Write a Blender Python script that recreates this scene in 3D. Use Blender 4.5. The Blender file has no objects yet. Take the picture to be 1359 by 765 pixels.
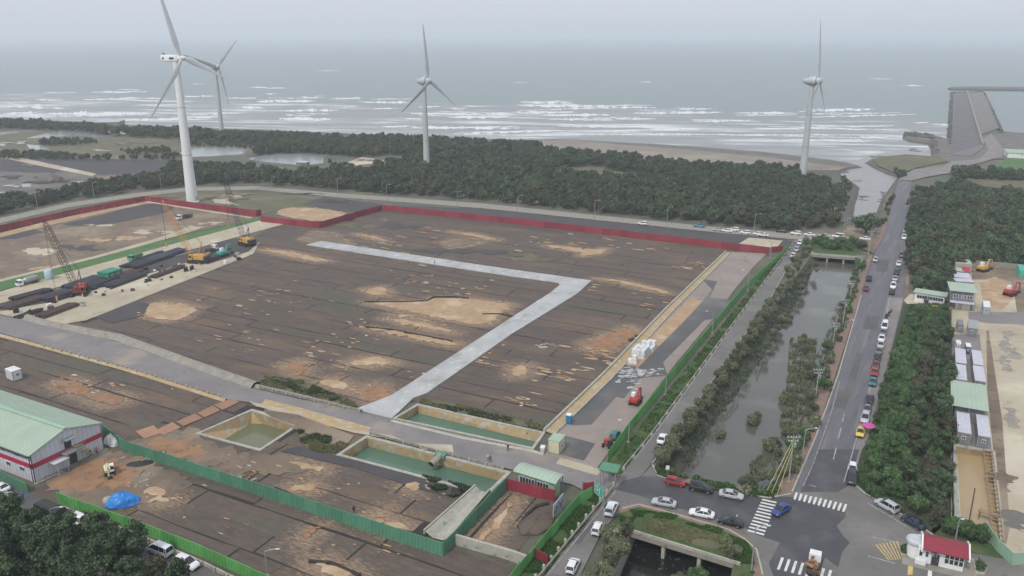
import bpy, bmesh, math, random
from mathutils import Vector, Matrix, geometry as geo
from mathutils import noise as mnoise
random.seed(7)
C = bpy.context.scene.collection
sc = bpy.context.scene
PI = math.pi
# ------------------------------------------------------------------ camera, world, sun, exposure
F, HY, CX, CY, HCAM = 1080.0, 44.0, 679.5, 382.5, 85.0     # in pixels of the 1359 px wide photograph
PITCH = math.atan((CY - HY) / F)
cam = bpy.data.cameras.new('camera'); cam.sensor_width = 36; cam.lens = F / 1359 * 36
cam.clip_start = 0.5; cam.clip_end = 60000
co = bpy.data.objects.new('camera', cam); C.objects.link(co); co.location = (0, 0, HCAM)
co.rotation_euler = (PI / 2 - PITCH, 0, 0); sc.camera = co
SUN_EL, SUN_AZ = math.radians(52), math.radians(215)       # azimuth clockwise from +Y
w = bpy.data.worlds.new('World'); sc.world = w; w.use_nodes = True
nt = w.node_tree; nt.nodes.clear()
sky = nt.nodes.new('ShaderNodeTexSky'); sky.sky_type = 'NISHITA'; sky.sun_disc = False
sky.sun_elevation = SUN_EL; sky.sun_rotation = SUN_AZ; sky.dust_density = 3.0; sky.air_density = 1.0
hs = nt.nodes.new('ShaderNodeHueSaturation'); hs.inputs['Saturation'].default_value = 0.35
mx = nt.nodes.new('ShaderNodeMix'); mx.data_type = 'RGBA'; mx.inputs[0].default_value = 0.72   # the cloud layer
mx.inputs['B'].default_value = (5.7, 6.15, 6.95, 1)
bg = nt.nodes.new('ShaderNodeBackground'); bg.inputs[1].default_value = 0.118
out = nt.nodes.new('ShaderNodeOutputWorld')
nt.links.new(sky.outputs[0], hs.inputs['Color']); nt.links.new(hs.outputs[0], mx.inputs['A'])
nt.links.new(mx.outputs['Result'], bg.inputs[0]); nt.links.new(bg.outputs[0], out.inputs[0])
sl = bpy.data.lights.new('sun', 'SUN'); sl.energy = 1.8; sl.angle = math.radians(10); sl.color = (1, .965, .92)
so = bpy.data.objects.new('sun', sl); C.objects.link(so)
sd = Vector((math.sin(SUN_AZ) * math.cos(SUN_EL), math.cos(SUN_AZ) * math.cos(SUN_EL), math.sin(SUN_EL)))
so.rotation_euler = sd.to_track_quat('Z', 'Y').to_euler(); so.location = (0, 0, 300)
sc.view_settings.view_transform = 'Standard'; sc.view_settings.look = 'None'
sc.view_settings.exposure = 0.25
sc.cycles.volume_bounces = 2; sc.view_settings.gamma = 1.0; sc.view_settings.use_curve_mapping = False
# ------------------------------------------------------------------ pixel <-> place
def G(px, py, z=0.0):
    """point of the photograph -> where its ray meets height z"""
    u = (px - CX) / F; v = (CY - py) / F
    dy = math.cos(PITCH) + v * math.sin(PITCH); dz = -math.sin(PITCH) + v * math.cos(PITCH)
    t = (z - HCAM) / dz
    return Vector((u * t, dy * t, z))
def proj(p):
    d = p[1] * math.cos(PITCH) - (p[2] - HCAM) * math.sin(PITCH)
    return CX + F * p[0] / d, CY - F * (p[1] * math.sin(PITCH) + (p[2] - HCAM) * math.cos(PITCH)) / d
def Gs(pts, z=0.0): return [G(a, b, z) for a, b in pts]
def hgt(base, ytop):
    """height of an upright thing with its foot at pixel base and its top at row ytop"""
    b = G(*base); lo, hi = 0, 120
    for _ in range(40):
        m = (lo + hi) / 2
        if proj((b.x, b.y, m))[1] > ytop: lo = m
        else: hi = m
    return lo
def ang(a, b):
    A, B = G(*a), G(*b); return math.atan2(B.y - A.y, B.x - A.x)
def inpoly(x, y, P):
    r = False; j = len(P) - 1
    for i in range(len(P)):
        xi, yi, xj, yj = P[i][0], P[i][1], P[j][0], P[j][1]
        if (yi > y) != (yj > y) and x < (xj - xi) * (y - yi) / (yj - yi) + xi: r = not r
        j = i
    return r
# ------------------------------------------------------------------ materials
MATS = {}
def mat(name, c1, c2=None, scale=1.0, rough=0.85, bump=0.0, detail=6, spots=None, spec=None, rand=0.0, metal=0.0,
        bscale=None, contrast=(0.35, 0.65), stretch=None, trans=0.0, island=0.0, dirt=None, tears=None):
    if name in MATS: return MATS[name]
    m = bpy.data.materials.new(name); m.use_nodes = True; n = m.node_tree; N = n.nodes; Lk = n.links
    b = N['Principled BSDF']; b.inputs['Roughness'].default_value = rough; b.inputs['Metallic'].default_value = metal
    if spec is not None: b.inputs['Specular IOR Level'].default_value = spec
    col = None
    if c2 or bump or spots or dirt:
        tc = N.new('ShaderNodeTexCoord'); src = tc.outputs['Object']
        if stretch:
            mp = N.new('ShaderNodeMapping'); mp.inputs['Rotation'].default_value = (0, 0, stretch[2])
            mp.inputs['Scale'].default_value = (stretch[0], stretch[1], 1)
            # rotate first, then scale
            mp0 = N.new('ShaderNodeMapping'); mp0.inputs['Rotation'].default_value = (0, 0, -stretch[2])
            mp.inputs['Rotation'].default_value = (0, 0, 0)
            Lk.new(src, mp0.inputs[0]); Lk.new(mp0.outputs[0], mp.inputs[0]); src = mp.outputs[0]
    rgb = N.new('ShaderNodeRGB'); rgb.outputs[0].default_value = (*c1, 1); col = rgb.outputs[0]
    def noise_mask(sc_, lo, hi, det=detail, src_=None):
        t = N.new('ShaderNodeTexNoise'); t.inputs['Scale'].default_value = sc_; t.inputs['Detail'].default_value = det
        t.inputs['Roughness'].default_value = .62
        Lk.new(src_ or src, t.inputs['Vector'])
        r = N.new('ShaderNodeMapRange'); r.inputs[1].default_value = lo; r.inputs[2].default_value = hi
        Lk.new(t.outputs['Fac'], r.inputs[0]); return r.outputs[0], t
    def mixc(a, bcol, f):
        x = N.new('ShaderNodeMix'); x.data_type = 'RGBA'; Lk.new(a, x.inputs['A'])
        x.inputs['B'].default_value = (*bcol, 1)
        if isinstance(f, float): x.inputs[0].default_value = f
        else: Lk.new(f, x.inputs[0])
        return x.outputs['Result']
    if c2:
        f, t = noise_mask(scale, contrast[0], contrast[1]); col = mixc(col, c2, f)
    for s in (spots or []):       # (colour, scale, lo, hi)
        f, t = noise_mask(s[1], s[2], s[3]); col = mixc(col, s[0], f)
    if tears:        # sand showing through worn threads: short streaks along the cloth, in loose fields
        def noise_at(sx, sy, lo, hi, det):
            a_ = N.new('ShaderNodeMapping'); a_.inputs['Rotation'].default_value = (0, 0, -tears[1]); Lk.new(tc.outputs['Object'], a_.inputs[0])
            b_ = N.new('ShaderNodeMapping'); b_.inputs['Scale'].default_value = (sx, sy, 1); Lk.new(a_.outputs[0], b_.inputs[0])
            return noise_mask(1, lo, hi, det, b_.outputs[0])[0]
        f1 = noise_at(.35, 1.6, .57, .66, 5); f2 = noise_at(.016, .03, .52, .66, 4)
        mm = N.new('ShaderNodeMath'); mm.operation = 'MULTIPLY'; Lk.new(f1, mm.inputs[0]); Lk.new(f2, mm.inputs[1])
        m2 = N.new('ShaderNodeMath'); m2.operation = 'MULTIPLY'; Lk.new(mm.outputs[0], m2.inputs[0]); m2.inputs[1].default_value = .45
        col = mixc(col, tears[0], m2.outputs[0])
        f3 = noise_at(.02, .045, .55, .72, 5); m3 = N.new('ShaderNodeMath'); m3.operation = 'MULTIPLY'; Lk.new(f3, m3.inputs[0]); m3.inputs[1].default_value = .45
        col = mixc(col, (.19, .125, .078), m3.outputs[0])
        at_ = N.new('ShaderNodeAttribute'); at_.attribute_name = 'dust'       # soil trodden and blown out from the bare patches
        f4, t4 = noise_mask(.8, .3, .7); ad = N.new('ShaderNodeMath'); ad.operation = 'ADD'; Lk.new(at_.outputs['Fac'], ad.inputs[0]); Lk.new(f4, ad.inputs[1])
        r4 = N.new('ShaderNodeMapRange'); r4.inputs[1].default_value = .95; r4.inputs[2].default_value = 1.55; r4.inputs[4].default_value = .85; Lk.new(ad.outputs[0], r4.inputs[0])
        col = mixc(col, (.29, .20, .125), r4.outputs[0])
    if rand or island:
        fac = None
        if rand:
            oi = N.new('ShaderNodeObjectInfo'); fac = oi.outputs['Random']; amt = rand
        hv = N.new('ShaderNodeHueSaturation')
        if rand:
            r = N.new('ShaderNodeMapRange'); r.inputs[3].default_value = 1 - rand; r.inputs[4].default_value = 1 + rand
            Lk.new(fac, r.inputs[0]); v = r.outputs[0]
        if island:
            g = N.new('ShaderNodeNewGeometry'); r2 = N.new('ShaderNodeMapRange')
            r2.inputs[3].default_value = 1 - island; r2.inputs[4].default_value = 1 + island
            Lk.new(g.outputs['Random Per Island'], r2.inputs[0])
            if rand:
                mu = N.new('ShaderNodeMath'); mu.operation = 'MULTIPLY'; Lk.new(v, mu.inputs[0]); Lk.new(r2.outputs[0], mu.inputs[1]); v = mu.outputs[0]
            else: v = r2.outputs[0]
        Lk.new(v, hv.inputs['Value']); Lk.new(col, hv.inputs['Color']); col = hv.outputs[0]
    Lk.new(col, b.inputs['Base Color'])
    if bump:
        t = N.new('ShaderNodeTexNoise'); t.inputs['Scale'].default_value = bscale or scale * 4; t.inputs['Detail'].default_value = 5
        Lk.new(src, t.inputs['Vector']); bp = N.new('ShaderNodeBump'); bp.inputs['Strength'].default_value = min(1, bump)
        bp.inputs['Distance'].default_value = max(.02, .3 * bump); Lk.new(t.outputs['Fac'], bp.inputs['Height']); Lk.new(bp.outputs[0], b.inputs['Normal'])
    MATS[name] = m; return m
UDIR = ang((510, 278), (960, 330))         # the way the ground covers run
P = mat
M_ground = P('rough ground', (.12, .11, .082), (.078, .085, .056), .05, bump=.5, bscale=.8, spots=[((.17, .145, .11), .018, .5, .62), ((.05, .07, .035), .3, .5, .7)])
M_fieldbase = P('black netting', (.022, .018, .016), (.035, .028, .023), .5)
M_bankshade = P('muddy bank with painted shade', (.055, .055, .042), (.08, .075, .055), .4, bump=.6, spots=[((.06, .085, .04), .2, .5, .65)])  # shade on the canal slope is put into this dark bank colour
M_cover = P('brown ground netting', (.108, .081, .066), (.076, .058, .048), .25, rough=.9, bump=.25, bscale=1.2, rand=.07, tears=((.36, .255, .155), UDIR),
            spots=[((.14, .095, .062), .035, .52, .68), ((.075, .08, .052), .022, .54, .7), ((.17, .135, .105), 1.1, .62, .74)], stretch=(1, 3, UDIR))
M_sand = P('bare sand', (.40, .275, .165), (.31, .205, .115), .35, bump=.4, bscale=1.5, spots=[((.46, .35, .235), .12, .52, .66)])
M_sand_o = P('orange soil', (.32, .17, .085), (.21, .12, .07), .3, bump=.5, bscale=1.2, spots=[((.12, .08, .055), .5, .56, .7)])
M_sandpale = P('pale compacted sand', (.44, .385, .28), (.34, .285, .205), .06, bump=.3, spots=[((.27, .23, .175), .3, .54, .72), ((.50, .45, .35), .03, .5, .62)])
M_roadconc = P('lilac grey concrete road', (.215, .195, .19), (.165, .15, .148), .12, rough=.7, bump=.08, bscale=4, spots=[((.30, .25, .20), .05, .56, .68), ((.11, .10, .10), .4, .6, .75)])
M_white = P('pale new concrete', (.42, .425, .42), (.33, .335, .33), .12, rough=.8, spots=[((.52, .53, .52), .4, .57, .68), ((.27, .25, .22), .18, .56, .7), ((.24, .23, .22), 1.1, .62, .74)])
M_street = P('pale street asphalt', (.155, .145, .135), (.125, .118, .11), .15, rough=.75, bump=.08, bscale=6, spots=[((.19, .175, .16), .05, .5, .65), ((.085, .08, .08), .5, .6, .75)])
M_tanc = P('tan concrete paving', (.27, .22, .195), (.22, .185, .165), .1, rough=.75, bump=.06, bscale=5, spots=[((.28, .24, .205), .04, .5, .65), ((.12, .11, .105), .3, .58, .72)])
M_asph = P('worn asphalt', (.098, .094, .096), (.075, .073, .077), .2, rough=.75, bump=.08, bscale=6, spots=[((.15, .14, .13), .05, .5, .65), ((.06, .06, .062), .6, .62, .75)])
M_asphroad = P('lilac asphalt', (.125, .118, .13), (.10, .096, .108), .15, rough=.62, bump=.06, bscale=6, stretch=(.12, 2.2, ang((1100, 550), (1170, 380))), spots=[((.165, .155, .16), .25, .52, .66), ((.065, .062, .07), .9, .58, .70)])
M_asphdark = P('fresh dark asphalt', (.062, .06, .066), (.05, .049, .054), .3, rough=.6, bump=.06, bscale=6, spots=[((.085, .083, .086), .12, .5, .65)])
M_conc = P('old concrete', (.29, .265, .22), (.22, .205, .175), .5, bump=.15, spots=[((.13, .125, .10), .8, .56, .7)])
M_concw = P('weathered pale concrete', (.40, .385, .33), (.31, .30, .25), .6, bump=.15, spots=[((.16, .17, .12), .7, .58, .72)])
M_bank = P('ochre stained concrete', (.42, .30, .15), (.34, .255, .145), .35, bump=.2, spots=[((.40, .36, .29), .5, .52, .62), ((.20, .15, .08), .9, .6, .72)])
M_paint = P('white road paint', (.62, .62, .60), (.42, .42, .40), 1.6, rough=.7, contrast=(.5, .7))
M_painty = P('yellow road paint', (.55, .40, .14), (.38, .29, .14), 1.6, rough=.7, contrast=(.5, .7))
M_brick = P('red paving', (.24, .155, .115), (.17, .12, .095), .8, bump=.15, spots=[((.13, .12, .09), .3, .56, .7)])
M_grass = P('grass', (.055, .10, .026), (.035, .068, .02), .6, rough=1, bump=.8, bscale=3, spots=[((.10, .115, .045), .16, .54, .68)])
M_grassb = P('bright turf', (.075, .16, .05), (.055, .12, .038), .3, rough=1, bump=.5, bscale=2, spots=[((.12, .14, .06), .1, .55, .7)])
M_grassdry = P('dry grass', (.135, .122, .07), (.092, .094, .052), .09, rough=1, bump=.6, bscale=1.5, spots=[((.19, .16, .10), .04, .55, .68)])
M_dirt = P('brown dirt', (.185, .135, .092), (.13, .10, .075), .1, bump=.6, bscale=1, spots=[((.25, .195, .14), .035, .5, .6), ((.21, .15, .10), .15, .54, .64), ((.075, .062, .048), .25, .58, .7)])
M_mud = P('grey mud', (.15, .135, .12), (.11, .10, .09), .06, bump=.5, bscale=.6, spots=[((.20, .185, .16), .1, .55, .66)])
M_dark = P('dark gravel', (.065, .058, .06), (.05, .045, .048), .1, bump=.3, bscale=1)
M_rock = P('shore rock', (.11, .10, .09), (.07, .065, .06), .2, bump=1, bscale=.5)
M_beach = P('grey beach sand', (.24, .205, .165), (.19, .165, .14), .02, bump=.2, bscale=.2, spots=[((.30, .26, .20), .015, .5, .62)])
M_pier = P('pier paving', (.17, .155, .16), (.13, .12, .125), .05, stretch=(5, .3, math.radians(12)), rough=.8)
def flat(name, c, rough=.5, metal=0.0, spec=None, wear=None):
    return mat(name, c, wear or tuple(x * .82 for x in c), 1.3, rough=rough, metal=metal, spec=spec)
M_tyre = flat('tyre rubber', (.02, .02, .02), .9); M_rim = flat('rim metal', (.35, .35, .36), .4, .6)
M_glass = flat('car glass', (.015, .02, .025), .08, spec=.8)
M_pane = flat('window glass', (.03, .045, .05), .1, spec=.8)
M_lamp = flat('lamp glass', (.6, .6, .58), .2); M_red = flat('tail lamp red', (.3, .02, .02), .3)
M_black = flat('black plastic', (.018, .018, .02), .6)
M_steel = flat('galvanised steel', (.33, .34, .35), .45, .3); M_steeld = flat('dark steel', (.05, .05, .06), .6, .2)
M_rust = P('rusty steel', (.10, .06, .05), (.06, .045, .045), .6, rough=.8)
M_pole = P('pole concrete', (.36, .35, .33), (.28, .27, .25), 1.5)
M_wood = P('timber', (.30, .21, .12), (.22, .15, .09), 2.0)
M_trunk = P('bark', (.11, .085, .06), (.07, .055, .04), 3, bump=.4)
M_redh = P('crimson sheet metal', (.28, .032, .052), (.21, .027, .042), .35, rough=.6, rand=.2, spots=[((.34, .11, .11), .3, .55, .7), ((.16, .05, .05), .9, .6, .72)])
M_greenh = P('sage green sheet metal', (.085, .235, .15), (.07, .20, .125), .4, rough=.6, rand=.14, spots=[((.13, .25, .18), .3, .55, .7), ((.10, .13, .09), .9, .6, .74)])
M_greenb = P('vivid green mesh', (.11, .35, .095), (.085, .28, .07), .4, rough=.7, rand=.16, spots=[((.14, .30, .12), .3, .52, .7)])
M_greenl = P('mint painted metal', (.30, .44, .32), (.26, .39, .28), .2, rough=.5, spots=[((.36, .48, .38), .35, .58, .7)])
M_greenl2 = P('pale mint roof', (.35, .43, .34), (.31, .39, .305), .2, rough=.5)
M_wallw = P('off white cladding', (.58, .58, .62), (.52, .52, .56), .3, rough=.55, spots=[((.42, .42, .42), .8, .62, .75)])
M_whitep = P('white paint', (.74, .74, .73), (.62, .62, .61), .5, rough=.45)
M_cream = P('cream cladding', (.58, .56, .38), (.5, .49, .33), .6)
M_crim = P('crimson paint', (.42, .02, .06), (.36, .018, .05), .6, rough=.5)
M_orange = P('machine orange', (.62, .27, .05), (.52, .22, .045), .8, rough=.5)
M_redm = P('machine red', (.36, .04, .03), (.28, .035, .03), .8, rough=.5)
M_yell = P('machine yellow', (.58, .33, .07), (.45, .25, .06), .8, rough=.5)
M_tarp = P('blue tarpaulin', (.02, .22, .62), (.015, .17, .52), .8, rough=.4, bump=.6, bscale=1.5)
M_turb = P('turbine white', (.70, .71, .70), (.64, .65, .64), .12, rough=.45)
M_turbg = P('turbine grey', (.46, .48, .47), (.40, .42, .41), .12, rough=.45)
M_dkgreen = P('army green', (.035, .05, .04), (.028, .04, .034), .8)
# ------------------------------------------------------------------ object helpers
def tag(o, label=None, cat=None, group=None, kind=None):
    if label: o['label'] = label
    if cat: o['category'] = cat
    if group: o['group'] = group
    if kind: o['kind'] = kind
    return o
def thing(name, label, cat, loc=(0, 0, 0), rotz=0, group=None):
    o = bpy.data.objects.new(name, None); C.objects.link(o); o.empty_display_size = .5
    o.location = loc; o.rotation_euler = (0, 0, rotz); return tag(o, label, cat, group)
class MB:
    def __init__(s): s.v = []; s.f = []; s.m = []
    def add(s, vs, fs, mi=0):
        b = len(s.v); s.v += [tuple(x) for x in vs]; s.f += [tuple(b + i for i in f) for f in fs]; s.m += [mi] * len(fs); return s
    def box(s, c, d, rz=0, mi=0, M=None):
        x, y, z = d[0] / 2, d[1] / 2, d[2] / 2; R = Matrix.Rotation(rz, 3, 'Z') if M is None else M; c = Vector(c)
        vs = [c + R @ Vector(p) for p in ((-x, -y, -z), (x, -y, -z), (x, y, -z), (-x, y, -z), (-x, -y, z), (x, -y, z), (x, y, z), (-x, y, z))]
        return s.add(vs, ((0, 3, 2, 1), (4, 5, 6, 7), (0, 1, 5, 4), (1, 2, 6, 5), (2, 3, 7, 6), (3, 0, 4, 7)), mi)
    def bar(s, p, q, r, n=6, r2=None, mi=0, cap=True):
        p, q = Vector(p), Vector(q); r2 = r if r2 is None else r2; d = (q - p).normalized()
        a = d.orthogonal().normalized(); b = d.cross(a)
        vs = [p + (a * math.cos(2 * PI * i / n) + b * math.sin(2 * PI * i / n)) * r for i in range(n)] + \
             [q + (a * math.cos(2 * PI * i / n) + b * math.sin(2 * PI * i / n)) * r2 for i in range(n)]
        fs = [(i, (i + 1) % n, n + (i + 1) % n, n + i) for i in range(n)]
        if cap: fs += [tuple(range(n - 1, -1, -1)), tuple(range(n, 2 * n))]
        return s.add(vs, fs, mi)
    def lathe(s, prof, n=16, c=(0, 0, 0), mi=0):
        vs = []; fs = []
        for r, z in prof:
            vs += [(c[0] + r * math.cos(2 * PI * i / n), c[1] + r * math.sin(2 * PI * i / n), c[2] + z) for i in range(n)]
        for k in range(len(prof) - 1):
            fs += [(k * n + i, k * n + (i + 1) % n, (k + 1) * n + (i + 1) % n, (k + 1) * n + i) for i in range(n)]
        fs += [tuple(range(n - 1, -1, -1)), tuple(range((len(prof) - 1) * n, len(prof) * n))]
        return s.add(vs, fs, mi)
    def prism(s, pts, z0, z1, mi=0):
        n = len(pts); vs = [(p[0], p[1], z0) for p in pts] + [(p[0], p[1], z1) for p in pts]
        area = sum(pts[i][0] * pts[(i + 1) % n][1] - pts[(i + 1) % n][0] * pts[i][1] for i in range(n))
        side = [(i, (i + 1) % n, n + (i + 1) % n, n + i) if area > 0 else ((i + 1) % n, i, n + i, n + (i + 1) % n) for i in range(n)]
        tri = geo.tessellate_polygon([[Vector((p[0], p[1], 0)) for p in pts]])
        top = []
        for t in tri:
            a, b, c = (pts[i] for i in t)
            cr = (b[0] - a[0]) * (c[1] - a[1]) - (b[1] - a[1]) * (c[0] - a[0])
            top.append(tuple(n + i for i in (t if cr > 0 else t[::-1])))
        return s.add(vs, side + top, mi)
    def side(s, prof, x0, x1, mi=0):
        """profile in y,z pushed along x"""
        n = len(prof); vs = [(x0, a, b) for a, b in prof] + [(x1, a, b) for a, b in prof]
        fs = [(i, (i + 1) % n, n + (i + 1) % n, n + i) for i in range(n)] + [tuple(range(n - 1, -1, -1)), tuple(range(n, 2 * n))]
        return s.add(vs, fs, mi)
    def loft(s, rings, mi=0, cap=True):
        n = len(rings[0]); vs = [p for r in rings for p in r]
        fs = [(k * n + i, k * n + (i + 1) % n, (k + 1) * n + (i + 1) % n, (k + 1) * n + i) for k in range(len(rings) - 1) for i in range(n)]
        if cap: fs += [tuple(range(n - 1, -1, -1)), tuple((len(rings) - 1) * n + i for i in range(n))]
        return s.add(vs, fs, mi)
    def mesh(s, name, mats, smooth=False):
        me = bpy.data.meshes.new(name); me.from_pydata(s.v, [], s.f)
        for m in (mats if isinstance(mats, (list, tuple)) else [mats]): me.materials.append(m)
        if any(s.m): me.polygons.foreach_set('material_index', s.m)
        bm = bmesh.new(); bm.from_mesh(me); bmesh.ops.recalc_face_normals(bm, faces=bm.faces); bm.to_mesh(me); bm.free()
        if smooth:
            me.polygons.foreach_set('use_smooth', [True] * len(me.polygons))
            try: me.set_sharp_from_angle(angle=math.radians(40))
            except Exception: pass
        me.update(); return me
    def build(s, name, mats, parent=None, smooth=False, loc=None, rotz=None, **kw):
        return link(name, s.mesh(name, mats, smooth), parent, loc, rotz, **kw)
def link(name, me, parent=None, loc=None, rotz=None, **kw):
    o = bpy.data.objects.new(name, me); C.objects.link(o)
    if parent: o.parent = parent
    if loc is not None: o.location = loc
    if rotz is not None: o.rotation_euler = (0, 0, rotz)
    return tag(o, **kw)
def dup(root, loc, rotz=0, scale=None, label=None, group=None, cat=None):
    def rec(o, par):
        c = o.copy(); C.objects.link(c); c.parent = par
        for ch in o.children: rec(ch, c)
        return c
    r = rec(root, None); r.location = loc; r.rotation_euler = (0, 0, rotz)
    if scale: r.scale = (scale, scale, scale) if isinstance(scale, (int, float)) else scale
    return tag(r, label, cat, group)
def orient_up(me):
    me.update()
# ------------------------------------------------------------------ flat setting: ground with real openings, sheets laid on it
# openings (pixel outline at ground level, pixel outline of the water, water level)
BASINS = {
 'canal': ([(1084, 328), (1139, 332), (1137, 343), (1134, 365), (1126, 392), (1098, 472), (1060, 575), (1040, 634), (1028, 655), (905, 634), (868, 622), (885, 590), (985, 462), (1030, 402), (1060, 362), (1078, 338)],
           [(1092, 332), (1136, 336), (1133, 350), (1130, 368), (1119, 398), (1090, 478), (1050, 580), (1031, 622), (1008, 640), (930, 628), (918, 612), (935, 580), (1010, 480), (1046, 420), (1072, 375), (1084, 350)], -2.5),
 'canal_lower': ([(836, 706), (846, 685), (984, 725), (973, 749), (968, 800), (960, 900), (790, 900), (815, 760)], [(845, 719), (856, 697), (978, 735), (968, 757), (962, 800), (955, 900), (802, 900), (826, 765)], -3.2),
 'pond_khaki': ([(266, 576), (334, 546.5), (349, 551), (392, 566), (345, 597)], [(298, 584), (333.6, 563), (350, 563), (379, 572), (346, 594.5)], -2.6),
 'pond_middle': ([(453, 604), (487, 582), (672, 629), (645, 655)], [(470, 607), (492, 594), (665, 639), (644, 656)], -2.2),
 'pond_long': ([(526, 556), (555, 539), (719, 576), (706, 595)], [(540, 559), (556, 549), (713, 587), (706, 596)], -1.9),
 'pond_yellow': ([(1268, 593), (1315, 601), (1328, 725), (1275, 705)], [(1271, 603), (1316, 610), (1326, 728), (1277, 706)], -1.6),
 'river': ([(1125, 300), (1127, 285), (1130, 268), (1134, 258), (1136, 246), (1126, 238), (1112, 231), (1112, 226), (1126, 222), (1139, 220), (1153, 215), (1163, 221), (1180, 229), (1196, 234),
            (1187, 246), (1176, 262), (1169, 280), (1166, 303)],
           None, -1.2),
}
HOLES = []
for k, (top, wat, zw) in BASINS.items():
    if k != 'river': HOLES.append(Gs(top))
def cdt(poly, holes, grid=0):
    pts = [Vector((p[0], p[1])) for p in poly]; edges = [(i, (i + 1) % len(pts)) for i in range(len(pts))]
    for h in holes:
        b = len(pts); pts += [Vector((p[0], p[1])) for p in h]; edges += [(b + i, b + (i + 1) % len(h)) for i in range(len(h))]
    v, e, f, *_ = geo.delaunay_2d_cdt(pts, edges, [], 0, 1e-4)
    F_ = []
    for t in f:
        cx = sum(v[i].x for i in t) / 3; cy = sum(v[i].y for i in t) / 3
        if inpoly(cx, cy, poly) and not any(inpoly(cx, cy, h) for h in holes): F_.append(tuple(t))
    return v, F_
LV = [0]
def sheet(name, pix, material, z=None, world=False, holes=True, kind='structure', parent=None, thick=0, **kw):
    poly = pix if world else Gs(pix)
    if z is None: LV[0] += 1; z = .02 + LV[0] * .006
    v, f = cdt(poly, HOLES if holes else [])
    me = bpy.data.meshes.new(name); me.from_pydata([(p.x, p.y, z) for p in v], [], f); me.materials.append(material)
    bm = bmesh.new(); bm.from_mesh(me)
    for fc in bm.faces:
        fc.normal_update()
        if fc.normal.z < 0: fc.normal_flip()
    bm.to_mesh(me); bm.free()
    return link(name, me, parent, kind=kind, **kw)
# the land's outer edge: coast in view, then far out of the frame to both sides and behind the camera
coast = [(-900, 140), (-300, 152), (0, 158), (120, 162), (200, 168), (340, 172), (480, 178), (600, 183), (700, 186), (745, 184.5), (800, 187.5), (870, 191.5), (940, 196), (1010, 201.5), (1060, 207), (1100, 212), (1128, 217), (1139, 220),
         (1126, 222), (1112, 226), (1112, 231), (1126, 238), (1136, 246), (1134, 258), (1130, 268), (1127, 285), (1125, 300),
         (1166, 303), (1169, 280), (1176, 262), (1187, 246), (1196, 234), (1180, 229), (1163, 221), (1153, 215), (1158, 211), (1180, 207), (1205, 205), (1234, 208), (1241, 206), (1240, 198), (1236, 190), (1212, 187), (1202, 183), (1203, 177), (1238, 179), (1248, 183), (1263, 185),
         (1264, 178), (1318, 173), (1345, 176), (1400, 178), (1800, 182)]
land = Gs(coast) + [Vector((2600, 500, 0)), Vector((2600, -500, 0)), Vector((-2600, -500, 0)), Vector((-2600, 1100, 0))]
sheet('ground', land, M_ground, z=0, world=True)
# sloping edge of the land down into the water
mb = MB(); E_ = Gs(coast); cen = Vector((0, 300, 0))
for a, b in zip(E_, E_[1:]):
    d = (b - a); n_ = Vector((-d.y, d.x, 0)).normalized() * 3.5
    mb.add([a, b, b + n_ + Vector((0, 0, -2.2)), a + n_ + Vector((0, 0, -2.2))], [(0, 1, 2, 3)])
mb.build('shore_slope', M_rock, kind='structure')
# ---- water
M_floor = P('leaf litter floor', (.035, .055, .022), (.055, .05, .03), .4, rough=1, bump=.8, bscale=2, spots=[((.03, .07, .02), .2, .5, .65)])
def water(name, c, rough=.12, bscale=.5, bstr=.15, spots=None, c2=None):
    return mat(name, c, c2 or tuple(x * .85 for x in c), .05, rough=rough, bump=bstr, bscale=bscale, spec=.5, spots=spots)
M_canalw = water('grey canal water', (.095, .095, .078), rough=.12, bscale=1.4, bstr=.06, c2=(.07, .072, .062), spots=[((.13, .13, .11), .05, .5, .65)])
M_blackw = water('black water', (.012, .014, .013), rough=.1, spots=[((.09, .09, .08), 1.2, .62, .66)])
M_khaki = water('khaki water', (.14, .15, .085)); M_teal = water('green pond water', (.085, .165, .12)); M_ylw = water('muddy yellow water', (.40, .295, .165), rough=.3, c2=(.36, .26, .14))
M_riverw = water('pale river water', (.26, .25, .235), rough=.35, bscale=.3, c2=(.225, .22, .205)); M_farpond = water('fish pond water', (.27, .29, .29), rough=.2)
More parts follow.
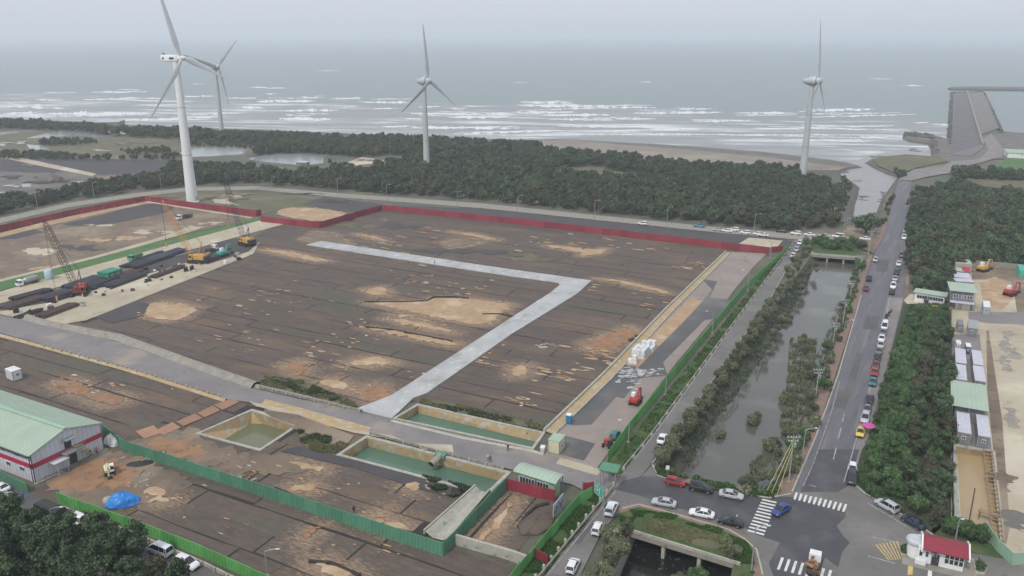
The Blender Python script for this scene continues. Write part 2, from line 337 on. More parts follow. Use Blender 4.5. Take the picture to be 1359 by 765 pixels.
def basin(key, wm, bm_, copm=None, cw=.6, ch=.25):
    top, wat, zw = BASINS[key]; T = Gs(top); W = Gs(wat, zw); n = len(T)
    if key.startswith('pond'): t = thing(key.replace('_khaki', '').replace('_middle', '').replace('_long', '').replace('_yellow', ''), PONDL[key], 'pond', T[0]); off = T[0]
    else: t = None; off = Vector((0, 0, 0))
    cz = sum(W, Vector()) / n
    Wd = [cz + (p - cz) * 1.04 + Vector((0, 0, -.5)) for p in W]   # banks go on below the surface
    m = MB()
    for i in range(n):
        j = (i + 1) % n; m.add([T[i] - off, T[j] - off, Wd[j] - off, Wd[i] - off], [(0, 1, 2, 3)])
    kw = {} if t else {'kind': 'structure'}
    m.build('bank', bm_, t, **kw)
    v, f = cdt([cz + (p - cz) * 1.05 for p in W], [])
    me = bpy.data.meshes.new('water'); me.from_pydata([(p.x - off.x, p.y - off.y, zw) for p in v], [], f); me.materials.append(wm); link('water', me, t, **kw)
    if copm:
        m = MB(); c = sum(T, Vector()) / n
        O = []
        for i in range(n):
            a, b, d = T[i - 1], T[i], T[(i + 1) % n]; e1 = (b - a).normalized(); e2 = (d - b).normalized()
            nn = Vector((e1.y + e2.y, -e1.x - e2.x, 0)).normalized()
            if (b + nn - c).length < (b - c).length: nn = -nn
            O.append(b + nn * cw)
        for i in range(n):
            j = (i + 1) % n; u = Vector((0, 0, ch))
            m.add([T[i] - off, T[j] - off, O[j] - off, O[i] - off, T[i] - off + u, T[j] - off + u, O[j] - off + u, O[i] - off + u],
                  [(4, 5, 6, 7), (0, 1, 5, 4), (2, 3, 7, 6)])
        m.build('coping', copm, t, **kw)
    return t
PONDL = {'pond_khaki': 'square settling pond of khaki water with ochre concrete sides, on the left', 'pond_middle': 'rectangular green water pond with mossy pale rim and a pipe outlet',
         'pond_long': 'long narrow green water pond below the big brown field', 'pond_yellow': 'muddy yellow water pond beside the containers at the right edge'}
basin('canal', M_canalw, M_bankshade); basin('canal_lower', M_blackw, M_conc)
basin('pond_khaki', M_khaki, M_bank, M_concw, 1.0); basin('pond_middle', M_teal, M_bank, M_concw, 1.1); basin('pond_long', M_teal, M_bank, M_concw, .9)
basin('pond_yellow', M_ylw, M_bank, M_concw, 1.2)
# ---- sea
def sea_material():
    m = bpy.data.materials.new('sea'); m.use_nodes = True; n = m.node_tree; N = n.nodes; Lk = n.links; b = N['Principled BSDF']
    tc = N.new('ShaderNodeTexCoord')
    a = G(0, 165); c = G(745, 186); rot = math.atan2(c.y - a.y, c.x - a.x)
    mp = N.new('ShaderNodeMapping'); mp.inputs['Rotation'].default_value = (0, 0, -rot * .6); Lk.new(tc.outputs['Object'], mp.inputs[0])
    mp2 = N.new('ShaderNodeMapping'); mp2.inputs['Scale'].default_value = (.007, .05, 1); Lk.new(mp.outputs[0], mp2.inputs[0])
    t = N.new('ShaderNodeTexNoise'); t.inputs['Scale'].default_value = 1; t.inputs['Detail'].default_value = 6; t.inputs['Roughness'].default_value = .6; Lk.new(mp2.outputs[0], t.inputs[0])
    mp3 = N.new('ShaderNodeMapping'); mp3.inputs['Scale'].default_value = (.02, .11, 1); Lk.new(mp.outputs[0], mp3.inputs[0])
    t2 = N.new('ShaderNodeTexNoise'); t2.inputs['Detail'].default_value = 8; t2.inputs['Scale'].default_value = 1; Lk.new(mp3.outputs[0], t2.inputs[0])
    at = N.new('ShaderNodeAttribute'); at.attribute_name = 'surf'
    # surf zone lowers the foam threshold
    th = N.new('ShaderNodeMapRange'); th.inputs[3].default_value = .74; th.inputs[4].default_value = .50; Lk.new(at.outputs['Fac'], th.inputs[0])
    su = N.new('ShaderNodeMath'); su.operation = 'SUBTRACT'; Lk.new(t.outputs['Fac'], su.inputs[0]); Lk.new(th.outputs[0], su.inputs[1])
    mr = N.new('ShaderNodeMapRange'); mr.inputs[1].default_value = 0; mr.inputs[2].default_value = .045; Lk.new(su.outputs[0], mr.inputs[0])
    mr2 = N.new('ShaderNodeMapRange'); mr2.inputs[1].default_value = .35; mr2.inputs[2].default_value = .6; mr2.inputs[3].default_value = .15; Lk.new(t2.outputs['Fac'], mr2.inputs[0])
    fo = N.new('ShaderNodeMath'); fo.operation = 'MULTIPLY'; Lk.new(mr.outputs[0], fo.inputs[0]); 
    t5 = N.new('ShaderNodeTexNoise'); t5.inputs['Scale'].default_value = .006; t5.inputs['Detail'].default_value = 3; Lk.new(mp.outputs[0], t5.inputs[0])
    mr5 = N.new('ShaderNodeMapRange'); mr5.inputs[1].default_value = .38; mr5.inputs[2].default_value = .6; mr5.inputs[3].default_value = .12; Lk.new(t5.outputs['Fac'], mr5.inputs[0])
    mm = N.new('ShaderNodeMath'); mm.operation = 'MULTIPLY'; Lk.new(mr2.outputs[0], mm.inputs[0]); Lk.new(mr5.outputs[0], mm.inputs[1]); Lk.new(mm.outputs[0], fo.inputs[1])
    deep = N.new('ShaderNodeMix'); deep.data_type = 'RGBA'; deep.inputs['A'].default_value = (.165, .207, .207, 1); deep.inputs['B'].default_value = (.225, .232, .228, 1); Lk.new(at.outputs['Fac'], deep.inputs[0])
    mx = N.new('ShaderNodeMix'); mx.data_type = 'RGBA'; Lk.new(fo.outputs[0], mx.inputs[0]); Lk.new(deep.outputs['Result'], mx.inputs['A']); mx.inputs['B'].default_value = (.78, .79, .78, 1)
    Lk.new(mx.outputs['Result'], b.inputs['Base Color']); b.inputs['Roughness'].default_value = .42; b.inputs['Specular IOR Level'].default_value = .42
    mp4 = N.new('ShaderNodeMapping'); mp4.inputs['Scale'].default_value = (.03, .12, 1); Lk.new(mp.outputs[0], mp4.inputs[0])
    t3 = N.new('ShaderNodeTexNoise'); t3.inputs['Detail'].default_value = 5; t3.inputs['Scale'].default_value = 1; Lk.new(mp4.outputs[0], t3.inputs[0])
    bp = N.new('ShaderNodeBump'); bp.inputs['Strength'].default_value = .6; bp.inputs['Distance'].default_value = 1.0; Lk.new(t3.outputs['Fac'], bp.inputs['Height']); Lk.new(bp.outputs[0], b.inputs['Normal'])
    return m
M_sea = sea_material()
SEAZ = -1.5
rows = [150 - 0, ]
ys = [500, 560, 620, 680, 720, 760, 800, 840, 880, 920, 960, 1000, 1050, 1100, 1150, 1200, 1250, 1300, 1400, 1600, 2000, 2600, 3500, 5000, 8000, 13000, 19500]
def shore_y(x):
    for a, b in zip(SH, SH[1:]):
        if a.x <= x <= b.x: return a.y + (b.y - a.y) * (x - a.x) / (b.x - a.x)
    return SH[0].y if x < SH[0].x else SH[-1].y
SH = Gs(coast[:18])
vs = []; xs = [-9500, -5000, -3000, -2000, -1400, -1000] + list(range(-800, 801, 80)) + [1000, 1400, 2000, 3000, 5000, 9500]
sf = []
for y in ys:
    for x in xs:
        vs.append((x, y, SEAZ)); d = y - shore_y(x)
        s = 1.0 if d < 230 else max(0.0, 1 - (d - 230) / 260); s = s if d > 90 else s * 1.0
        if x > 420: s *= max(0, 1 - (x - 420) / 80)
        sf.append(max(s, .12 if d < 1400 else .05))
fs = [(j * len(xs) + i, j * len(xs) + i + 1, (j + 1) * len(xs) + i + 1, (j + 1) * len(xs) + i) for j in range(len(ys) - 1) for i in range(len(xs) - 1)]
me = bpy.data.meshes.new('sea'); me.from_pydata(vs, [], fs); me.materials.append(M_sea)
at = me.attributes.new('surf', 'FLOAT', 'POINT'); at.data.foreach_set('value', sf); link('sea', me, kind='structure')
r_ = Gs(BASINS['river'][0], SEAZ + .25)
mb = MB(); mb.prism([(p.x, p.y) for p in Gs([(1105, 302), (1108, 228), (1122, 219), (1133, 213), (1158, 203), (1200, 198), (1236, 196), (1230, 208), (1175, 212), (1175, 220), (1215, 232), (1195, 270), (1180, 304)])], SEAZ + .02, SEAZ + .25)
mb.build('river_water', M_riverw, kind='structure')
# foam crests: low ragged ridges where the photograph shows breakers
M_foam = P('sea foam', (.66, .67, .67), (.45, .47, .47), .12, rough=.9, stretch=(.5, 3, 0), contrast=(.5, .7))
crests = [(60, 105, 123, 1.5), (122, 196, 122, 2.6), (155, 185, 119.5, 1.6), (110, 185, 132, 2.5), (160, 215, 130, 2), (0, 40, 136, 2), (48, 85, 133, 1.8), (0, 95, 143, 4), (60, 200, 151, 6), (150, 290, 158, 4),
          (245, 290, 128, 3.2), (300, 340, 131, 3), (310, 350, 143, 3.5), (230, 300, 152, 3), (255, 272, 112, 1), (225, 232, 113.5, 1.4), (328, 378, 116.5, 2), (352, 366, 125, 1.8), (340, 418, 135, 4), (398, 430, 129.5, 2.6), (437, 480, 131.5, 2.6),
          (466, 482, 130, 2), (375, 450, 147, 5), (370, 440, 158, 6), (455, 475, 142, 2), (480, 545, 136, 4.5), (495, 528, 144.5, 3), (538, 560, 157.5, 2.2), (545, 600, 151, 3), (556, 585, 142, 2.5), (590, 618, 144, 2.5), (600, 640, 151, 2.2), (596, 672, 156, 5),
          (620, 638, 141.5, 2), (640, 680, 151, 4), (505, 545, 168, 3), (545, 690, 170, 5), (690, 760, 136.5, 3.4), (690, 872, 141.5, 5), (680, 762, 149, 3.6), (720, 810, 153, 5), (745, 812, 159, 3.4), (815, 870, 158, 2.4), (840, 960, 150, 4.4), (900, 945, 145.5, 2.4),
          (740, 850, 168.5, 3), (800, 930, 173, 2.6), (920, 1000, 161, 3), (975, 1060, 150, 3.4), (1000, 1062, 171, 2.2), (1060, 1162, 146.8, 4.6), (1060, 1215, 154, 2.6), (1019, 1210, 171, 2.2), (1065, 1185, 168, 1.5), (1019, 1145, 186, 2), (1140, 1185, 183, 2.4),
          (1196, 1218, 114, 2.2), (1238, 1264, 166, 2.2), (1210, 1232, 163.5, 1.4), (1150, 1185, 105, .9), (690, 1200, 179, 2.0), (600, 745, 176, 3.5), (180, 250, 140, 2), (5, 60, 150, 4), (680, 700, 110, 1), (850, 864, 109, 1.2), (420, 452, 94, .8), (572, 580, 95, .8)]
rf = random.Random(3); mb = MB()
for x0, x1, y, th in crests:
    for rep in range(3 if th > 2 else 2):
        a0 = x0 + rf.uniform(-4, 10) * rep; a1 = x1 + rf.uniform(-14, 5) * rep; yy = y + rep * rf.uniform(-1, 1) * th * .55; tt = th * (1 if rep == 0 else .42) * .5
        if a1 - a0 < 4: continue
        n = max(8, int((a1 - a0) * 1.1)); up = []; dn = []
        sg = rf.uniform(-.8, .8) * (a1 - a0) / 80; ph = rf.uniform(0, 99)
        for i in range(n + 1):
            t = i / n; x = a0 + (a1 - a0) * t; e = math.sin(PI * t) ** .5
            nz = mnoise.noise(Vector((x * .11, ph, 0))) * 1.1 + mnoise.noise(Vector((x * .45, ph, 3))) * .9
            yc = yy + sg * (t - .5) * 3 + mnoise.noise(Vector((x * .04, ph + 7, 0))) * .7 + (y - 120) * .0
            ht = max(.02, tt * e * (.5 + nz * .9))
            up.append(G(x, yc - ht, SEAZ + .15)); dn.append(G(x, yc + ht * .9, SEAZ + .1))
        md = [(p + q) / 2 + Vector((0, 0, .35)) for p, q in zip(up, dn)]
        b = len(mb.v); mb.v += [tuple(p) for p in up + md + dn]; k = n + 1
        for i in range(n):
            mb.f += [(b + i, b + i + 1, b + k + i + 1, b + k + i), (b + k + i, b + k + i + 1, b + 2 * k + i + 1, b + 2 * k + i)]; mb.m += [0, 0]
mb.build('sea_foam', M_foam, kind='stuff', label='white breaking wave crests rolling towards the beach', smooth=True)
# ---- sheets of the setting, far to near
sheet('beach', [(700, 188), (745, 185), (800, 188), (870, 192), (940, 196.5), (1010, 202), (1060, 207.5), (1100, 212.5), (1128, 217.5), (1138, 220), (1124, 222), (1111, 226), (1100, 226), (1060, 226), (900, 215), (760, 202), (690, 196)], M_beach)
sheet('wet_sand', [(760, 187), (870, 192), (1010, 202), (1100, 212.5), (1130, 218), (1137, 220), (1122, 222), (1095, 219), (1010, 208), (900, 198), (800, 190)], M_mud)
sheet('meadow', [(60, 196), (110, 192), (180, 180), (245, 184), (300, 190), (330, 195), (280, 202), (190, 204), (110, 210), (70, 206)], M_grassdry)
sheet('mudflat', [(-250, 195), (0, 175), (60, 170), (140, 175), (210, 172), (240, 176), (200, 180), (110, 190), (60, 200), (0, 205), (-250, 225)], M_grassdry)
sheet('construction_ground', [(-250, 300), (-60, 262), (0, 255), (100, 247), (150, 238), (160, 230), (130, 222), (60, 215), (0, 207), (-250, 215)], M_mud)
sheet('dark_field', [(30, 208), (120, 211), (230, 214), (240, 222), (200, 228), (150, 234), (128, 232), (80, 222)], M_dark)
sheet('dark_field', [(0, 212), (20, 213), (90, 226), (70, 230), (0, 228)], M_dark)
sheet('dirt_track', [(-100, 206), (0, 206), (14, 206.5), (128, 231), (122, 234), (60, 222), (0, 209), (-100, 209)], M_sandpale)
for pl in ([(45, 181), (75, 174), (130, 171), (175, 171.5), (208, 174), (205, 176.5), (170, 178), (133, 183), (95, 180), (65, 183), (35, 184)], [(0, 176), (50, 171), (62, 173), (0, 179)], [(35, 192), (62, 194), (66, 199), (40, 199)], [(0, 190), (8, 191), (6, 194), (0, 194)],
           [(235, 204), (260, 196), (300, 194), (330, 199), (322, 205), (280, 208), (246, 209)], [(330, 211), (350, 206), (400, 205), (430, 209), (429, 217), (400, 220), (370, 217), (345, 215)], [(0, 255), (28, 255), (30, 262), (12, 264), (4, 268), (0, 266)],
           [(28, 245), (40, 244), (42, 248), (30, 249)], [(-120, 180), (-20, 177), (-10, 181), (-120, 186)]):
    tag(sheet('fish_pond_water', pl, M_farpond), kind='structure')
sheet('bare_patch', [(455, 218), (480, 209), (510, 213), (508, 216), (470, 220)], M_sandpale)
sheet('clearing', [(732, 230), (750, 223), (790, 223), (830, 230), (832, 236), (790, 240), (745, 238)], M_grassdry)
sheet('clearing', [(160, 264), (256, 252), (350, 256), (500, 272), (506, 276), (420, 283), (390, 276), (345, 285), (200, 266)], M_grassdry)
sheet('bare_patch', [(280, 262), (312, 256), (322, 262), (300, 266), (318, 273), (285, 270)], M_sandpale)
sheet('storage_ground', [(430, 262), (500, 270), (508, 275), (470, 282), (440, 279), (400, 272)], M_dark)
# road behind the red hoarding
sheet('far_road', [(-300, 362), (-100, 316), (0, 290), (90, 270), (180, 257), (250, 249.5), (340, 247.5), (450, 257), (640, 270.5), (800, 287), (960, 303), (1050, 310), (1115, 312), (1165, 314), (1172, 318),
      (1165, 322), (1115, 319), (1062, 319), (1040, 317), (960, 310), (800, 293.5), (640, 277), (450, 262.5), (340, 252.5), (250, 254), (180, 262), (90, 276), (0, 297), (-100, 324), (-300, 374)], M_conc)
sheet('verge', [(520, 273), (640, 277.5), (800, 294), (960, 310.5), (1040, 317.5), (1056, 322), (1042, 335), (1025, 335), (1000, 330), (960, 326), (680, 293), (520, 277)], M_dark)
sheet('sand_bed', [(981, 324), (994, 316), (1039, 320), (1030, 330)], M_sandpale)
# left far compound
sheet('bare_yard', [(-300, 395), (-100, 335), (0, 312), (100, 287), (193, 269), (226, 269), (335, 289), (345, 290), (246, 311), (125, 343), (0, 374), (-120, 405), (-300, 450)], M_dirt)
sheet('gravel_patch', [(82, 298), (120, 290), (185, 272), (215, 270), (232, 276), (222, 283), (140, 300), (96, 301)], M_dark)
sheet('gravel_patch', [(0, 311), (45, 305), (60, 309), (20, 318), (0, 319)], M_dark)
sheet('sand_strip', [(0, 310), (100, 285), (193, 267.5), (200, 270), (120, 287), (60, 301), (0, 316)], M_sand)
sheet('sand_strip', [(-200, 412), (0, 371.5), (60, 357), (125, 341), (205, 318), (240, 306), (262, 296), (275, 300), (246, 311), (125, 344.5), (0, 375), (-200, 418)], M_sandpale)
sheet('gravel_patch', [(222, 284), (262, 281), (330, 290), (300, 299), (262, 302), (240, 297)], M_dirt)
sheet('turf_strip', [(-200, 420), (0, 375), (125, 344), (246, 312), (345, 290), (343, 294), (235, 326), (120, 354), (0, 387), (-200, 436)], M_grassb)
sheet('haul_road', [(-200, 437), (0, 388), (91, 362), (170, 341), (345, 293.5), (378, 298), (262, 330), (170, 353), (91, 378), (0, 404), (-200, 462)], M_sandpale)
sheet('work_platform', [(-200, 466), (0, 406), (91, 380), (262, 332.5), (322, 318), (345, 322), (336, 338), (115, 426), (70, 434), (0, 418), (-200, 480)], M_sandpale)
sheet('gravel_patch', [(0, 405), (30, 398), (120, 372), (262, 333), (300, 326), (318, 327), (240, 352), (150, 378), (80, 400), (0, 414)], M_dark)
sheet('gravel_patch', [(262, 330), (300, 320), (330, 316), (345, 321), (330, 335), (275, 352), (258, 344)], M_dark)
# main brown field base
FIELD = [(-60, 480 - 70), (75, 433), (115, 426), (336, 339), (338, 325), (362, 302), (425, 303), (507, 280), (680, 297.5), (963, 333), (724, 573), (556, 533), (478, 549), (345, 516), (160, 450), (80, 436)]
FIELD = FIELD[1:-1]
sheet('field_ground', FIELD, M_fieldbase, z=.03)
FIELD2 = [(-160, 420), (0, 445), (150, 484), (300, 531), (312, 537), (262, 552), (180, 575), (130, 562), (0, 512), (-160, 480)]
sheet('field_ground', FIELD2, M_fieldbase, z=.03)
FIELD3 = [(170, 585), (262, 553), (312, 537), (345, 540), (470, 578), (452, 600), (448, 607), (551, 633), (630, 653), (561, 713), (586, 727), (340, 654), (165, 597)]
sheet('field_ground', FIELD3, M_fieldbase, z=.03)
FIELD4 = [(50, 652), (135, 612), (150, 600), (168, 603), (340, 659), (588, 741), (600, 735), (690, 765), (660, 810), (400, 800), (345, 770), (183, 703), (78, 660)]
sheet('field_ground', FIELD4, M_fieldbase, z=.03)
FIELD5 = [(672, 652), (737, 668), (712, 690), (688, 733), (605, 717)]
sheet('field_ground', FIELD5, M_fieldbase, z=.03)
LV[0] += 40
sheet('grass_patch', [(345, 500), (400, 505), (470, 535), (478, 546), (430, 535), (345, 514)], M_grassdry, z=.21)
sheet('grass_patch', [(560, 530), (620, 540), (722, 566), (720, 572), (640, 556), (556, 535)], M_grassdry, z=.21)
sheet('grass_patch', [(395, 575), (440, 585), (462, 590), (450, 603), (420, 602), (400, 590)], M_grassdry, z=.21)
# site roads
sheet('site_road', [(-200, 392), (0, 419), (160, 456), (330, 516), (480, 549), (560, 567), (720, 603), (770, 617), (800, 628), (826, 640), (820, 660), (795, 663), (760, 645), (672, 623), (600, 605), (486, 575), (400, 551), (350, 538), (300, 531), (150, 484), (0, 443), (-200, 418)], M_roadconc, z=.26)
sheet('yellow_pool', [(352, 531), (400, 543), (492, 569), (488, 577), (430, 566), (370, 552), (345, 541)], M_bank, z=.268)
sheet('dry_strip', [(350, 545), (396, 552), (470, 580), (455, 598), (440, 590), (388, 570), (352, 550)], M_dirt, z=.272)
for s_ in ([(330, 534), (372, 543), (402, 552), (380, 549), (340, 541)], [(440, 568), (520, 580), (540, 588), (470, 576)], [(548, 590), (600, 592), (602, 602), (560, 598)], [(743, 609), (800, 625), (792, 633), (738, 617)]):
    sheet('dusty_patch', s_, M_sandpale, z=.276)
sheet('parking_strip',  [(962, 335), (1018, 337), (1000, 355), (975, 385), (950, 420), (900, 480), (830, 570), (800, 612), (790, 626), (722, 604), (735, 570), (830, 480), (905, 400)], M_tanc, z=.2)
sheet('tan_soil', [(915, 397), (932, 401), (913, 422), (847, 488), (826, 484), (863, 448)], M_sand, z=.21)
sheet('dark_asphalt_patch', [(932, 372), (952, 374), (942, 396), (975, 399), (950, 424), (935, 426), (880, 482), (886, 500), (850, 503), (828, 530), (818, 528), (785, 565), (760, 566), (748, 560), (765, 545), (826, 485), (848, 488), (913, 422), (932, 401), (945, 385)], M_asph, z=.215)
sheet('dark_asphalt_patch', [(752, 580), (790, 590), (775, 613), (742, 604)], M_asph, z=.215)
0 and sheet('pale_apron', [(838, 487), (870, 478), (868, 492), (878, 494), (845, 505), (812, 503), (825, 492)], M_white, z=.22)
wr = [(407, 326), (426, 321), (680, 359), (785, 373.5), (766, 391), (680, 444), (567, 523), (549, 529.5), (520, 557), (471, 545), (520, 526), (680, 422), (730, 390), (743, 379.5), (741, 376.5), (680, 368)]
tag(MB().prism(Gs(wr), .1, .34).build('pale_concrete_road', M_white), kind='structure')
def slab_joints(a0, a1, b0, b1, n):
    m = MB()
    for i in range(1, n):
        t = i / n; p = Vector((*(G(*a0).lerp(G(*a1), t)).xy, .345)); q = Vector((*(G(*b0).lerp(G(*b1), t)).xy, .345)); d = (q - p).normalized().cross(Vector((0, 0, 1))) * .06
        m.add([p - d, p + d, q + d, q - d], [(0, 1, 2, 3)])
    return m
slab_joints((426, 321), (722, 364), (407, 326), (700, 370.5), 16).build('slab_joint', M_steeld, kind='structure')
# green verge and side road
sheet('verge_grass', [(1040, 333), (1056, 322), (1048, 335), (990, 408), (863, 582), (839, 613), (828, 628), (805, 632), (808, 610), (870, 540), (960, 430), (1010, 368)], M_grass, z=.2)
sheet('verge_grass', [(690, 762), (770, 672), (800, 640), (826, 640), (800, 668), (770, 706), (724, 762), (690, 800)], M_grass, z=.2)
sheet('side_road', [(1056, 320), (1066, 320), (1061, 329), (1020, 400), (902, 567), (863, 619), (845, 640), (826, 677), (800, 705), (770, 765), (735, 820), (680, 820), (726, 762), (839, 612), (875, 565), (990, 410)], M_street, z=.24)
sheet('roadside_path', [(862, 618), (868, 618), (877, 633), (912, 643), (1020, 662), (1052, 655), (1068, 617), (1086, 570), (1108, 500), (1142, 395), (1158, 340), (1152, 340), (1134, 392), (1098, 486), (1076, 560), (1058, 600), (1046, 632), (1030, 648), (1000, 652), (941, 640), (905, 636), (872, 622)], M_brick, z=.31)
sheet('main_road', [(1192, 240), (1211, 238), (1206, 262), (1204, 290), (1203, 340), (1199, 400), (1174, 500), (1152, 580), (1132, 645), (1055, 660), (1050, 655), (1083, 580), (1112, 500), (1143, 392), (1160, 338), (1180, 288)], M_asphroad, z=.25)
sheet('road_shoulder', [(1178, 396), (1199, 396), (1174, 500), (1154, 575), (1138, 630), (1126, 640), (1143, 558)], M_roadconc, z=.256)
sheet('street', [(826, 640), (845, 640), (866, 618), (873, 633), (910, 643), (1020, 662), (1052, 655), (1132, 643), (1148, 657), (1205, 690), (1240, 712), (1300, 725), (1359, 750), (1500, 800), (1500, 900), (1010, 900), (1010, 765), (1002, 732), (989, 719), (968, 706), (889, 683), (847, 672), (826, 677), (805, 662)], M_street, z=.262)
sheet('fresh_asphalt', [(826, 640), (850, 634), (873, 634), (910, 644), (1012, 661), (1050, 661), (1122, 679), (1122, 688), (1110, 700), (1118, 712), (1128, 722), (1118, 734), (1112, 755), (1095, 742), (1085, 765), (1060, 790), (1035, 790), (1020, 750), (1035, 722), (1004, 712), (985, 700), (965, 694), (885, 672), (850, 660), (818, 652)], M_asphdark, z=.268)
sheet('fresh_asphalt', [(1086, 598), (1140, 598), (1128, 645), (1112, 655), (1062, 655)], M_asphdark, z=.268)
for pl in ([(1150, 420), (1168, 421), (1163, 440), (1145, 438)], [(1112, 520), (1128, 523), (1122, 545), (1105, 541)], [(1165, 345), (1180, 346), (1177, 362), (1161, 361)], [(1136, 470), (1146, 471), (1128, 530), (1118, 528)], [(880, 590), (888, 592), (872, 615), (866, 612)], [(780, 690), (790, 694), (768, 726), (760, 720)]):
    sheet('asphalt_repair', pl, M_asph, z=.2725 + .0015 * (pl[0][0] % 7))
# far right land
sheet('levee_path', [(1092, 296), (1112, 242), (1118, 240), (1120, 246), (1104, 298)], M_dirt); sheet('levee', [(1104, 298), (1120, 246), (1134, 246), (1130, 268), (1122, 296)], M_rock)
sheet('bare_verge', [(1125, 301), (1166, 303), (1172, 300), (1160, 338), (1140, 330), (1150, 322), (1118, 312)], M_dirt); sheet('brown_verge', [(1158, 338), (1172, 300), (1166, 303), (1176, 292), (1180, 288), (1172, 318)], M_brick)
sheet('bare_verge', [(1204, 290), (1212, 262), (1209, 300), (1206, 345), (1206, 392), (1199, 400), (1203, 340)], M_dirt)
sheet('meadow', [(1158, 212), (1200, 206), (1235, 208.5), (1260, 206), (1262, 214), (1240, 219), (1215, 224), (1192, 233), (1165, 221)], M_grassdry)
sheet('harbour_ground', [(1238, 180), (1262, 186), (1345, 177), (1500, 180), (1500, 215), (1359, 210), (1335, 212), (1300, 212), (1260, 218), (1243, 207)], M_mud)
sheet('meadow', [(1340, 208), (1500, 206), (1500, 232), (1359, 230), (1315, 224)], M_grassb)
sheet('harbour_lane', [(1192, 240), (1212, 226), (1250, 222), (1262, 216), (1300, 212), (1312, 200), (1305, 186), (1315, 178), (1325, 190), (1332, 200), (1330, 208), (1302, 217), (1268, 224), (1265, 230), (1225, 237), (1211, 241)], M_roadconc)
sheet('grass_patch', [(1265, 236), (1359, 240), (1500, 250), (1500, 262), (1310, 250)], M_grassdry)
# right compound
sheet('compound_yard', [(1262, 352), (1290, 352), (1500, 356), (1500, 800), (1359, 750), (1345, 742), (1300, 712), (1262, 690), (1262, 400), (1205, 405), (1199, 400), (1202, 390), (1262, 400)], M_sandpale, z=.2)
sheet('dirt_patch', [(1288, 354), (1380, 358), (1450, 440), (1350, 418), (1345, 385), (1310, 372), (1290, 372)], M_dirt, z=.212)
sheet('orange_soil', [(1300, 375), (1320, 368), (1342, 376), (1345, 398), (1330, 412), (1305, 405)], M_sand, z=.216)
sheet('container_lane', [(1262, 445), (1300, 445), (1316, 600), (1262, 590)], M_roadconc, z=.22)
sheet('yard_lane', [(1285, 415), (1400, 416), (1450, 430), (1359, 432), (1310, 430), (1285, 425)], M_roadconc, z=.224)
sheet('dirt_strip', [(1309, 440), (1312, 440), (1330, 560), (1340, 700), (1335, 725), (1328, 720), (1318, 600), (1310, 520)], M_dirt, z=.226)
sheet('verge_grass', [(1235, 705), (1262, 692), (1300, 714), (1345, 744), (1320, 742), (1285, 735), (1245, 722)], M_grass, z=.3)
sheet('grove_floor', [(1132, 640), (1143, 600), (1155, 580), (1262, 580), (1262, 690), (1238, 712), (1205, 690), (1150, 660)], M_floor, z=.3)
sheet('grove_floor', [(1155, 580), (1176, 500), (1199, 405), (1262, 402), (1262, 581)], M_floor, z=.302)
# deck over the lower canal
sheet('deck_grass', [(826, 678), (847, 673), (889, 684), (968, 707), (989, 721), (1000, 735), (1000, 760), (990, 800), (972, 800), (974, 750), (835, 707), (818, 720), (800, 712)], M_grass, z=.36, holes=False)
sheet('deck_dry_grass', [(850, 694), (880, 692), (950, 712), (968, 722), (966, 735), (930, 728), (855, 706)], M_grassdry, z=.368, holes=False)
sheet('roadside_path', [(820, 677), (847, 670), (889, 680), (968, 703), (990, 716), (1004, 732), (1012, 765), (1018, 900), (996, 900), (1000, 735), (989, 723), (968, 710), (889, 686), (847, 675), (822, 684)], M_brick, z=.374)
sheet('grove_ground', [(-300, 690), (0, 668), (50, 700), (150, 720), (300, 800), (300, 950), (-300, 950)], M_floor, z=.02)
sheet('lane', [(-200, 610), (0, 640), (40, 655), (78, 668), (183, 712), (270, 748), (380, 800), (330, 830), (250, 780), (120, 715), (50, 700), (0, 678), (-200, 640)], M_asph, z=.05)
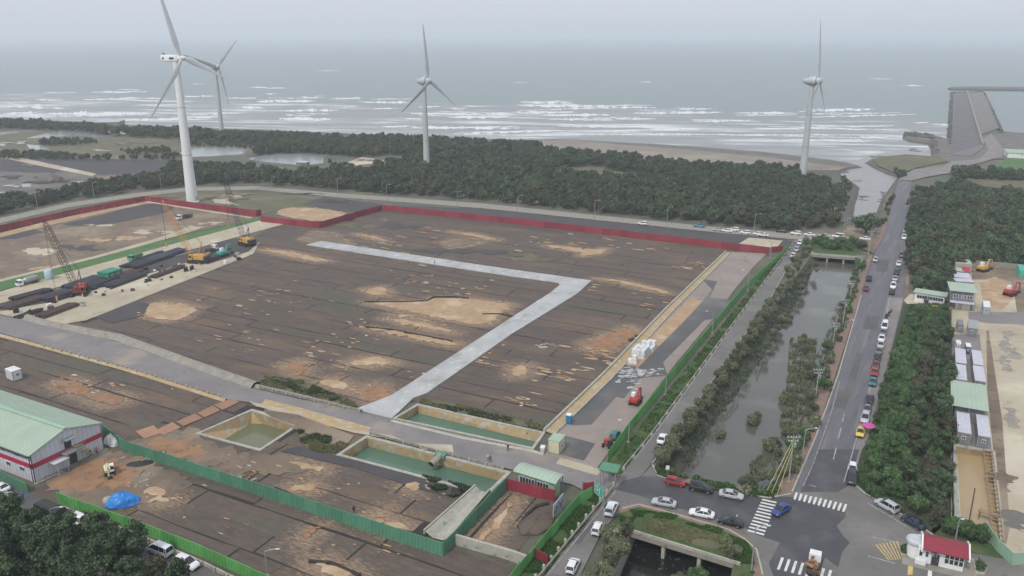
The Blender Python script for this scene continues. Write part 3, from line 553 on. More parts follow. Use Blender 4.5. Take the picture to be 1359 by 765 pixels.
BIG = [([(192, 420), (200, 403.5), (230, 402), (264, 409), (246, 422), (222, 427)], M_sand, 'tan patch of sand bare beside the black netting on the left of the field'),
       ([(484, 402), (567, 401), (575, 396), (622, 397), (680, 405), (662, 418), (649, 431), (628, 431), (580, 422), (523, 409)], M_sand, 'largest bare sand patch in the middle of the brown field'),
       ([(484, 435), (523, 440), (614, 457), (599, 460), (539, 448)], M_sand, 'pointed sand gash nearest to the white road'),
       ([(510, 423), (557, 428), (607, 443), (565, 437.5)], M_sand, None), ([(518, 416.6), (555, 423), (573, 428), (548, 424)], M_sand, None),
       ([(343, 331), (382, 334), (439, 347), (418, 348), (371, 338)], M_sand, 'pointed sand gash left of the end of the white road'),
       ([(471, 311), (497, 314), (515, 321), (490, 316)], M_sand, None), ([(598, 308), (630, 311), (664, 320), (640, 317)], M_sand, None),
       ([(722, 326), (758, 328.6), (775, 332), (805, 331), (800, 337), (769, 341), (775, 336), (740, 331)], M_sand, None),
       ([(792, 370), (826, 373), (863, 382), (889, 390), (870, 388), (826, 377)], M_sand, 'thin curved sand gash right of the white road'),
       ([(774, 456), (805.5, 445), (837, 435), (847, 439), (832, 456), (805.5, 467.6), (777, 464)], M_sand_o, 'orange sand patch next to the concrete channel'),
       ([(680, 487), (701, 485), (696, 500), (680, 501)], M_sand, None), ([(455, 484.6), (476, 477), (507, 475.5), (523, 483), (486.5, 487)], M_sand, None),
       ([(421, 508), (444.6, 503), (468, 513), (455, 518.6)], M_sand, None), ([(376.6, 484.6), (400, 479), (408, 492), (392, 501.6)], M_sand_o, None),
       ([(482.5, 385), (510, 381), (518, 392), (497, 393)], M_sand, None), ([(473, 520), (500, 510), (520, 522), (515, 532), (490, 536)], M_sand_o, None),
       ([(682, 663), (675.5, 681.5), (645, 718), (638, 716), (654, 697.5)], M_sand, 'leaf shaped sand gash in the enclosure below the red hoarding'),
       ([(378, 613), (400, 615), (430, 626), (410, 622)], M_sand, None), ([(413, 747), (439, 749), (473, 765), (450, 770)], M_sand, None),
       ([(382, 650), (410.6, 643), (418, 649), (395, 653)], M_sand, None), ([(486, 688), (523, 697), (549, 706), (520, 700)], M_sand, None),
       ([(401, 720), (422, 700 - 1), (424, 703), (412, 708)], M_sand_o, None), ([(495, 688), (508, 680), (514, 688), (505, 694)], M_sand, None), ([(537, 648), (553, 640), (560, 645), (552, 653)], M_sand, None),
       ([(188, 655), (203, 645), (220, 655), (210, 658)], M_sand, None), ([(196, 668), (212, 657), (228, 669), (213, 666)], M_sand, None),
       ([(135, 522), (160, 525), (168, 535), (140, 540), (120, 532)], M_sand_o, None), ([(90, 505), (110, 510), (125, 530), (95, 522), (70, 510)], M_sand_o, None),
       ([(358, 284), (390, 274), (470, 283), (425, 297)], M_sand, None), ([(420, 308), (440, 310), (465, 325), (440, 329), (400, 318)], M_dirt, None), ([(590, 322), (610, 318), (640, 322), (600, 330)], M_dirt, None)]
BW = []
for pts, *_r in BIG:
    w_ = Gs(pts); BW.append((w_, min(p.x for p in w_) - 7, max(p.x for p in w_) + 7, min(p.y for p in w_) - 7, max(p.y for p in w_) + 7))
def dust(x, y):
    best = 7.0
    for w_, x0, x1, y0, y1 in BW:
        if x0 < x < x1 and y0 < y < y1:
            if inpoly(x, y, w_): return 1.0
            for a, b in zip(w_, w_[1:] + w_[:1]):
                dx, dy = b.x - a.x, b.y - a.y; t = max(0, min(1, ((x - a.x) * dx + (y - a.y) * dy) / (dx * dx + dy * dy + 1e-9))); d = math.hypot(x - a.x - t * dx, y - a.y - t * dy)
                if d < best: best = d
    return 1 - best / 7
# ------------------------------------------------------------------ the netting laid over the fields, strip by strip
def strips(fieldpix, width, seglen, seed, z=.06, ang_=None, cap=300, exclude=()):
    rr = random.Random(seed); P_ = Gs(fieldpix); ua = UDIR if ang_ is None else ang_
    u = Vector((math.cos(ua), math.sin(ua))); v = Vector((-u.y, u.x))
    q = [(p.xy.dot(u), p.xy.dot(v)) for p in P_]
    u0, u1 = min(a for a, b in q), max(a for a, b in q); v0, v1 = min(b for a, b in q), max(b for a, b in q)
    EX = [Gs(e) for e in exclude] + HOLES; root = bpy.data.objects.get(fieldobj(seed)); made = 0
    y = v0 + rr.uniform(0, 1)
    while y < v1 and made < cap:
        wd = width * rr.uniform(.94, 1.06); x = u0 - rr.uniform(0, seglen)
        bow = rr.uniform(-.25, .25)
        while x < u1:
            L = seglen * rr.uniform(.75, 1.25); step = 3.0; n = int(L / step); cols = []
            ph = rr.uniform(0, 99)
            for i in range(n + 1):
                xx = x + L * i / n; wob = mnoise.noise(Vector((xx * .05, ph, 0))) * .55 + bow
                ga = .04 + .2 * max(0, mnoise.noise(Vector((xx * .09, ph, 5))) + .1); col = []
                for k in range(4):
                    t = k / 3; yy = y + ga + (wd - 2 * ga) * t + wob * (1 if 0 < k < 3 else 1); zz = z + .10 * max(0, mnoise.noise(Vector((xx * .22, yy * .22, 3)))) + (.03 if 0 < k < 3 else 0)
                    w_ = u * (xx + (.22 if i == 0 else -.22 if i == n else 0)) + v * yy; col.append((w_.x, w_.y, zz))
                cols.append(col)
            vs = []; fs = []
            for i in range(n):
                cs = (cols[i][0], cols[i][3], cols[i + 1][0], cols[i + 1][3])
                if sum(inpoly(c[0], c[1], P_) for c in cs) < 1 or any(inpoly(c[0], c[1], e) for e in EX for c in cs): continue
                b = len(vs); vs += cols[i] + cols[i + 1]
                for k in range(3): fs.append((b + k, b + 4 + k, b + 5 + k, b + 1 + k))
            if len(fs) >= 6:
                me = bpy.data.meshes.new('cover_strip'); me.from_pydata(vs, [], fs); me.materials.append(M_cover)
                bm = bmesh.new(); bm.from_mesh(me); bmesh.ops.remove_doubles(bm, verts=bm.verts, dist=.001)
                for f_ in bm.faces:
                    f_.normal_update()
                    if f_.normal.z < 0: f_.normal_flip()
                bm.to_mesh(me); bm.free()
                me.attributes.new('dust', 'FLOAT', 'POINT').data.foreach_set('value', [dust(v_.co.x, v_.co.y) for v_ in me.vertices])
                link('cover_strip', me, FOBJ[seed]); made += 1
            x += L
        y += wd
    return made
def fieldobj(i): return 'field_ground' if i == 0 else 'field_ground.%03d' % i
FOBJ = [bpy.data.objects[fieldobj(i)] for i in range(5)]
n1 = strips(FIELD, 5.2, 52, 0, cap=300)
n2 = strips(FIELD2, 5.0, 45, 1)
n3 = strips(FIELD3, 5.6, 34, 2); n4 = strips(FIELD4, 5.6, 34, 3)
n5 = strips(FIELD5, 4.6, 30, 4, ang_=UDIR + PI / 2)
print('strips', n1, n2, n3, n4, n5)
# ---- sand showing where the netting is torn away: thin ragged mounds
def ragged(mb, pts, z, amp=.35, sub=1.6, hgt_=.10):
    """irregular sand patch: pts in world; outline broken up by noise, slightly domed"""
    out_ = []; pts = [Vector((p.x, p.y, 0)) for p in pts]
    for _ in range(2 if len(pts) < 12 else 1):      # round the corners
        pts = [q for i in range(len(pts)) for q in (pts[i].lerp(pts[(i + 1) % len(pts)], .22), pts[i].lerp(pts[(i + 1) % len(pts)], .78))]
    n = len(pts)
    for i in range(n):
        a, b = pts[i], pts[(i + 1) % n]; L = (b - a).length; k = max(1, int(L / sub)); nn = Vector((b.y - a.y, a.x - b.x, 0)).normalized()
        for j in range(k):
            p = a.lerp(b, j / k); o_ = (1.1 * mnoise.noise(Vector((p.x * .22, p.y * .22, 8))) + mnoise.noise(Vector((p.x * .6, p.y * .6, 1))) + .6 * mnoise.noise(Vector((p.x * 1.7, p.y * 1.7, 4)))) * amp * 1.5
            out_.append(p + nn * o_)
    c = sum(out_, Vector()) / len(out_)
    inner = [c + (p - c) * .86 for p in out_]
    v, f = cdt([(p.x, p.y) for p in inner], [])
    k = len(out_); b = len(mb.v)
    mb.v += [(p.x, p.y, z - .02) for p in out_]; mb.v += [(p.x, p.y, z + hgt_) for p in inner]
    for i in range(k): mb.f.append((b + i, b + (i + 1) % k, b + k + (i + 1) % k, b + k + i)); mb.m.append(0)
    b2 = len(mb.v); mb.v += [(p.x, p.y, z + hgt_) for p in v]
    for t in f: mb.f.append(tuple(b2 + i for i in t)); mb.m.append(0)
for f_, s_ in ((M_dirt, [(50, 650), (137, 598), (168, 603), (235, 628), (262, 645), (200, 665), (140, 682), (110, 675), (78, 660)]), (M_sand_o, [(58, 650), (135, 606), (158, 606), (195, 632), (165, 648), (120, 655), (80, 656)]),
               (M_dirt, [(172, 586), (255, 562), (262, 585), (345, 608), (400, 606), (410, 622), (330, 640), (240, 612), (175, 592)]), (M_sand_o, [(190, 588), (225, 578), (258, 590), (285, 604), (250, 612), (200, 598)])):
    mb = MB(); ragged(mb, Gs(s_), .205 + .03 * (f_ is M_sand_o), amp=1.6, sub=.8, hgt_=.02); mb.build('bare_soil', f_, kind='structure')
for pts, m_, lb in BIG:
    mb = MB(); ragged(mb, Gs(pts), .20, amp=.75, sub=.8, hgt_=.12); o = mb.build('sand_patch', m_, kind='structure')
    if lb: o['label'] = lb
# small torn bits, countless
rr = random.Random(11); mbs = {0: MB(), 1: MB(), 2: MB()}
u2 = Vector((math.cos(UDIR), math.sin(UDIR), 0)); v2 = Vector((-u2.y, u2.x, 0))
CL = [((600, 385), 60, 12, 40, .8), ((560, 372), 40, 10, 22, .8), ((790, 470), 30, 18, 46, 1.0), ((745, 500), 30, 14, 26, 1.0), ((700, 532), 24, 8, 16, 1.1), ((370, 400), 60, 20, 26, .7), ((460, 455), 60, 14, 26, .8), ((430, 480), 50, 18, 22, .8),
      ((550, 500), 20, 14, 12, .8), ((480, 430), 26, 8, 12, .8), ((860, 400), 30, 14, 16, .9), ((920, 355), 25, 8, 18, 1.0), ((780, 380), 30, 8, 16, 1), ((560, 310), 70, 12, 18, 1.2), ((720, 320), 90, 12, 26, 1.2), ((850, 330), 70, 10, 14, 1.2),
      ((500, 330), 60, 10, 20, 1.2), ((330, 390), 60, 24, 20, .7), ((650, 480), 30, 20, 14, .8), ((320, 450), 60, 20, 22, .7), ((120, 500), 60, 24, 16, .7), ((220, 510), 50, 20, 12, .7), ((330, 620), 40, 14, 16, .45), ((300, 640), 30, 10, 14, .45),
      ((450, 650), 60, 18, 18, .45), ((570, 655), 30, 14, 16, .4), ((470, 730), 70, 18, 14, .4), ((240, 660), 40, 14, 14, .4), ((300, 700), 50, 20, 10, .35), ((170, 640), 30, 10, 16, .45), ((700, 690), 14, 14, 6, .4), ((740, 460), 18, 5, 6, 1.2), ((560, 350), 20, 4, 8, 1)]
FS = [Gs(f) for f in (FIELD, FIELD2, FIELD3, FIELD4, FIELD5)]; WR = Gs(wr)
for (cx, cy), rx, ry, n, s in CL:
    for _ in range(int(n * .65)):
        p = G(cx + rr.gauss(0, .5) * rx, cy + rr.gauss(0, .5) * ry)
        if not any(inpoly(p.x, p.y, f) for f in FS) or inpoly(p.x, p.y, WR) or any(inpoly(p.x, p.y, h) for h in HOLES): continue
        L = s * rr.uniform(.5, 2.6); W = s * rr.uniform(.2, .75); k = rr.randint(6, 9); a0 = rr.uniform(0, 6)
        pts = [p + u2 * math.cos(a0 + 2 * PI * i / k) * L * rr.uniform(.6, 1.2) + v2 * math.sin(a0 + 2 * PI * i / k) * W * rr.uniform(.6, 1.2) for i in range(k)]
        ragged(mbs[0 if rr.random() < .7 else 1 if rr.random() < .75 else 2], pts, .20, amp=.06, sub=.9, hgt_=.05)
for i, m_ in ((0, M_sand), (1, M_sand_o), (2, M_concw)):
    mbs[i].build('sand_patches', m_, kind='stuff', label=['scattered bits of tan sand showing through torn netting', 'scattered bits of orange soil showing through torn netting', 'scattered pale scraps lying on the netting'][i])
# crumbs of soil round the bigger bare patches
mbe = MB()
for pts, m_, lb in BIG:
    W_ = Gs(pts)
    for i in range(len(W_)):
        a, b = W_[i], W_[(i + 1) % len(W_)]
        for _ in range(int((b - a).length / 2.6)):
            p = a.lerp(b, rr.random()) + u2 * rr.gauss(0, 2.0) + v2 * rr.gauss(0, .9); sc_ = min(1, max(.35, p.y / 260)); L = rr.uniform(.3, 1.5) * sc_; W = rr.uniform(.15, .5) * sc_; k = 6
            if inpoly(p.x, p.y, WR) or any(inpoly(p.x, p.y, h) for h in HOLES): continue
            ragged(mbe, [p + u2 * math.cos(2 * PI * q / k) * L * rr.uniform(.6, 1.2) + v2 * math.sin(2 * PI * q / k) * W * rr.uniform(.6, 1.2) for q in range(k)], .20, amp=.05, sub=1.2, hgt_=.05)
mbe.build('sand_crumbs', M_sand, kind='stuff', label='crumbs of tan soil spilled round the bare patches')
for i, (x, y, rx, ry, m_) in enumerate(((60, 335, 50, 8, M_sandpale), (150, 318, 40, 5, M_sand), (200, 308, 30, 4, M_sandpale), (110, 330, 40, 6, M_dark), (30, 350, 40, 8, M_dirt), (190, 300, 40, 4, M_dirt), (280, 297, 20, 3, M_sandpale), (60, 356, 30, 4, M_sand), (135, 300, 26, 2, M_sandpale), (520, 300, 40, 8, M_dark), (470, 300, 30, 5, M_grassdry), (640, 335, 70, 8, M_dark), (560, 345, 50, 7, M_grassdry),
        (700, 345, 50, 5, M_grassdry), (1335, 470, 14, 20, M_conc), (1345, 560, 12, 30, M_conc), (1330, 640, 6, 20, M_dirt), (1348, 700, 8, 14, M_mud), (300, 262, 50, 4, M_dirt), (450, 268, 30, 4, M_dark), (60, 242, 40, 4, M_dark), (180, 190, 30, 3, M_mud), (90, 205, 30, 2, M_mud), (20, 190, 20, 2, M_farpond), (15, 248, 14, 2, M_farpond), (270, 180, 20, 2, M_mud), (400, 200, 20, 2, M_mud), (290, 192, 20, 2, M_dirt), (130, 200, 20, 2, M_sandpale), (480, 213, 14, 2, M_dirt), (40, 220, 20, 3, M_mud), (10, 200, 20, 2, M_dirt), (215, 262, 20, 1.5, M_dirt), (400, 258, 30, 1.5, M_dark), (110, 243, 30, 3, M_sandpale), (20, 236, 30, 3, M_dark), (1300, 195, 12, 3, M_rock), (1325, 186, 10, 3, M_sandpale), (1275, 205, 12, 2, M_rock), (1345, 190, 12, 3, M_rock))):
    mb = MB()
    for k in range(5):
        cx_, cy_ = x + rr.gauss(0, rx * .35), y + rr.gauss(0, ry * .35); ragged(mb, Gs([(cx_ + math.cos(a * 1.05) * rx * rr.uniform(.2, .5), cy_ + math.sin(a * 1.05) * ry * rr.uniform(.2, .5)) for a in range(6)]), .20 if x < 1000 and y > 285 else .42 if y < 285 else .235, amp=1.6, sub=1.4, hgt_=.01 + .006 * k)
    mb.build('ground_stain', m_, kind='structure')
for i, (x, y, rx, ry, m_) in enumerate(((1135, 222, 12, 2, M_mud), (1150, 217, 10, 1.5, M_beach), (1120, 228, 8, 2, M_mud), (1180, 229, 8, 2, M_mud), (1134, 250, 3, 6, M_mud), (1128, 275, 3, 8, M_mud), (1173, 262, 3, 8, M_mud), (1105, 216, 14, 2, M_beach), (1170, 209, 12, 1.5, M_mud), (1145, 262, 5, 3, M_mud), (1212, 200, 10, 2, M_mud), (1140, 240, 4, 2, M_beach))):
    mb = MB()
    for k in range(4):
        cx_, cy_ = x + rr.gauss(0, rx * .4), y + rr.gauss(0, ry * .4); ragged(mb, Gs([(cx_ + math.cos(a * 1.05) * rx * rr.uniform(.2, .6), cy_ + math.sin(a * 1.05) * ry * rr.uniform(.2, .6)) for a in range(6)], -1.2), -1.2, amp=2.0, sub=1.4, hgt_=.03 + .02 * k)
    mb.build('mudbank', m_, kind='structure')
# raised dark edge folds of the netting (curled up by the wind)
mb = MB()
for pts in ([(484, 400.5), (530, 401), (567, 399.5), (575, 394.5), (600, 394), (622, 395.5)], [(365, 648), (400, 662), (440, 676), (470, 690), (500, 697), (530, 704), (563, 712)], [(688, 700), (700, 682), (712, 672), (728, 668)], [(410, 745), (440, 747), (478, 764)], [(640, 417), (665, 417), (680, 420)],
            [(484, 434), (523, 438), (600, 453)]):
    W_ = Gs(pts, .3)
    for a, b in zip(W_, W_[1:]): mb.bar(a, b, .32, 6)
mb.build('netting_folds', M_fieldbase, kind='stuff', label='dark curled folds along torn netting edges')
# black net heap next to the first sand patch
sheet('dark_netting', [(118, 420), (180, 399), (198, 404), (190, 420), (150, 430)], M_dark, z=.21)
sheet('dark_netting', [(385, 596), (398, 594), (520, 624), (600, 648), (598, 660), (560, 652), (470, 622), (372, 600)], M_dark, z=.20)
# orange road plates
pt = thing('plate_track', 'track of orange brown road plates leading down to the sage hoarding', 'plate track', G(250, 560)); o0 = G(250, 560)
for q in ([(180, 574), (204, 566), (214, 576), (192, 584)], [(206, 573), (229, 562), (240, 569), (217, 579)], [(234, 561), (259, 550.5), (269, 556.5), (244, 567)], [(262, 550), (282, 540), (293, 546), (272, 555.5)], [(284, 539.5), (306, 530), (318, 535), (296, 545.5)]):
    m = MB(); m.prism([(p.x - o0.x, p.y - o0.y) for p in Gs(q)], .2, .30 + .01 * random.random()); m.build('plate', mat('orange plate', (.33, .18, .115), (.27, .155, .10), .4, bump=.1, rand=.12), pt)
# ------------------------------------------------------------------ walls, kerbs, berms
def wall(name, label, cat, pts, h, th, m_, panel=None, z0=0, pname='panel', posts=None, grp=None, cap=None, pm=None, gap=.03, hs=None):
    """upright wall along the pixel path, cut into panels of about `panel` metres, each its own part"""
    W_ = Gs(pts); o = W_[0].copy(); t = thing(name, label, cat, o, group=grp); cache = {}
    for si, (a, b) in enumerate(zip(W_, W_[1:])):
        d = b - a; L = d.length; n = max(1, round(L / panel)) if panel else 1; r = math.atan2(d.y, d.x); pl = L / n
        me = MB()
        if panel and pname == 'panel':   # folded sheet: ribs standing proud
            me.box((pl / 2, 0, h / 2), (pl - gap, th, h)); k = max(2, int(pl / .7))
            for j in range(k): me.box((pl * (j + .5) / k, 0, h / 2), (.16, th + .12, h - .05))
        else: me.box((pl / 2, 0, h / 2), (pl - gap, th, h))
        mesh = me.mesh(pname, m_)
        for i in range(n):
            pl_ = link(pname, mesh, t, a + d * (i / n) - o + Vector((0, 0, z0)), r)
            if panel and h > 2: pl_.rotation_euler.x = random.uniform(-.025, .025); pl_.location.z += random.uniform(-.05, .03)
        if posts:
            if 'p' not in cache:
                m = MB(); m.box((0, 0, (h + posts[1]) / 2), (posts[0], posts[0], h + posts[1])); cache['p'] = m.mesh('post', pm or m_)
            for i in range(n + (si == len(W_) - 2)): link('post', cache['p'], t, a + d * (i / n) - o + Vector((0, 0, z0)) + Vector((d.y, -d.x, 0)).normalized() * (th / 2 + posts[0] / 2 + .01), r)
        if cap:
            m = MB(); m.box((L / 2, 0, h + cap[1] / 2), (L, th + cap[0], cap[1])); m.build('cap_rail', cap[2] if len(cap) > 2 else m_, t, loc=a - o + Vector((0, 0, z0)), rotz=r)
    return t
wall('hoarding', 'crimson sheet metal hoarding running along the far left yard below the tree belt', 'hoarding', [(-90, 331), (0, 308.5), (95, 287), (193, 268)], 3.1, .12, M_redh, 5.5)
wall('hoarding', 'crimson hoarding passing in front of the big white turbine tower', 'hoarding', [(194, 268), (260, 277), (340, 287.5), (347, 286)], 3.1, .12, M_redh, 4)
wall('hoarding', 'crimson hoarding wrapping the fenced sand mound', 'hoarding', [(346, 295), (424, 303.5), (508, 279.5)], 3.0, .12, M_redh, 4)
wall('hoarding', 'long crimson hoarding along the far edge of the big brown field', 'hoarding', [(509, 280), (680, 297.5), (970, 332), (1020, 338)], 3.0, .12, M_redh, 4)
wall('hoarding', 'short crimson hoarding piece at the right end beside the green verge', 'hoarding', [(1023, 335.5), (1038, 334)], 2.4, .12, M_redh, 3)
wall('hoarding', 'sage green hoarding crossing the lower left fields and turning up to the pond', 'hoarding', [(137, 577), (166, 600), (340, 657), (588, 739.5), (672, 651)], 2.8, .1, M_greenh, 3)
wall('hoarding', 'vivid green hoarding beside the lane at the bottom left', 'hoarding', [(77, 668), (183, 706), (270, 741), (370, 786), (430, 812)], 2.4, .1, M_greenb, 3)
wall('hoarding', 'short dark green hoarding between the warehouse and the lane', 'hoarding', [(-30, 625), (0, 637), (38, 655)], 2.2, .1, M_greenh, 3)
wall('hoarding', 'crimson hoarding standing below the arched mint shelter', 'hoarding', [(671, 650), (737, 667)], 2.6, .12, M_redh, 3, grp=None)
wall('green_fence', 'vivid green mesh fence along the verge of the side road', 'fence', [(1046, 333), (988, 387.5), (905, 487), (834, 575), (806, 614)], 2.5, .08, M_greenb, 3, pname='mesh_panel')
wall('green_fence', 'vivid green mesh fence running from the gate down to the bottom edge', 'fence', [(786, 662), (768, 672), (690, 765), (660, 802)], 2.6, .08, M_greenb, 3, pname='mesh_panel', posts=(.12, .1), pm=M_steeld)
wall('hoarding', 'pale mint hoarding below the yellow pond in the bottom right corner', 'hoarding', [(1304, 708), (1322, 733), (1343, 752), (1420, 745)], 2.6, .1, M_greenl, 3)
wall('green_fence', 'dark green net fence on the right side of the roadside grove', 'fence', [(1261, 404), (1262.5, 560), (1263.5, 700)], 2.2, .08, flat('dark green net', (.03, .12, .08)), 5, pname='mesh_panel', posts=(.1, .1), pm=M_steel)
wall('low_wall', 'low pale concrete wall with posts beside the vivid green hoarding', 'wall', [(84, 676), (183, 713), (270, 750), (340, 785)], .7, .3, M_concw, 3, pname='block', posts=(.35, .25), pm=M_concw)
wall('parapet', 'concrete parapet with posts along the side road verge below the gate', 'parapet', [(816, 648), (770, 703), (724, 759), (690, 800)], .9, .25, M_conc, 3, pname='block', posts=(.4, .35), pm=M_concw)
wall('parapet', 'low concrete parapet along the side road above the gate', 'parapet', [(826, 625), (863, 580), (990, 408), (1054, 322)], .7, .25, M_conc, 6, pname='block', posts=(.35, .15), pm=M_concw)
wall('kerb_wall', 'narrow concrete kerb wall between the side road and canal bushes', 'wall', [(1060, 330), (1020, 401), (902, 568), (866, 616)], .35, .2, M_concw, 12, pname='block')
wall('compound_fence', 'grey concrete panel fence along the top of the right hand yard', 'fence', [(1288, 353), (1352, 359), (1440, 366)], 2.4, .15, M_conc, 4, pname='panel')
wall('retaining_wall', 'concrete channel wall at the bottom of the netted enclosure', 'wall', [(603, 722), (682, 745), (700, 752)], 2.0, .5, M_concw, 6, pname='block')
wall('guard_rail', 'worn concrete post rail along the lower side of the wide site road', 'guard rail', [(60, 462), (170, 491.5), (292, 529)], .55, .12, M_conc, 4, pname='rail', z0=.35, posts=(.4, .25), pm=M_concw)
wall('guard_rail', 'concrete post rail between the weeds and the site road by the white road', 'guard rail', [(345, 517), (400, 530), (478, 548)], .5, .12, M_conc, 4, pname='rail', z0=.4, posts=(.3, .25), pm=M_concw)
wall('guard_rail', 'concrete post rail above the middle green pond', 'guard rail', [(492, 578), (560, 596), (668, 625)], .5, .12, M_conc, 4, pname='rail', z0=.28, posts=(.3, .2), pm=M_concw)
# channel between the field and the parking strip: two walls and a sloping floor
ch = thing('channel', 'long pale concrete channel down the right side of the brown field', 'channel', G(722, 578)); o0 = G(722, 578)
cL = Gs([(722, 575), (800, 500), (884, 412), (963, 336)]); cR = Gs([(736, 578), (812, 504), (893, 414), (969, 337)])
for nm, L_, wd, h in (('left_wall', cL, .5, .9), ('right_wall', cR, .35, .45)):
    for a, b in zip(L_, L_[1:]):
        d = b - a; m = MB(); m.box((d.length / 2, 0, h / 2 + .1), (d.length - .02, wd, h)); m.build('side_wall', M_concw, ch, loc=a - o0, rotz=math.atan2(d.y, d.x))
m = MB()
for i in range(3): m.add([cL[i] - o0 + Vector((0, 0, .55)), cR[i] - o0 + Vector((0, 0, .2)), cR[i + 1] - o0 + Vector((0, 0, .2)), cL[i + 1] - o0 + Vector((0, 0, .55))], [(0, 1, 2, 3)])
m.build('channel_floor', M_bank, ch)
def berm(name, pts, w_, h, m_, **kw):
    W_ = Gs(pts); m = MB(); rings = []
    for i, p in enumerate(W_):
        d = (W_[min(i + 1, len(W_) - 1)] - W_[max(i - 1, 0)]).normalized(); n_ = Vector((-d.y, d.x, 0))
        rings.append([p - n_ * w_, p - n_ * w_ * .25 + Vector((0, 0, h)), p + n_ * w_ * .25 + Vector((0, 0, h)), p + n_ * w_])
    for a, b in zip(rings, rings[1:]):
        for k in range(3): m.add([a[k], a[k + 1], b[k + 1], b[k]], [(0, 1, 2, 3)])
    return m.build(name, m_, kind='structure', **kw)
def dens(pts, k=6):
    out_ = []
    for a, b in zip(pts, pts[1:]):
        for i in range(k): out_.append((a[0] + (b[0] - a[0]) * i / k, a[1] + (b[1] - a[1]) * i / k))
    return out_ + [pts[-1]]
berm('berm', dens([(30, 420), (60, 430), (160, 449), (260, 485), (340, 513)]), 2.0, 1.1, M_conc)
berm('berm', dens([(340, 513), (400, 527), (480, 547)]), .8, .6, M_conc)
berm('berm', dens([(-40, 436), (0, 446), (90, 470), (170, 492), (300, 533)]), .7, .6, M_bank)
berm('berm', dens([(520, 560), (615, 583), (706, 600), (722, 605)]), .7, .5, M_concw)
berm('berm', dens([(196, 268.5), (335, 290)]), 1.2, .4, M_sandpale)
# spillway at the right end of the middle pond
sp = thing('spillway', 'stained pale concrete spillway down from the corner of the green water pond', 'spillway', G(631, 652)); o0 = G(631, 652)
q = Gs([(631, 652), (650, 658), (596, 722), (563, 713)]); m = MB(); n = 8
L1 = [q[0].lerp(q[3], i / n) for i in range(n + 1)]; L2 = [q[1].lerp(q[2], i / n) for i in range(n + 1)]
for i in range(n):
    A = [L1[i] - o0, L1[i].lerp(L2[i], .35) - o0 + Vector((0, 0, 0)), L1[i].lerp(L2[i], .75) - o0, L2[i] - o0]; B = [L1[i + 1] - o0, L1[i + 1].lerp(L2[i + 1], .35) - o0, L1[i + 1].lerp(L2[i + 1], .75) - o0, L2[i + 1] - o0]
    hz = (1.3, .35, .35, 1.3)
    for k in range(3): m.add([A[k] + Vector((0, 0, hz[k])), A[k + 1] + Vector((0, 0, hz[k + 1])), B[k + 1] + Vector((0, 0, hz[k + 1])), B[k] + Vector((0, 0, hz[k]))], [(0, 1, 2, 3)])
m.build('chute', M_concw, sp)
for A, B in ((L1, L1), (L2, L2)):
    a, b = A[0] - o0, A[-1] - o0; d = b - a; mm = MB(); mm.box((d.length / 2, 0, .75), (d.length, .3, 1.5)); mm.build('side_wall', M_concw, sp, loc=a, rotz=math.atan2(d.y, d.x))
# outlet pipe of the middle pond
a, b = G(585, 605, .2), G(572, 617, -.4); pp = thing('outlet_pipe', 'short fat concrete pipe jutting out over the green water', 'pipe', a)
m = MB(); d = (b - a); m.bar((0, 0, 0), d, .75, 14, cap=False); m.bar(d * 0, d * .97, .6, 14, mi=0); m.build('pipe', M_conc, pp)
m = MB(); m.bar(d * .975, d * .985, .58, 14); m.build('mouth', M_black, pp)
m = MB(); m.box((0, 0, .1), (2.4, 1.4, .8), rz=UDIR); m.build('headwall', M_greenh, pp)
# kerb lines and painted markings
def line(mbb, a, b, w_, z):
    p, q = G(*a, z), G(*b, z); d = (q - p).normalized(); n_ = Vector((-d.y, d.x, 0)) * w_ / 2; mbb.add([p - n_, p + n_, q + n_, q - n_], [(0, 1, 2, 3)])
mk = MB()
for pts, w_ in (([(726, 764), (775, 704), (818, 651)], .18), ([(842, 610), (877, 565), (1008, 385), (1054, 325)], .18), ([(1144, 557), (1171, 455), (1180, 398), (1201, 330)], .2), ([(1120, 640), (1144, 557)], .2), ([(1066, 645), (1080, 614), (1103, 548), (1115, 505)], .15), ([(1075, 655), (1093, 600), (1101, 553)], .0),
                ([(1152, 668), (1215, 706)], .2), ([(1183, 686), (1192, 679)], .2), ([(1158, 713), (1194, 721)], .25), ([(1152, 738), (1188, 748)], .25), ([(1073, 644), (1083, 646)], .25)):
    if w_:
        for a, b in zip(pts, pts[1:]): line(mk, a, b, w_, .285)
for a, b in (((1121, 548), (1118, 560)), ((1116.5, 568), (1112, 583)), ((1110, 594), (1106, 610)), ((974, 692), (979, 683))): line(mk, a, b, .22, .29)
mk.build('road_lines', mat('worn lane paint', (.36, .35, .34), (.20, .19, .19), .9, rough=.7, contrast=(.45, .6)), kind='structure')
kb = MB()
for pts in ([(1051, 655), (1083, 580), (1112, 500), (1143, 393)], [(866, 619), (873, 633), (912, 644.5), (1020, 663), (1050, 657)], [(826, 677), (847, 671.5), (889, 682.5), (968, 705.5), (989, 718.5), (1004, 732), (1012, 765)], [(1132, 643), (1148, 657), (1205, 690), (1238, 712)]):
    for a, b in zip(pts, pts[1:]):
        p, q = G(*a), G(*b); d = q - p; kb.box(((p + q) / 2 + Vector((0, 0, .2))), (d.length, .3, .36), rz=math.atan2(d.y, d.x))
kb.build('kerb', M_concw, kind='structure')
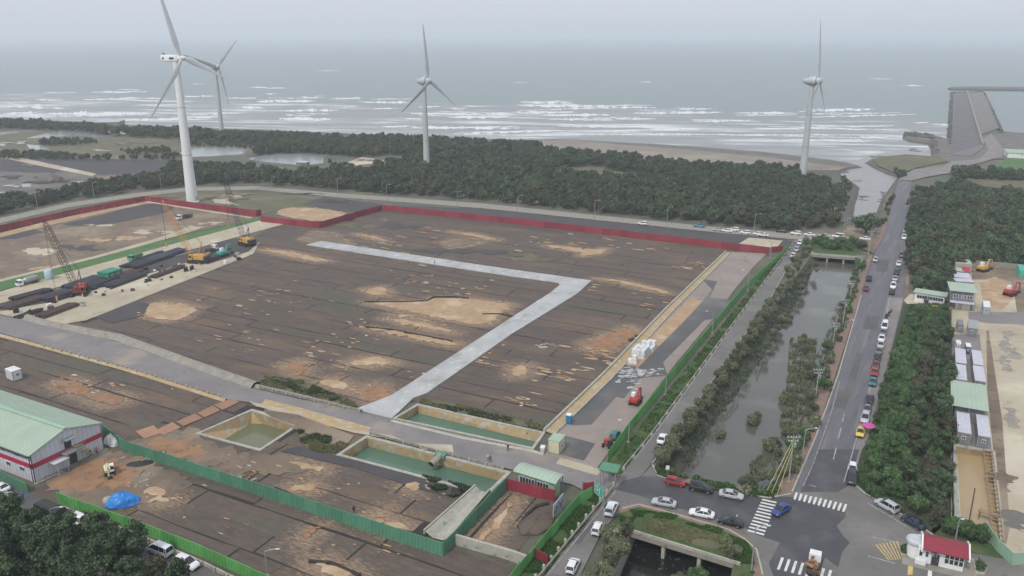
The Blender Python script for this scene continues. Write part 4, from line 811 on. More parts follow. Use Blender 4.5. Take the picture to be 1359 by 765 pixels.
def crosswalk(lab, A0, A1, B0, B1, n, wfrac=.45, m_=None):
    """stripes whose ends lie on the two pixel lines A and B"""
    t = tag(bpy.data.objects.new('crosswalk', None), kind='structure', label=lab); C.objects.link(t)
    for i in range(n):
        f0 = (i + .5 - wfrac / 2) / n; f1 = (i + .5 + wfrac / 2) / n; a0, a1 = G(*A0), G(*A1); b0, b1 = G(*B0), G(*B1)
        m = MB(); zz = Vector((0, 0, .292)); m.add([a0.lerp(a1, f0) + zz, a0.lerp(a1, f1) + zz, b0.lerp(b1, f1) + zz, b0.lerp(b1, f0) + zz], [(0, 1, 2, 3)]); m.build('stripe', m_ or M_paint, t)
crosswalk('zebra crossing over the wide main road', (1054, 655), (1126, 672), (1051, 664), (1122, 682), 11)
crosswalk('zebra crossing over the street with the waiting cars', (1012, 663), (991, 708), (1031, 667), (1013, 714), 11)
crosswalk('zebra crossing at the bottom edge behind the loaded truck', (1034, 741), (1107, 760), (1028, 757), (1103, 775), 8, .4)
crosswalk('yellow hatching in front of the gatehouse', (1160, 725), (1192, 720), (1178, 746), (1200, 744), 7, .38, M_painty)
# the bridge decks
def deck(lab, e0, e1, depth, piers, rise=.5, zlow=-3.0):
    a, b = G(*e0), G(*e1); d = b - a; r = math.atan2(d.y, d.x); t = thing('bridge', lab, 'bridge', a, r)
    L = d.length
    m = MB(); m.box((L / 2, depth / 2, -.15), (L + 1.2, depth, .9)); m.build('deck', M_conc, t)
    m = MB(); m.box((L / 2, .12, .62), (L + 2, .3, .55)); m.build('parapet', M_concw, t)
    for f in piers: m = MB(); m.box((L * f, .8, (zlow - .6) / 2), (.6, 1.0, -zlow - .62)); m.box((L * f, depth - .8, (zlow - .6) / 2), (.6, 1.0, -zlow - .62)); m.build('pier', M_concw, t)
    return t
deck('low concrete bridge deck over the black water at the bottom', (834, 708), (974, 751), 7, (.34, .68), zlow=-3.6)
deck('far low bridge with two piers where the road crosses the grey canal', (1079, 339.5), (1138, 344), 9, (.33, .7), zlow=-3.0)
sheet('deck_bushes_ground', [(1068, 320), (1150, 321), (1142, 333), (1137, 341), (1082, 337), (1072, 332)], M_grass, z=.36, holes=False)
# ------------------------------------------------------------------ harbour pier, breakwater
def raise_poly(name, pix, z0, z1, m_, parent=None, **kw): return tag(MB().prism([(p.x, p.y) for p in Gs(pix, z1)], z0, z1).build(name, m_, parent), **kw)
p_ = thing('pier', 'broad paved pier with a centre wall running out to sea on the right', 'pier', (0, 0, 0))
raise_poly('deck', [(1262, 205), (1262, 184), (1265, 150), (1266, 123.5), (1283, 122.5), (1303, 122.5), (1310, 128), (1326, 170), (1303, 178), (1305, 196), (1290, 207)], -4, 1.0, M_pier, p_)
raise_poly('left_lane', [(1264, 184), (1267, 150), (1267.5, 124), (1283, 123), (1302, 192), (1262, 204)], 1.0, 1.06, mat('stained pier lane', (.14, .127, .13), (.10, .092, .095), .08, stretch=(4, .25, math.radians(0)), rough=.8, spots=[((.11, .10, .10), .03, .5, .62)]), p_)
raise_poly('right_lane', [(1285, 123), (1303, 123), (1309.5, 129), (1322, 163), (1312, 169), (1300, 174)], 1.0, 1.06, mat('dusty pier lane', (.185, .165, .16), (.145, .13, .128), .08, stretch=(4, .25, math.radians(20)), rough=.8), p_)
m = MB(); a, b = G(1283, 121, 1.2), G(1304, 192, 1.2); d = b - a; m.box(((a + b) / 2 + Vector((0, 0, .7))), (d.length, 1.6, 1.6), rz=math.atan2(d.y, d.x)); m.build('centre_wall', M_conc, p_)
m = MB(); rr = random.Random(5)
for a, b, wd in (((1261, 192), (1264, 122.5), -6), ((1305, 123), (1329, 176), 6), ((1265, 123.5), (1304, 122.5), 0)):
    A, B = G(*a), G(*b); N_ = 30; base = []
    for i in range(N_ + 1):
        t = i / N_; p = A.lerp(B, t); o_ = 1 + .35 * mnoise.noise(Vector((i * .7, wd, 0))); k = .7 * mnoise.noise(Vector((i * .9, wd, 5)))
        n_ = Vector((wd / 6, 0, 0)) if wd else Vector((0, 1, 0)); base.append([p - n_ * 1.2 + Vector((0, 0, 1.25 + k * .2)), p + n_ * 1.6 * o_ + Vector((0, 0, -.2 + k)), p + n_ * 3.2 * o_ + Vector((0, 0, -2.6))])
    for r0, r1 in zip(base, base[1:]):
        for k in range(2): m.add([r0[k], r0[k + 1], r1[k + 1], r1[k]], [(0, 1, 2, 3)])
    for i in range(260 if wd else 60):
        t = rr.random(); p = A.lerp(B, t); f = rr.random(); n_ = Vector((wd / 6, 0, 0)) if wd else Vector((0, 1, 0)); s = rr.uniform(.9, 2.4)
        m.box(p + n_ * f * 2.8 + Vector((0, 0, 1.2 - f * 3.2)), (s, s * .8, s * .8), M=Matrix.Rotation(rr.uniform(0, 3), 3, Vector((rr.random(), rr.random(), rr.random() + .1)).normalized()))
m.build('armour_rock', M_rock, p_, kind='stuff')
bw = thing('breakwater', 'long thin grey breakwater reaching in from the right edge beyond the pier', 'breakwater', (0, 0, 0))
raise_poly('body', [(1258, 117.2), (1262, 115.6), (1285, 115), (1359, 115.6), (1700, 117), (1700, 120.4), (1359, 119.4), (1264, 118.2)], -4, 1.0, M_rock, bw)
m = MB(); a, b = G(1264, 116.6, 1.0), G(1700, 118, 1.0); d = b - a; m.box(((a + b) / 2 + Vector((0, 0, .5))), (d.length, 3, 1.1), rz=math.atan2(d.y, d.x)); m.build('crest_wall', M_conc, bw)
sp_ = thing('rubble_spit', 'short hooked rubble spit left of the pier foot', 'spit', (0, 0, 0)); m = MB()
for a, b, n in (((1204, 180), (1240, 184), 60), ((1240, 184), (1244, 204), 40), ((1204, 177.5), (1238, 180), 50)):
    for i in range(n):
        p = G(*a).lerp(G(*b), rr.random()) + Vector((rr.uniform(-3, 3), rr.uniform(-4, 4), rr.uniform(-.8, .5))); s = rr.uniform(1.2, 3)
        m.box(p, (s, s * .8, s * .7), M=Matrix.Rotation(rr.uniform(0, 3), 3, Vector((rr.random(), rr.random(), rr.random() + .1)).normalized()))
m.build('rubble', M_rock, sp_, kind='stuff')
# ------------------------------------------------------------------ wind turbines
def blade(R, chord, m_, nm='blade'):
    """along +Z from the hub, leading edge to +X, thin in Y, bending downwind"""
    rings = []; K = 14
    for i in range(K + 1):
        t = i / K; z = 1.0 + (R - 1.0) * t
        if t < .06: c, th = chord * .42, chord * .40
        else: c = chord * (1.0 if t < .2 else 1 - .84 * ((t - .2) / .8) ** .8) * (.42 + .58 * min(1, (t - .02) / .15)); th = c * (.30 - .2 * min(1, t * 1.4)) + .05
        if t > .985: c *= .35
        tw = math.radians(16 * (1 - t) ** 2 + 2); off = .035 * R * t * t; ring = []
        for k in range(10):
            a = 2 * PI * k / 10; x = c * (.5 * math.cos(a) - .18); y = th * .5 * math.sin(a) * (1 if math.cos(a) > -.5 else .7)
            ring.append((x * math.cos(tw) - y * math.sin(tw), x * math.sin(tw) + y * math.cos(tw) + off, z))
        rings.append(ring)
    return MB().loft(rings).mesh(nm, m_, True)
def turbine(lab, base, hubz, R, yaw, rot, m_, style, rbase=2.1, rtop=1.2, green=False, tilt=math.radians(4)):
    """yaw: direction (radians) the rotor faces"""
    b = G(*base); t = thing('wind_turbine', lab, 'wind turbine', b, yaw, 'wind turbines')
    m = MB(); prof = [(rbase * 1.18, 0), (rbase * 1.18, .5), (rbase, .55)] + [(rbase + (rtop - rbase) * k / 12, .55 + (hubz - 1.6 - .55) * k / 12) for k in range(1, 13)]
    m.lathe(prof, 24); m.build('tower', m_, t, smooth=True)
    m = MB(); m.box((rbase - .05, 0, 2.2), (.25, 1.0, 2.0)); m.build('tower_door', M_steel, t)
    for k in (.34, .67):
        m = MB(); r_ = rbase + (rtop - rbase) * k + .03; m.lathe([(r_, 0), (r_, .25)], 24, (0, 0, hubz * k)); m.build('flange', M_steel, t)
    hx = 3.6
    if style == 'box':
        m = MB(); rings = []
        for x, hw, zl, zh in ((2.2, 1.2, -1.2, 1.3), (1.6, 1.65, -1.6, 1.7), (-5.5, 1.6, -1.5, 1.8), (-7.6, 1.35, -1.0, 1.75)):
            rings.append([(x, -hw, zl + .3), (x, -hw * .8, zl), (x, hw * .8, zl), (x, hw, zl + .3), (x, hw, zh - .3), (x, hw * .85, zh), (x, -hw * .85, zh), (x, -hw, zh - .3)])
        n_ = m.loft(rings).build('nacelle', m_, t, True, loc=(0, 0, hubz))
        for x0, w_ in ((-1.2, 2.6), (-6.0, .9)):
            m = MB(); m.box((x0, -1.66, .15), (w_, .06, 1.0)); m.build('vent', M_black, n_)
        m = MB(); m.box((-6.8, 0, 2.2), (.9, 1.6, .9)); m.bar((-7, .4, 1.8), (-7, .4, 3.6), .05); m.build('wind_sensor', M_steel, n_)
        hubr, noz = 1.5, 2.0
    else:
        m = MB(); prof = [(.05, -5.6), (.9, -5.2), (1.7, -4.0), (2.3, -2.2), (2.75, -.2), (2.9, 1.2), (2.85, 2.0)]
        me = m.lathe(prof, 20).mesh('nacelle', m_, True)
        n_ = link('nacelle', me, t, (0, 0, hubz)); n_.rotation_euler = (0, PI / 2, 0)
        m = MB(); m.box((-2.6, 0, 2.2), (.9, .9, .7)); m.bar((-2.6, 0, 2.4), (-2.6, 0, 4.0), .05); m.build('wind_sensor', M_steel, t, loc=(0, 0, hubz))
        hubr, noz = 2.2, 1.9; hx = 3.7
    rotor = bpy.data.objects.new('rotor', None); C.objects.link(rotor); rotor.parent = t; rotor.location = (hx, 0, hubz + .25); rotor.rotation_euler = (0, -tilt, 0)
    m = MB(); prof = [(hubr * .96, -1.5), (hubr, -.4), (hubr * .92, .6), (hubr * .62, 1.4 * noz / 2), (hubr * .25, noz), (.05, noz + .15)]
    h = link('hub', m.lathe(prof, 18).mesh('hub', m_, True), rotor); h.rotation_euler = (0, PI / 2, 0)
    bm_ = blade(R, R * .10, m_)
    for k in range(3):
        o = link('blade', bm_, rotor); o.rotation_euler = Matrix((Matrix.Rotation(-(rot + 2 * PI * k / 3), 3, 'X') @ Matrix.Rotation(PI / 2 + math.radians(-22), 3, 'Z'))).to_euler()
    return t
def tyaw(h): return h - PI / 2
HT1 = hgt((255.5, 268.5), 78); HT2 = hgt((566.5, 226), 108); HT3 = hgt((1064.5, 238), 108); HT4 = hgt((295, 181), 89)
print('hubs', HT1, HT2, HT3, HT4)
tb1 = turbine('large white wind turbine with a box nacelle, nearest to the camera', (255.5, 268.5), HT1, 41, tyaw(math.radians(75)), math.radians(-13), M_turb, 'box', 2.9, 1.5)
turbine('grey egg nosed wind turbine standing alone in the middle of the forest', (566.5, 226), HT2, 35, tyaw(math.radians(61)), math.radians(0), M_turbg, 'egg', 2.1, 1.2)
turbine('grey wind turbine at the end of the forest beside the river mouth', (1064.5, 238), HT3, 35, tyaw(math.radians(60)), math.radians(4), M_turbg, 'egg', 2.3, 1.2)
turbine('distant dark wind turbine behind the large white one', (295, 181), HT4, 33, tyaw(math.radians(57)), math.radians(48), M_turbg, 'egg', 2.1, 1.3)
# ------------------------------------------------------------------ buildings
def frame(A, B):
    a, b = G(*A), G(*B); return a, math.atan2(b.y - a.y, b.x - a.x), (b - a).length
def window(t, x, z, w_, h, y=0, wall='x', face=-1, bars=1, rz=0, fm=None):
    """window on a wall along local x at depth y; face -1 looks to -y"""
    m = MB(); e = .08
    for c, d in (((0, 0, h / 2), (w_ + e, .1, e)), ((0, 0, -h / 2), (w_ + e, .1, e)), ((-w_ / 2, 0, 0), (e, .1, h - e)), ((w_ / 2, 0, 0), (e, .1, h - e))): m.box(c, d)
    for k in range(bars): m.box((-w_ / 2 + w_ * (k + 1) / (bars + 1), 0, 0), (e * .7, .09, h - e))
    f = m.build('window', fm or M_whitep, t); f.location = (x, y + face * .05, z) if wall == 'x' else (y + face * .05, x, z)
    if wall == 'y': f.rotation_euler = (0, 0, PI / 2)
    m = MB(); m.box((0, 0, 0), (w_ - e, .03, h - e)); m.build('pane', M_pane, f)
def door(t, x, z0, w_, h, y=0, m_=None, face=-1, wall='x'):
    m = MB(); m.box((0, 0, h / 2), (w_, .07, h)); m.box((-w_ / 2 - .06, 0, h / 2), (.1, .12, h)); m.box((w_ / 2 + .06, 0, h / 2), (.1, .12, h)); m.box((0, 0, h + .06), (w_ + .25, .12, .12)); d = m.build('door', m_ or M_steeld, t)
    d.location = (x, y + face * .06, z0) if wall == 'x' else (y + face * .06, x, z0)
    if wall == 'y': d.rotation_euler = (0, 0, PI / 2)
    m = MB(); m.box((w_ * .35, face * .07, 1.05), (.06, .08, .2)); m.build('handle', M_steel, d)
# warehouse: x along the gable wall, y away to the upper left
a, r, L = frame((47, 641), (137.5, 597)); WD = 62; HE = hgt((47, 641), 604) ; HA = HE + 2.2
print('warehouse', L, HE)
wh = thing('warehouse', 'large white warehouse with mint roof and crimson stripe at the left edge', 'warehouse', a, r)
m = MB(); m.side([], 0, 0) if False else None
def cladding(mb, x0, x1, y, z0, topf, face, step=1.0):
    n = max(1, int(abs(x1 - x0) / step))
    for i in range(n):
        xa = x0 + (x1 - x0) * i / n; xb = x0 + (x1 - x0) * (i + 1) / n; mb.add([(xa, y, z0), (xb, y, z0), (xb, y, topf(xb)), (xa, y, topf(xa))], [(0, 1, 2, 3)])
        mb.box(((xa + .05), y + face * .03, (z0 + topf(xa)) / 2), (.06, .05, topf(xa) - z0))
tf = lambda x: HE + (HA - HE) * (1 - abs(x - L / 2) / (L / 2))
m = MB(); cladding(m, 0, L, 0, 0, tf, -1); m.build('gable_wall', M_wallw, wh)
m = MB(); m.add([(0, WD, 0), (L, WD, 0), (L, WD, HE), (L / 2, WD, HA), (0, WD, HE)], [(4, 3, 2, 1, 0)]); m.build('gable_wall', M_wallw, wh)
for x, f in ((0, -1), (L, 1)):
    m = MB(); m.add([(x, 0, 0), (x, WD, 0), (x, WD, HE), (x, 0, HE)], [(0, 1, 2, 3)])
    for i in range(60): m.box((x + f * .03, WD * i / 60 + .5, HE / 2), (.05, .06, HE))
    m.build('side_wall', M_wallw, wh)
for s in (0, 1):
    m = MB(); x0, x1 = (-.5, L / 2) if s == 0 else (L + .5, L / 2); z0 = HE - (HA - HE) / (L / 2) * .5
    m.add([(x0, -.4, z0), (x1, -.4, HA), (x1, WD, HA), (x0, WD, z0), (x0, -.4, z0 + .18), (x1, -.4, HA + .18), (x1, WD, HA + .18), (x0, WD, z0 + .18)], [(0, 1, 2, 3), (4, 5, 6, 7), (0, 1, 5, 4), (2, 3, 7, 6), (0, 3, 7, 4)])
    n = 66
    for i in range(n):
        y = -.3 + (WD + .2) * i / n; dx = x1 - x0; dz = HA - z0; LL = math.hypot(dx, dz)
        m.box(((x0 + x1) / 2, y, (z0 + HA) / 2 + .2), (LL, .07, .06), M=Matrix.Rotation(-math.atan2(dz, dx) if dx > 0 else math.atan2(dz, -dx), 3, 'Y'))
    m.build('roof', M_greenl2, wh)
m = MB(); m.box((L / 2, WD / 2 - .2, HA + .25), (.9, WD + .3, .12)); m.build('ridge_cap', M_greenl, wh)
m = MB(); m.box((-.6, WD / 2, HE - .3), (.3, WD, .25)); m.bar((-.3, .1, 0), (-.3, .1, HE), .09); m.bar((-.1, -.25, 0), (-.1, -.25, HE), .09); m.build('gutter', M_steeld, wh)
zs = HE * .58
m = MB(); m.box((L / 2, -.1, zs), (L + .2, .06, 1.0)); m.build('stripe', M_crim, wh); m = MB(); m.box((-.1, WD / 2, zs), (.06, WD, 1.0)); m.build('stripe', M_crim, wh)
door(wh, L * .55, 0, 1.4, 2.3); door(wh, L * .51, HE * .62, 1.2, 2.0)
m = MB(); m.box((L * .53, -1.0, HE * .6), (4.6, 2.0, .14)); 
for k in range(9): m.bar((L * .53 - 2.3 + k * .575, -1.95, HE * .6), (L * .53 - 2.3 + k * .575, -1.95, HE * .6 + 1.0), .03, 4)
m.box((L * .53, -1.95, HE * .6 + 1.0), (4.6, .06, .06)); m.build('balcony', M_steel, wh)
m = MB(); m.box((L * .51, -.8, HE * .62 + 2.5), (2.4, 1.6, .1)); m.bar((L * .51 - 1.1, 0, HE * .62 + 3.1), (L * .51 - 1.1, -1.5, HE * .62 + 2.55), .03, 4); m.build('awning', M_steel, wh)
m = MB(); m.box((L * .32, -1.0, 2.9), (3.4, 2.0, .12)); m.bar((L * .25, -1.9, 0), (L * .25, -1.9, 2.9), .06, 5); m.bar((L * .39, -1.9, 0), (L * .39, -1.9, 2.9), .06, 5); m.build('awning', M_wallw, wh)
for y in (3.5, 8, 14, 20): window(wh, y, HE * .36, 1.4, .9, 0, 'y'); window(wh, y + 1, HE * .84, 1.4, .7, 0, 'y')
m = MB(); m.box((L / 2, -.6, .1), (L + 1, 1.0, .2)); m.build('apron', M_conc, wh)
M_y2 = flat('yellow scaffold paint', (.5, .42, .12))
sc_ = thing('scaffold', 'yellow stepped scaffold leaning on the white gable wall', 'scaffold', G(106, 615), r)
for k in range(4):
    m = MB(); m.bar((0 + .9 * k, 0, 0), (0 + .9 * k, 0, 4.2 - k * .9), .05, 5); m.bar((.9 * k, 1.2, 0), (.9 * k, 1.2, 4.2 - k * .9), .05, 5); m.build('upright', M_steel, sc_)
    m = MB(); m.box((.45 + .9 * k - .3, .6, 3.9 - k * .95), (1.3, 1.3, .12)); m.build('tread', M_y2, sc_)
# ---- simple huts and containers given by three roof corners
def rect3(p0, p1, p3, h):
    a, b, c = G(*p0, h), G(*p1, h), G(*p3, h); ex, ey = b - a, c - a; L_ = ex.length; sg = 1 if ex.x * ey.y - ex.y * ey.x > 0 else -1
    r1, r2 = math.atan2(ex.y, ex.x), math.atan2(ey.y, ey.x) - sg * PI / 2; k = L_ ** 2 / (L_ ** 2 + ey.length ** 2); dr = (r2 - r1 + PI) % (2 * PI) - PI
    r_ = r1 + dr * (1 - k); W_ = sg * ey.length
    return Vector((a.x, a.y, 0)), r_, L_, W_      # W_<0: lies towards the camera
def container(lab, p0, p1, p3, h, wm, rm=None, grp=None, name='container', cat='container', z0=.2):
    a, r_, L_, W_ = rect3(p0, p1, p3, h); n_ = Vector((-math.sin(r_), math.cos(r_), 0)); t = thing(name, lab, cat, a + n_ * min(0, W_) + Vector((0, 0, z0)), r_, grp); W_ = abs(W_)
    m = MB(); m.box((L_ / 2, W_ / 2, h / 2), (L_ - .14, W_ - .14, h - .1))
    for i in range(int(L_ / .5)): m.box((.3 + i * .5, 0.06, h / 2), (.22, .1, h - .3)); m.box((.3 + i * .5, W_ - .06, h / 2), (.22, .1, h - .3))
    for i in range(int(W_ / .5)): m.box((.06, .3 + i * .5, h / 2), (.1, .22, h - .3)); m.box((L_ - .06, .3 + i * .5, h / 2), (.1, .22, h - .3))
    m.build('walls', wm, t)
    m = MB(); m.box((L_ / 2, W_ / 2, h + .02), (L_, W_, .14)); 
    nn = int(max(L_, W_) / .8)
    for i in range(nn):
        if L_ > W_: m.box((L_ * (i + .5) / nn, W_ / 2, h + .10), (.3, W_ - .3, .06))
        else: m.box((L_ / 2, W_ * (i + .5) / nn, h + .10), (L_ - .3, .3, .06))
    m.build('roof', rm or wm, t)
    m = MB()
    for x in (.08, L_ - .08):
        for y in (.08, W_ - .08): m.box((x, y, h / 2), (.16, .16, h))
    m.build('corner_post', M_steel, t)
    for x in ((L_ * .3, L_ * .7) if L_ > 3 else (L_ * .5,)):
        window(t, x, h * .6, min(.9, L_ * .3), .7, -.02)
    return t, L_, W_
gcw = flat('grey container wall', (.20, .205, .22)); wroof = flat('pale roof sheet', (.52, .52, .58), .5)
container('long white roofed container, upper left of the four beside the compound lane', (1267, 463), (1280, 463.5), (1267, 482), 2.7, gcw, wroof)
container('white roofed container directly above the big mint roof, left row', (1267, 484), (1280.5, 484.5), (1267, 504), 2.7, gcw, wroof)
container('lilac white roofed container, upper right of the four beside the compound lane', (1289, 465.5), (1301.5, 466.5), (1291, 484.5), 2.7, gcw, wroof)
container('lilac white roofed container directly above the big mint roof, right row', (1290.5, 486), (1304, 487), (1293, 506), 2.7, gcw, wroof)
container('white roofed grey container left of the pair above the yellow pond', (1269, 547.5), (1285, 548), (1269, 574), 2.8, gcw, wroof)
container('lilac white roofed grey container right of the pair above the yellow pond', (1295, 551), (1310, 552), (1297, 579), 2.8, gcw, wroof)
container('small grey roofed container near the compound lane crossing', (1285, 425), (1298, 427), (1284.5, 436), 2.6, gcw, flat('grey roof sheet', (.33, .34, .35)))
container('dark grey box container left of the small grey roofed one', (1270, 425), (1277, 425), (1270, 432), 2.4, gcw, gcw)
container('teal green container at the right edge of the brown yard', (1350, 352), (1372, 353), (1349.5, 360), 2.7, flat('teal container', (.06, .42, .30)), flat('teal container', (.06, .42, .30)))
container('white site hut standing on the brown netting above the warehouse', (6, 491), (19, 487), (16, 495), 2.6, M_whitep, M_whitep, name='site_hut', cat='hut')
container('cream kiosk with mint roof beside the parking strip', (727, 585), (736.5, 576), (743, 588), 2.9, M_cream, M_greenl2, name='kiosk', cat='kiosk')
container('green site container with a flat roof beside the orange truck', (128.5, 362), (146, 355.5), (139, 365), 2.7, flat('green container', (.03, .24, .15)), flat('green container', (.03, .24, .15)))
def open_roof(name, lab, cat, p0, p1, p3, h, rm, arch=0, th=.12, wallm=None, wallh=None, over=.5):
    a, r_, L_, W_ = rect3(p0, p1, p3, h); n_ = Vector((-math.sin(r_), math.cos(r_), 0)); t = thing(name, lab, cat, a + n_ * min(0, W_), r_); W_ = abs(W_)
    m = MB(); K = 8; rings = []
    prof = [(W_ * k / K, h + arch * math.sin(PI * k / K)) for k in range(K + 1)]
    for (y0, z0), (y1, z1) in zip(prof, prof[1:]): m.add([(0, y0, z0), (L_, y0, z0), (L_, y1, z1), (0, y1, z1), (0, y0, z0 + th), (L_, y0, z0 + th), (L_, y1, z1 + th), (0, y1, z1 + th)], [(0, 1, 2, 3), (4, 5, 6, 7), (0, 3, 7, 4), (1, 2, 6, 5)])
    m.add([(0, 0, h), (L_, 0, h), (L_, 0, h + th), (0, 0, h + th), (0, W_, h), (L_, W_, h), (L_, W_, h + th), (0, W_, h + th)], [(0, 1, 2, 3), (4, 5, 6, 7)])
    n = int(L_ / .9)
    for i in range(n):
        x = L_ * (i + .5) / n
        for (y0, z0), (y1, z1) in zip(prof, prof[1:]): m.box((x, (y0 + y1) / 2, (z0 + z1) / 2 + th + .02), (.08, math.hypot(y1 - y0, z1 - z0), .05), M=Matrix.Rotation(math.atan2(z1 - z0, y1 - y0), 3, 'X'))
    m.build('roof', rm, t)
    for x in (.4, L_ / 2, L_ - .4):
        for y in (.4, W_ - .4): m = MB(); m.box((x, y, h / 2), (.16, .16, h)); m.build('post', M_steel, t)
    if wallm:
        hh = wallh or h; m = MB(); m.box((L_ / 2, W_ / 2, hh / 2), (L_ - 2 * over, W_ - 2 * over, hh - .02)); m.build('walls', wallm, t)
    return t, L_, W_, over
sh, L_, W_, ov = open_roof('shelter', 'arched mint roofed shelter above the crimson hoarding', 'shelter', (681, 626), (738, 643), (697, 615), 3.6, M_greenl2, .5, wallm=M_greenl, over=.7)
for k in range(5): window(sh, 1.8 + k * (L_ - 3) / 5, 2.0, 1.3, 1.4, ov)
gc, L_, W_, ov = open_roof('gate_canopy', 'flat green canopy over the site gate', 'canopy', (794, 624), (818, 630), (797, 613), 4.2, flat('gate green', (.09, .25, .15)), 0)
br, L_, W_, ov = open_roof('roofed_shed', 'big flat mint roof between the container rows', 'shed', (1262, 538), (1312, 546), (1262.5, 504.5), 4.2, M_greenl2, 0, wallm=gcw, over=1.0)
gh, L_, W_, ov = open_roof('site_office', 'mint roofed office block behind the compound gate', 'office', (1260.6, 386), (1296.5, 388.5), (1260.6, 374.4), 6.2, M_greenl2, 0, wallm=flat('grey office wall', (.17, .18, .21)), over=.8)
for k in range(6): window(gh, 2 + k * (L_ - 3) / 6, 4.4, 1.3, 1.1, ov)
for k in range(4): door(gh, 3 + k * (L_ - 4) / 4, 0, 1.2, 2.2, ov, M_whitep)
m = MB(); m.box((L_ / 2, -.6, 2.9), (L_ - 1, 2.4, .14)); m.build('porch_roof', wroof, gh)
lg, L_, W_, ov = open_roof('gate_office', 'long low white office with a sloping mint roof beside the compound entrance', 'office', (1212, 388), (1256, 395), (1214, 382.5), 3.3, M_greenl2, 0, wallm=M_whitep, over=.5)
for k in range(5): window(lg, 2 + k * (L_ - 2) / 5, 2.0, 1.6, 1.1, ov)
door(lg, L_ * .42, 0, 1.1, 2.1, ov)
for lab, p0, p1, p3, h, wm, rm in (('beige hut with windows and a green edged roof at the top of the compound', (1265, 350), (1286, 351), (1265, 343.5), 3.2, flat('beige wall', (.42, .38, .27)), M_greenl2),
        ('narrow pale roofed shed left of the crimson roof', (1259, 360), (1275.5, 360.5), (1259, 355), 3, gcw, M_greenl2), ('crimson roofed shed at the top of the compound', (1276, 360.8), (1286.5, 361.5), (1276, 354.5), 3, gcw, M_crim),
        ('pale roofed shed below the crimson roof', (1264, 368.5), (1284.5, 369.5), (1264, 362), 3, gcw, wroof), ('narrow grey roofed shed just behind the mint roofed office block', (1264, 374), (1287, 374.5), (1264, 370), 3, gcw, wroof)):
    container(lab, p3, (p1[0], p3[1] + (p1[1] - p0[1])), p0, h, wm, rm, name='shed', cat='shed')
fs_, *_ = open_roof('farm_shed', 'distant pale roofed shed beyond the meadow at the right edge', 'shed', (1337, 203), (1375, 204), (1338, 198), 4, M_greenl2, 0, wallm=M_whitep)
fs2, *_ = open_roof('beach_hut', 'distant long pale roofed hut among trees near the left beach', 'hut', (122, 163), (152, 163.5), (122, 160), 5, wroof, 0, wallm=M_conc)
fs3, *_ = open_roof('pond_hut', 'tiny pale roofed hut beside the far left fish pond', 'hut', (392, 216), (404, 217), (393, 214), 3, wroof, 0, wallm=M_conc)
fs4, *_ = open_roof('pond_hut', 'tiny white roofed hut in the clearing left of the lone turbine', 'hut', (399, 194), (406, 194.5), (400, 192), 3, wroof, 0, wallm=M_conc)
# ---- gatehouse with the crimson roof
a, r, L = frame((1214, 747), (1278, 762)); hR = 3.2
gt = thing('gatehouse', 'white gatehouse with crimson roof and gridded windows at the bottom right', 'gatehouse', a + Vector((0, 0, .27)), r); GL = L; GW = 3.6
m = MB(); m.box((GL * .30, GW / 2, hR / 2 - .05), (GL * .56, GW, hR - .1)); m.build('walls', M_whitep, gt)
m = MB(); m.box((GL * .78, GW / 2, .45), (GL * .40, GW, .9)); m.box((GL * .78, GW / 2, hR - .25), (GL * .40, GW, .3)); m.build('walls', M_whitep, gt)
for i in range(5): m = MB(); m.box((GL * (.585 + .0975 * i), .06, hR / 2 + .25), (.12, .12, hR - 1.3)); m.build('mullion', M_whitep, gt)
m = MB(); m.box((GL * .78, .05, 1.85), (GL * .39, .1, .08)); m.build('transom', M_whitep, gt)
for i in range(4):
    for z, hh in ((1.36, .86), (2.36, .90)): m = MB(); m.box((GL * (.634 + .0975 * i), .10, z), (GL * .0975 - .16, .03, hh)); m.build('pane', M_pane, gt)
m = MB(); m.box((GL * .78, GW - .05, 1.7), (GL * .39, .04, 1.7)); m.build('back_pane', M_pane, gt)
m = MB(); m.side([(-.9, hR - .15), (GW / 2, hR + .75), (GW + .7, hR - .1), (GW + .7, hR), (GW / 2, hR + .9), (-.9, hR)], .8, GL + .3); 
for i in range(24): x = 1 + (GL - .8) * i / 24; m.box((x, GW / 4 - .45, hR + .42), (.07, GW / 2 + 1.1, .06), M=Matrix.Rotation(math.atan2(.9, GW / 2 + .9), 3, 'X'))
m.build('roof', mat('crimson roof tiles', (.25, .026, .042), (.20, .022, .035), 1.2, rough=.5), gt)
for x in (.65, GL + .42): m = MB(); m.side([(-1.0, hR - .5), (GW / 2, hR + .7), (GW + .8, hR - .5), (GW + .8, hR + .2), (GW / 2, hR + 1.2), (-1.0, hR + .2)], x - .12, x + .12); m.build('gable_board', M_whitep, gt)
m = MB(); m.lathe([(1.5, 0), (1.55, .15), (1.5, .5), (1.2, .7), (.3, .78)], 20, (-.2, GW / 2, hR - .5)); m.build('round_bay_roof', flat('pale bay roof', (.5, .52, .56)), gt)
m = MB(); m.lathe([(1.2, 0), (1.2, hR - .5)], 20, (-.2, GW / 2, 0)); m.build('round_bay', M_whitep, gt)
for x, z, w_, h in ((GL * .09, 1.9, .5, 1.2), (GL * .22, 1.9, .5, 1.1)): window(gt, x, z, w_, h, 0, bars=0)
door(gt, GL * .40, 0, .9, 2.1, 0); m = MB(); m.box((GL * .36, -.35, 2.35), (.8, .5, .55)); m.build('air_conditioner', M_steel, gt); m = MB(); m.bar((GL * .36 + .1, -.61, 2.35), (GL * .36 + .1, -.64, 2.35), .2, 12); m.build('fan_grille', M_black, gt)
m = MB(); m.box((GL * .10, -.5, .45), (1.6, .7, .9)); m.build('cabinet', M_whitep, gt)
m = MB(); m.box((GL / 2, GW / 2 - .3, .02), (GL + 4, GW + 3, .2)); m.build('plinth', M_conc, gt)
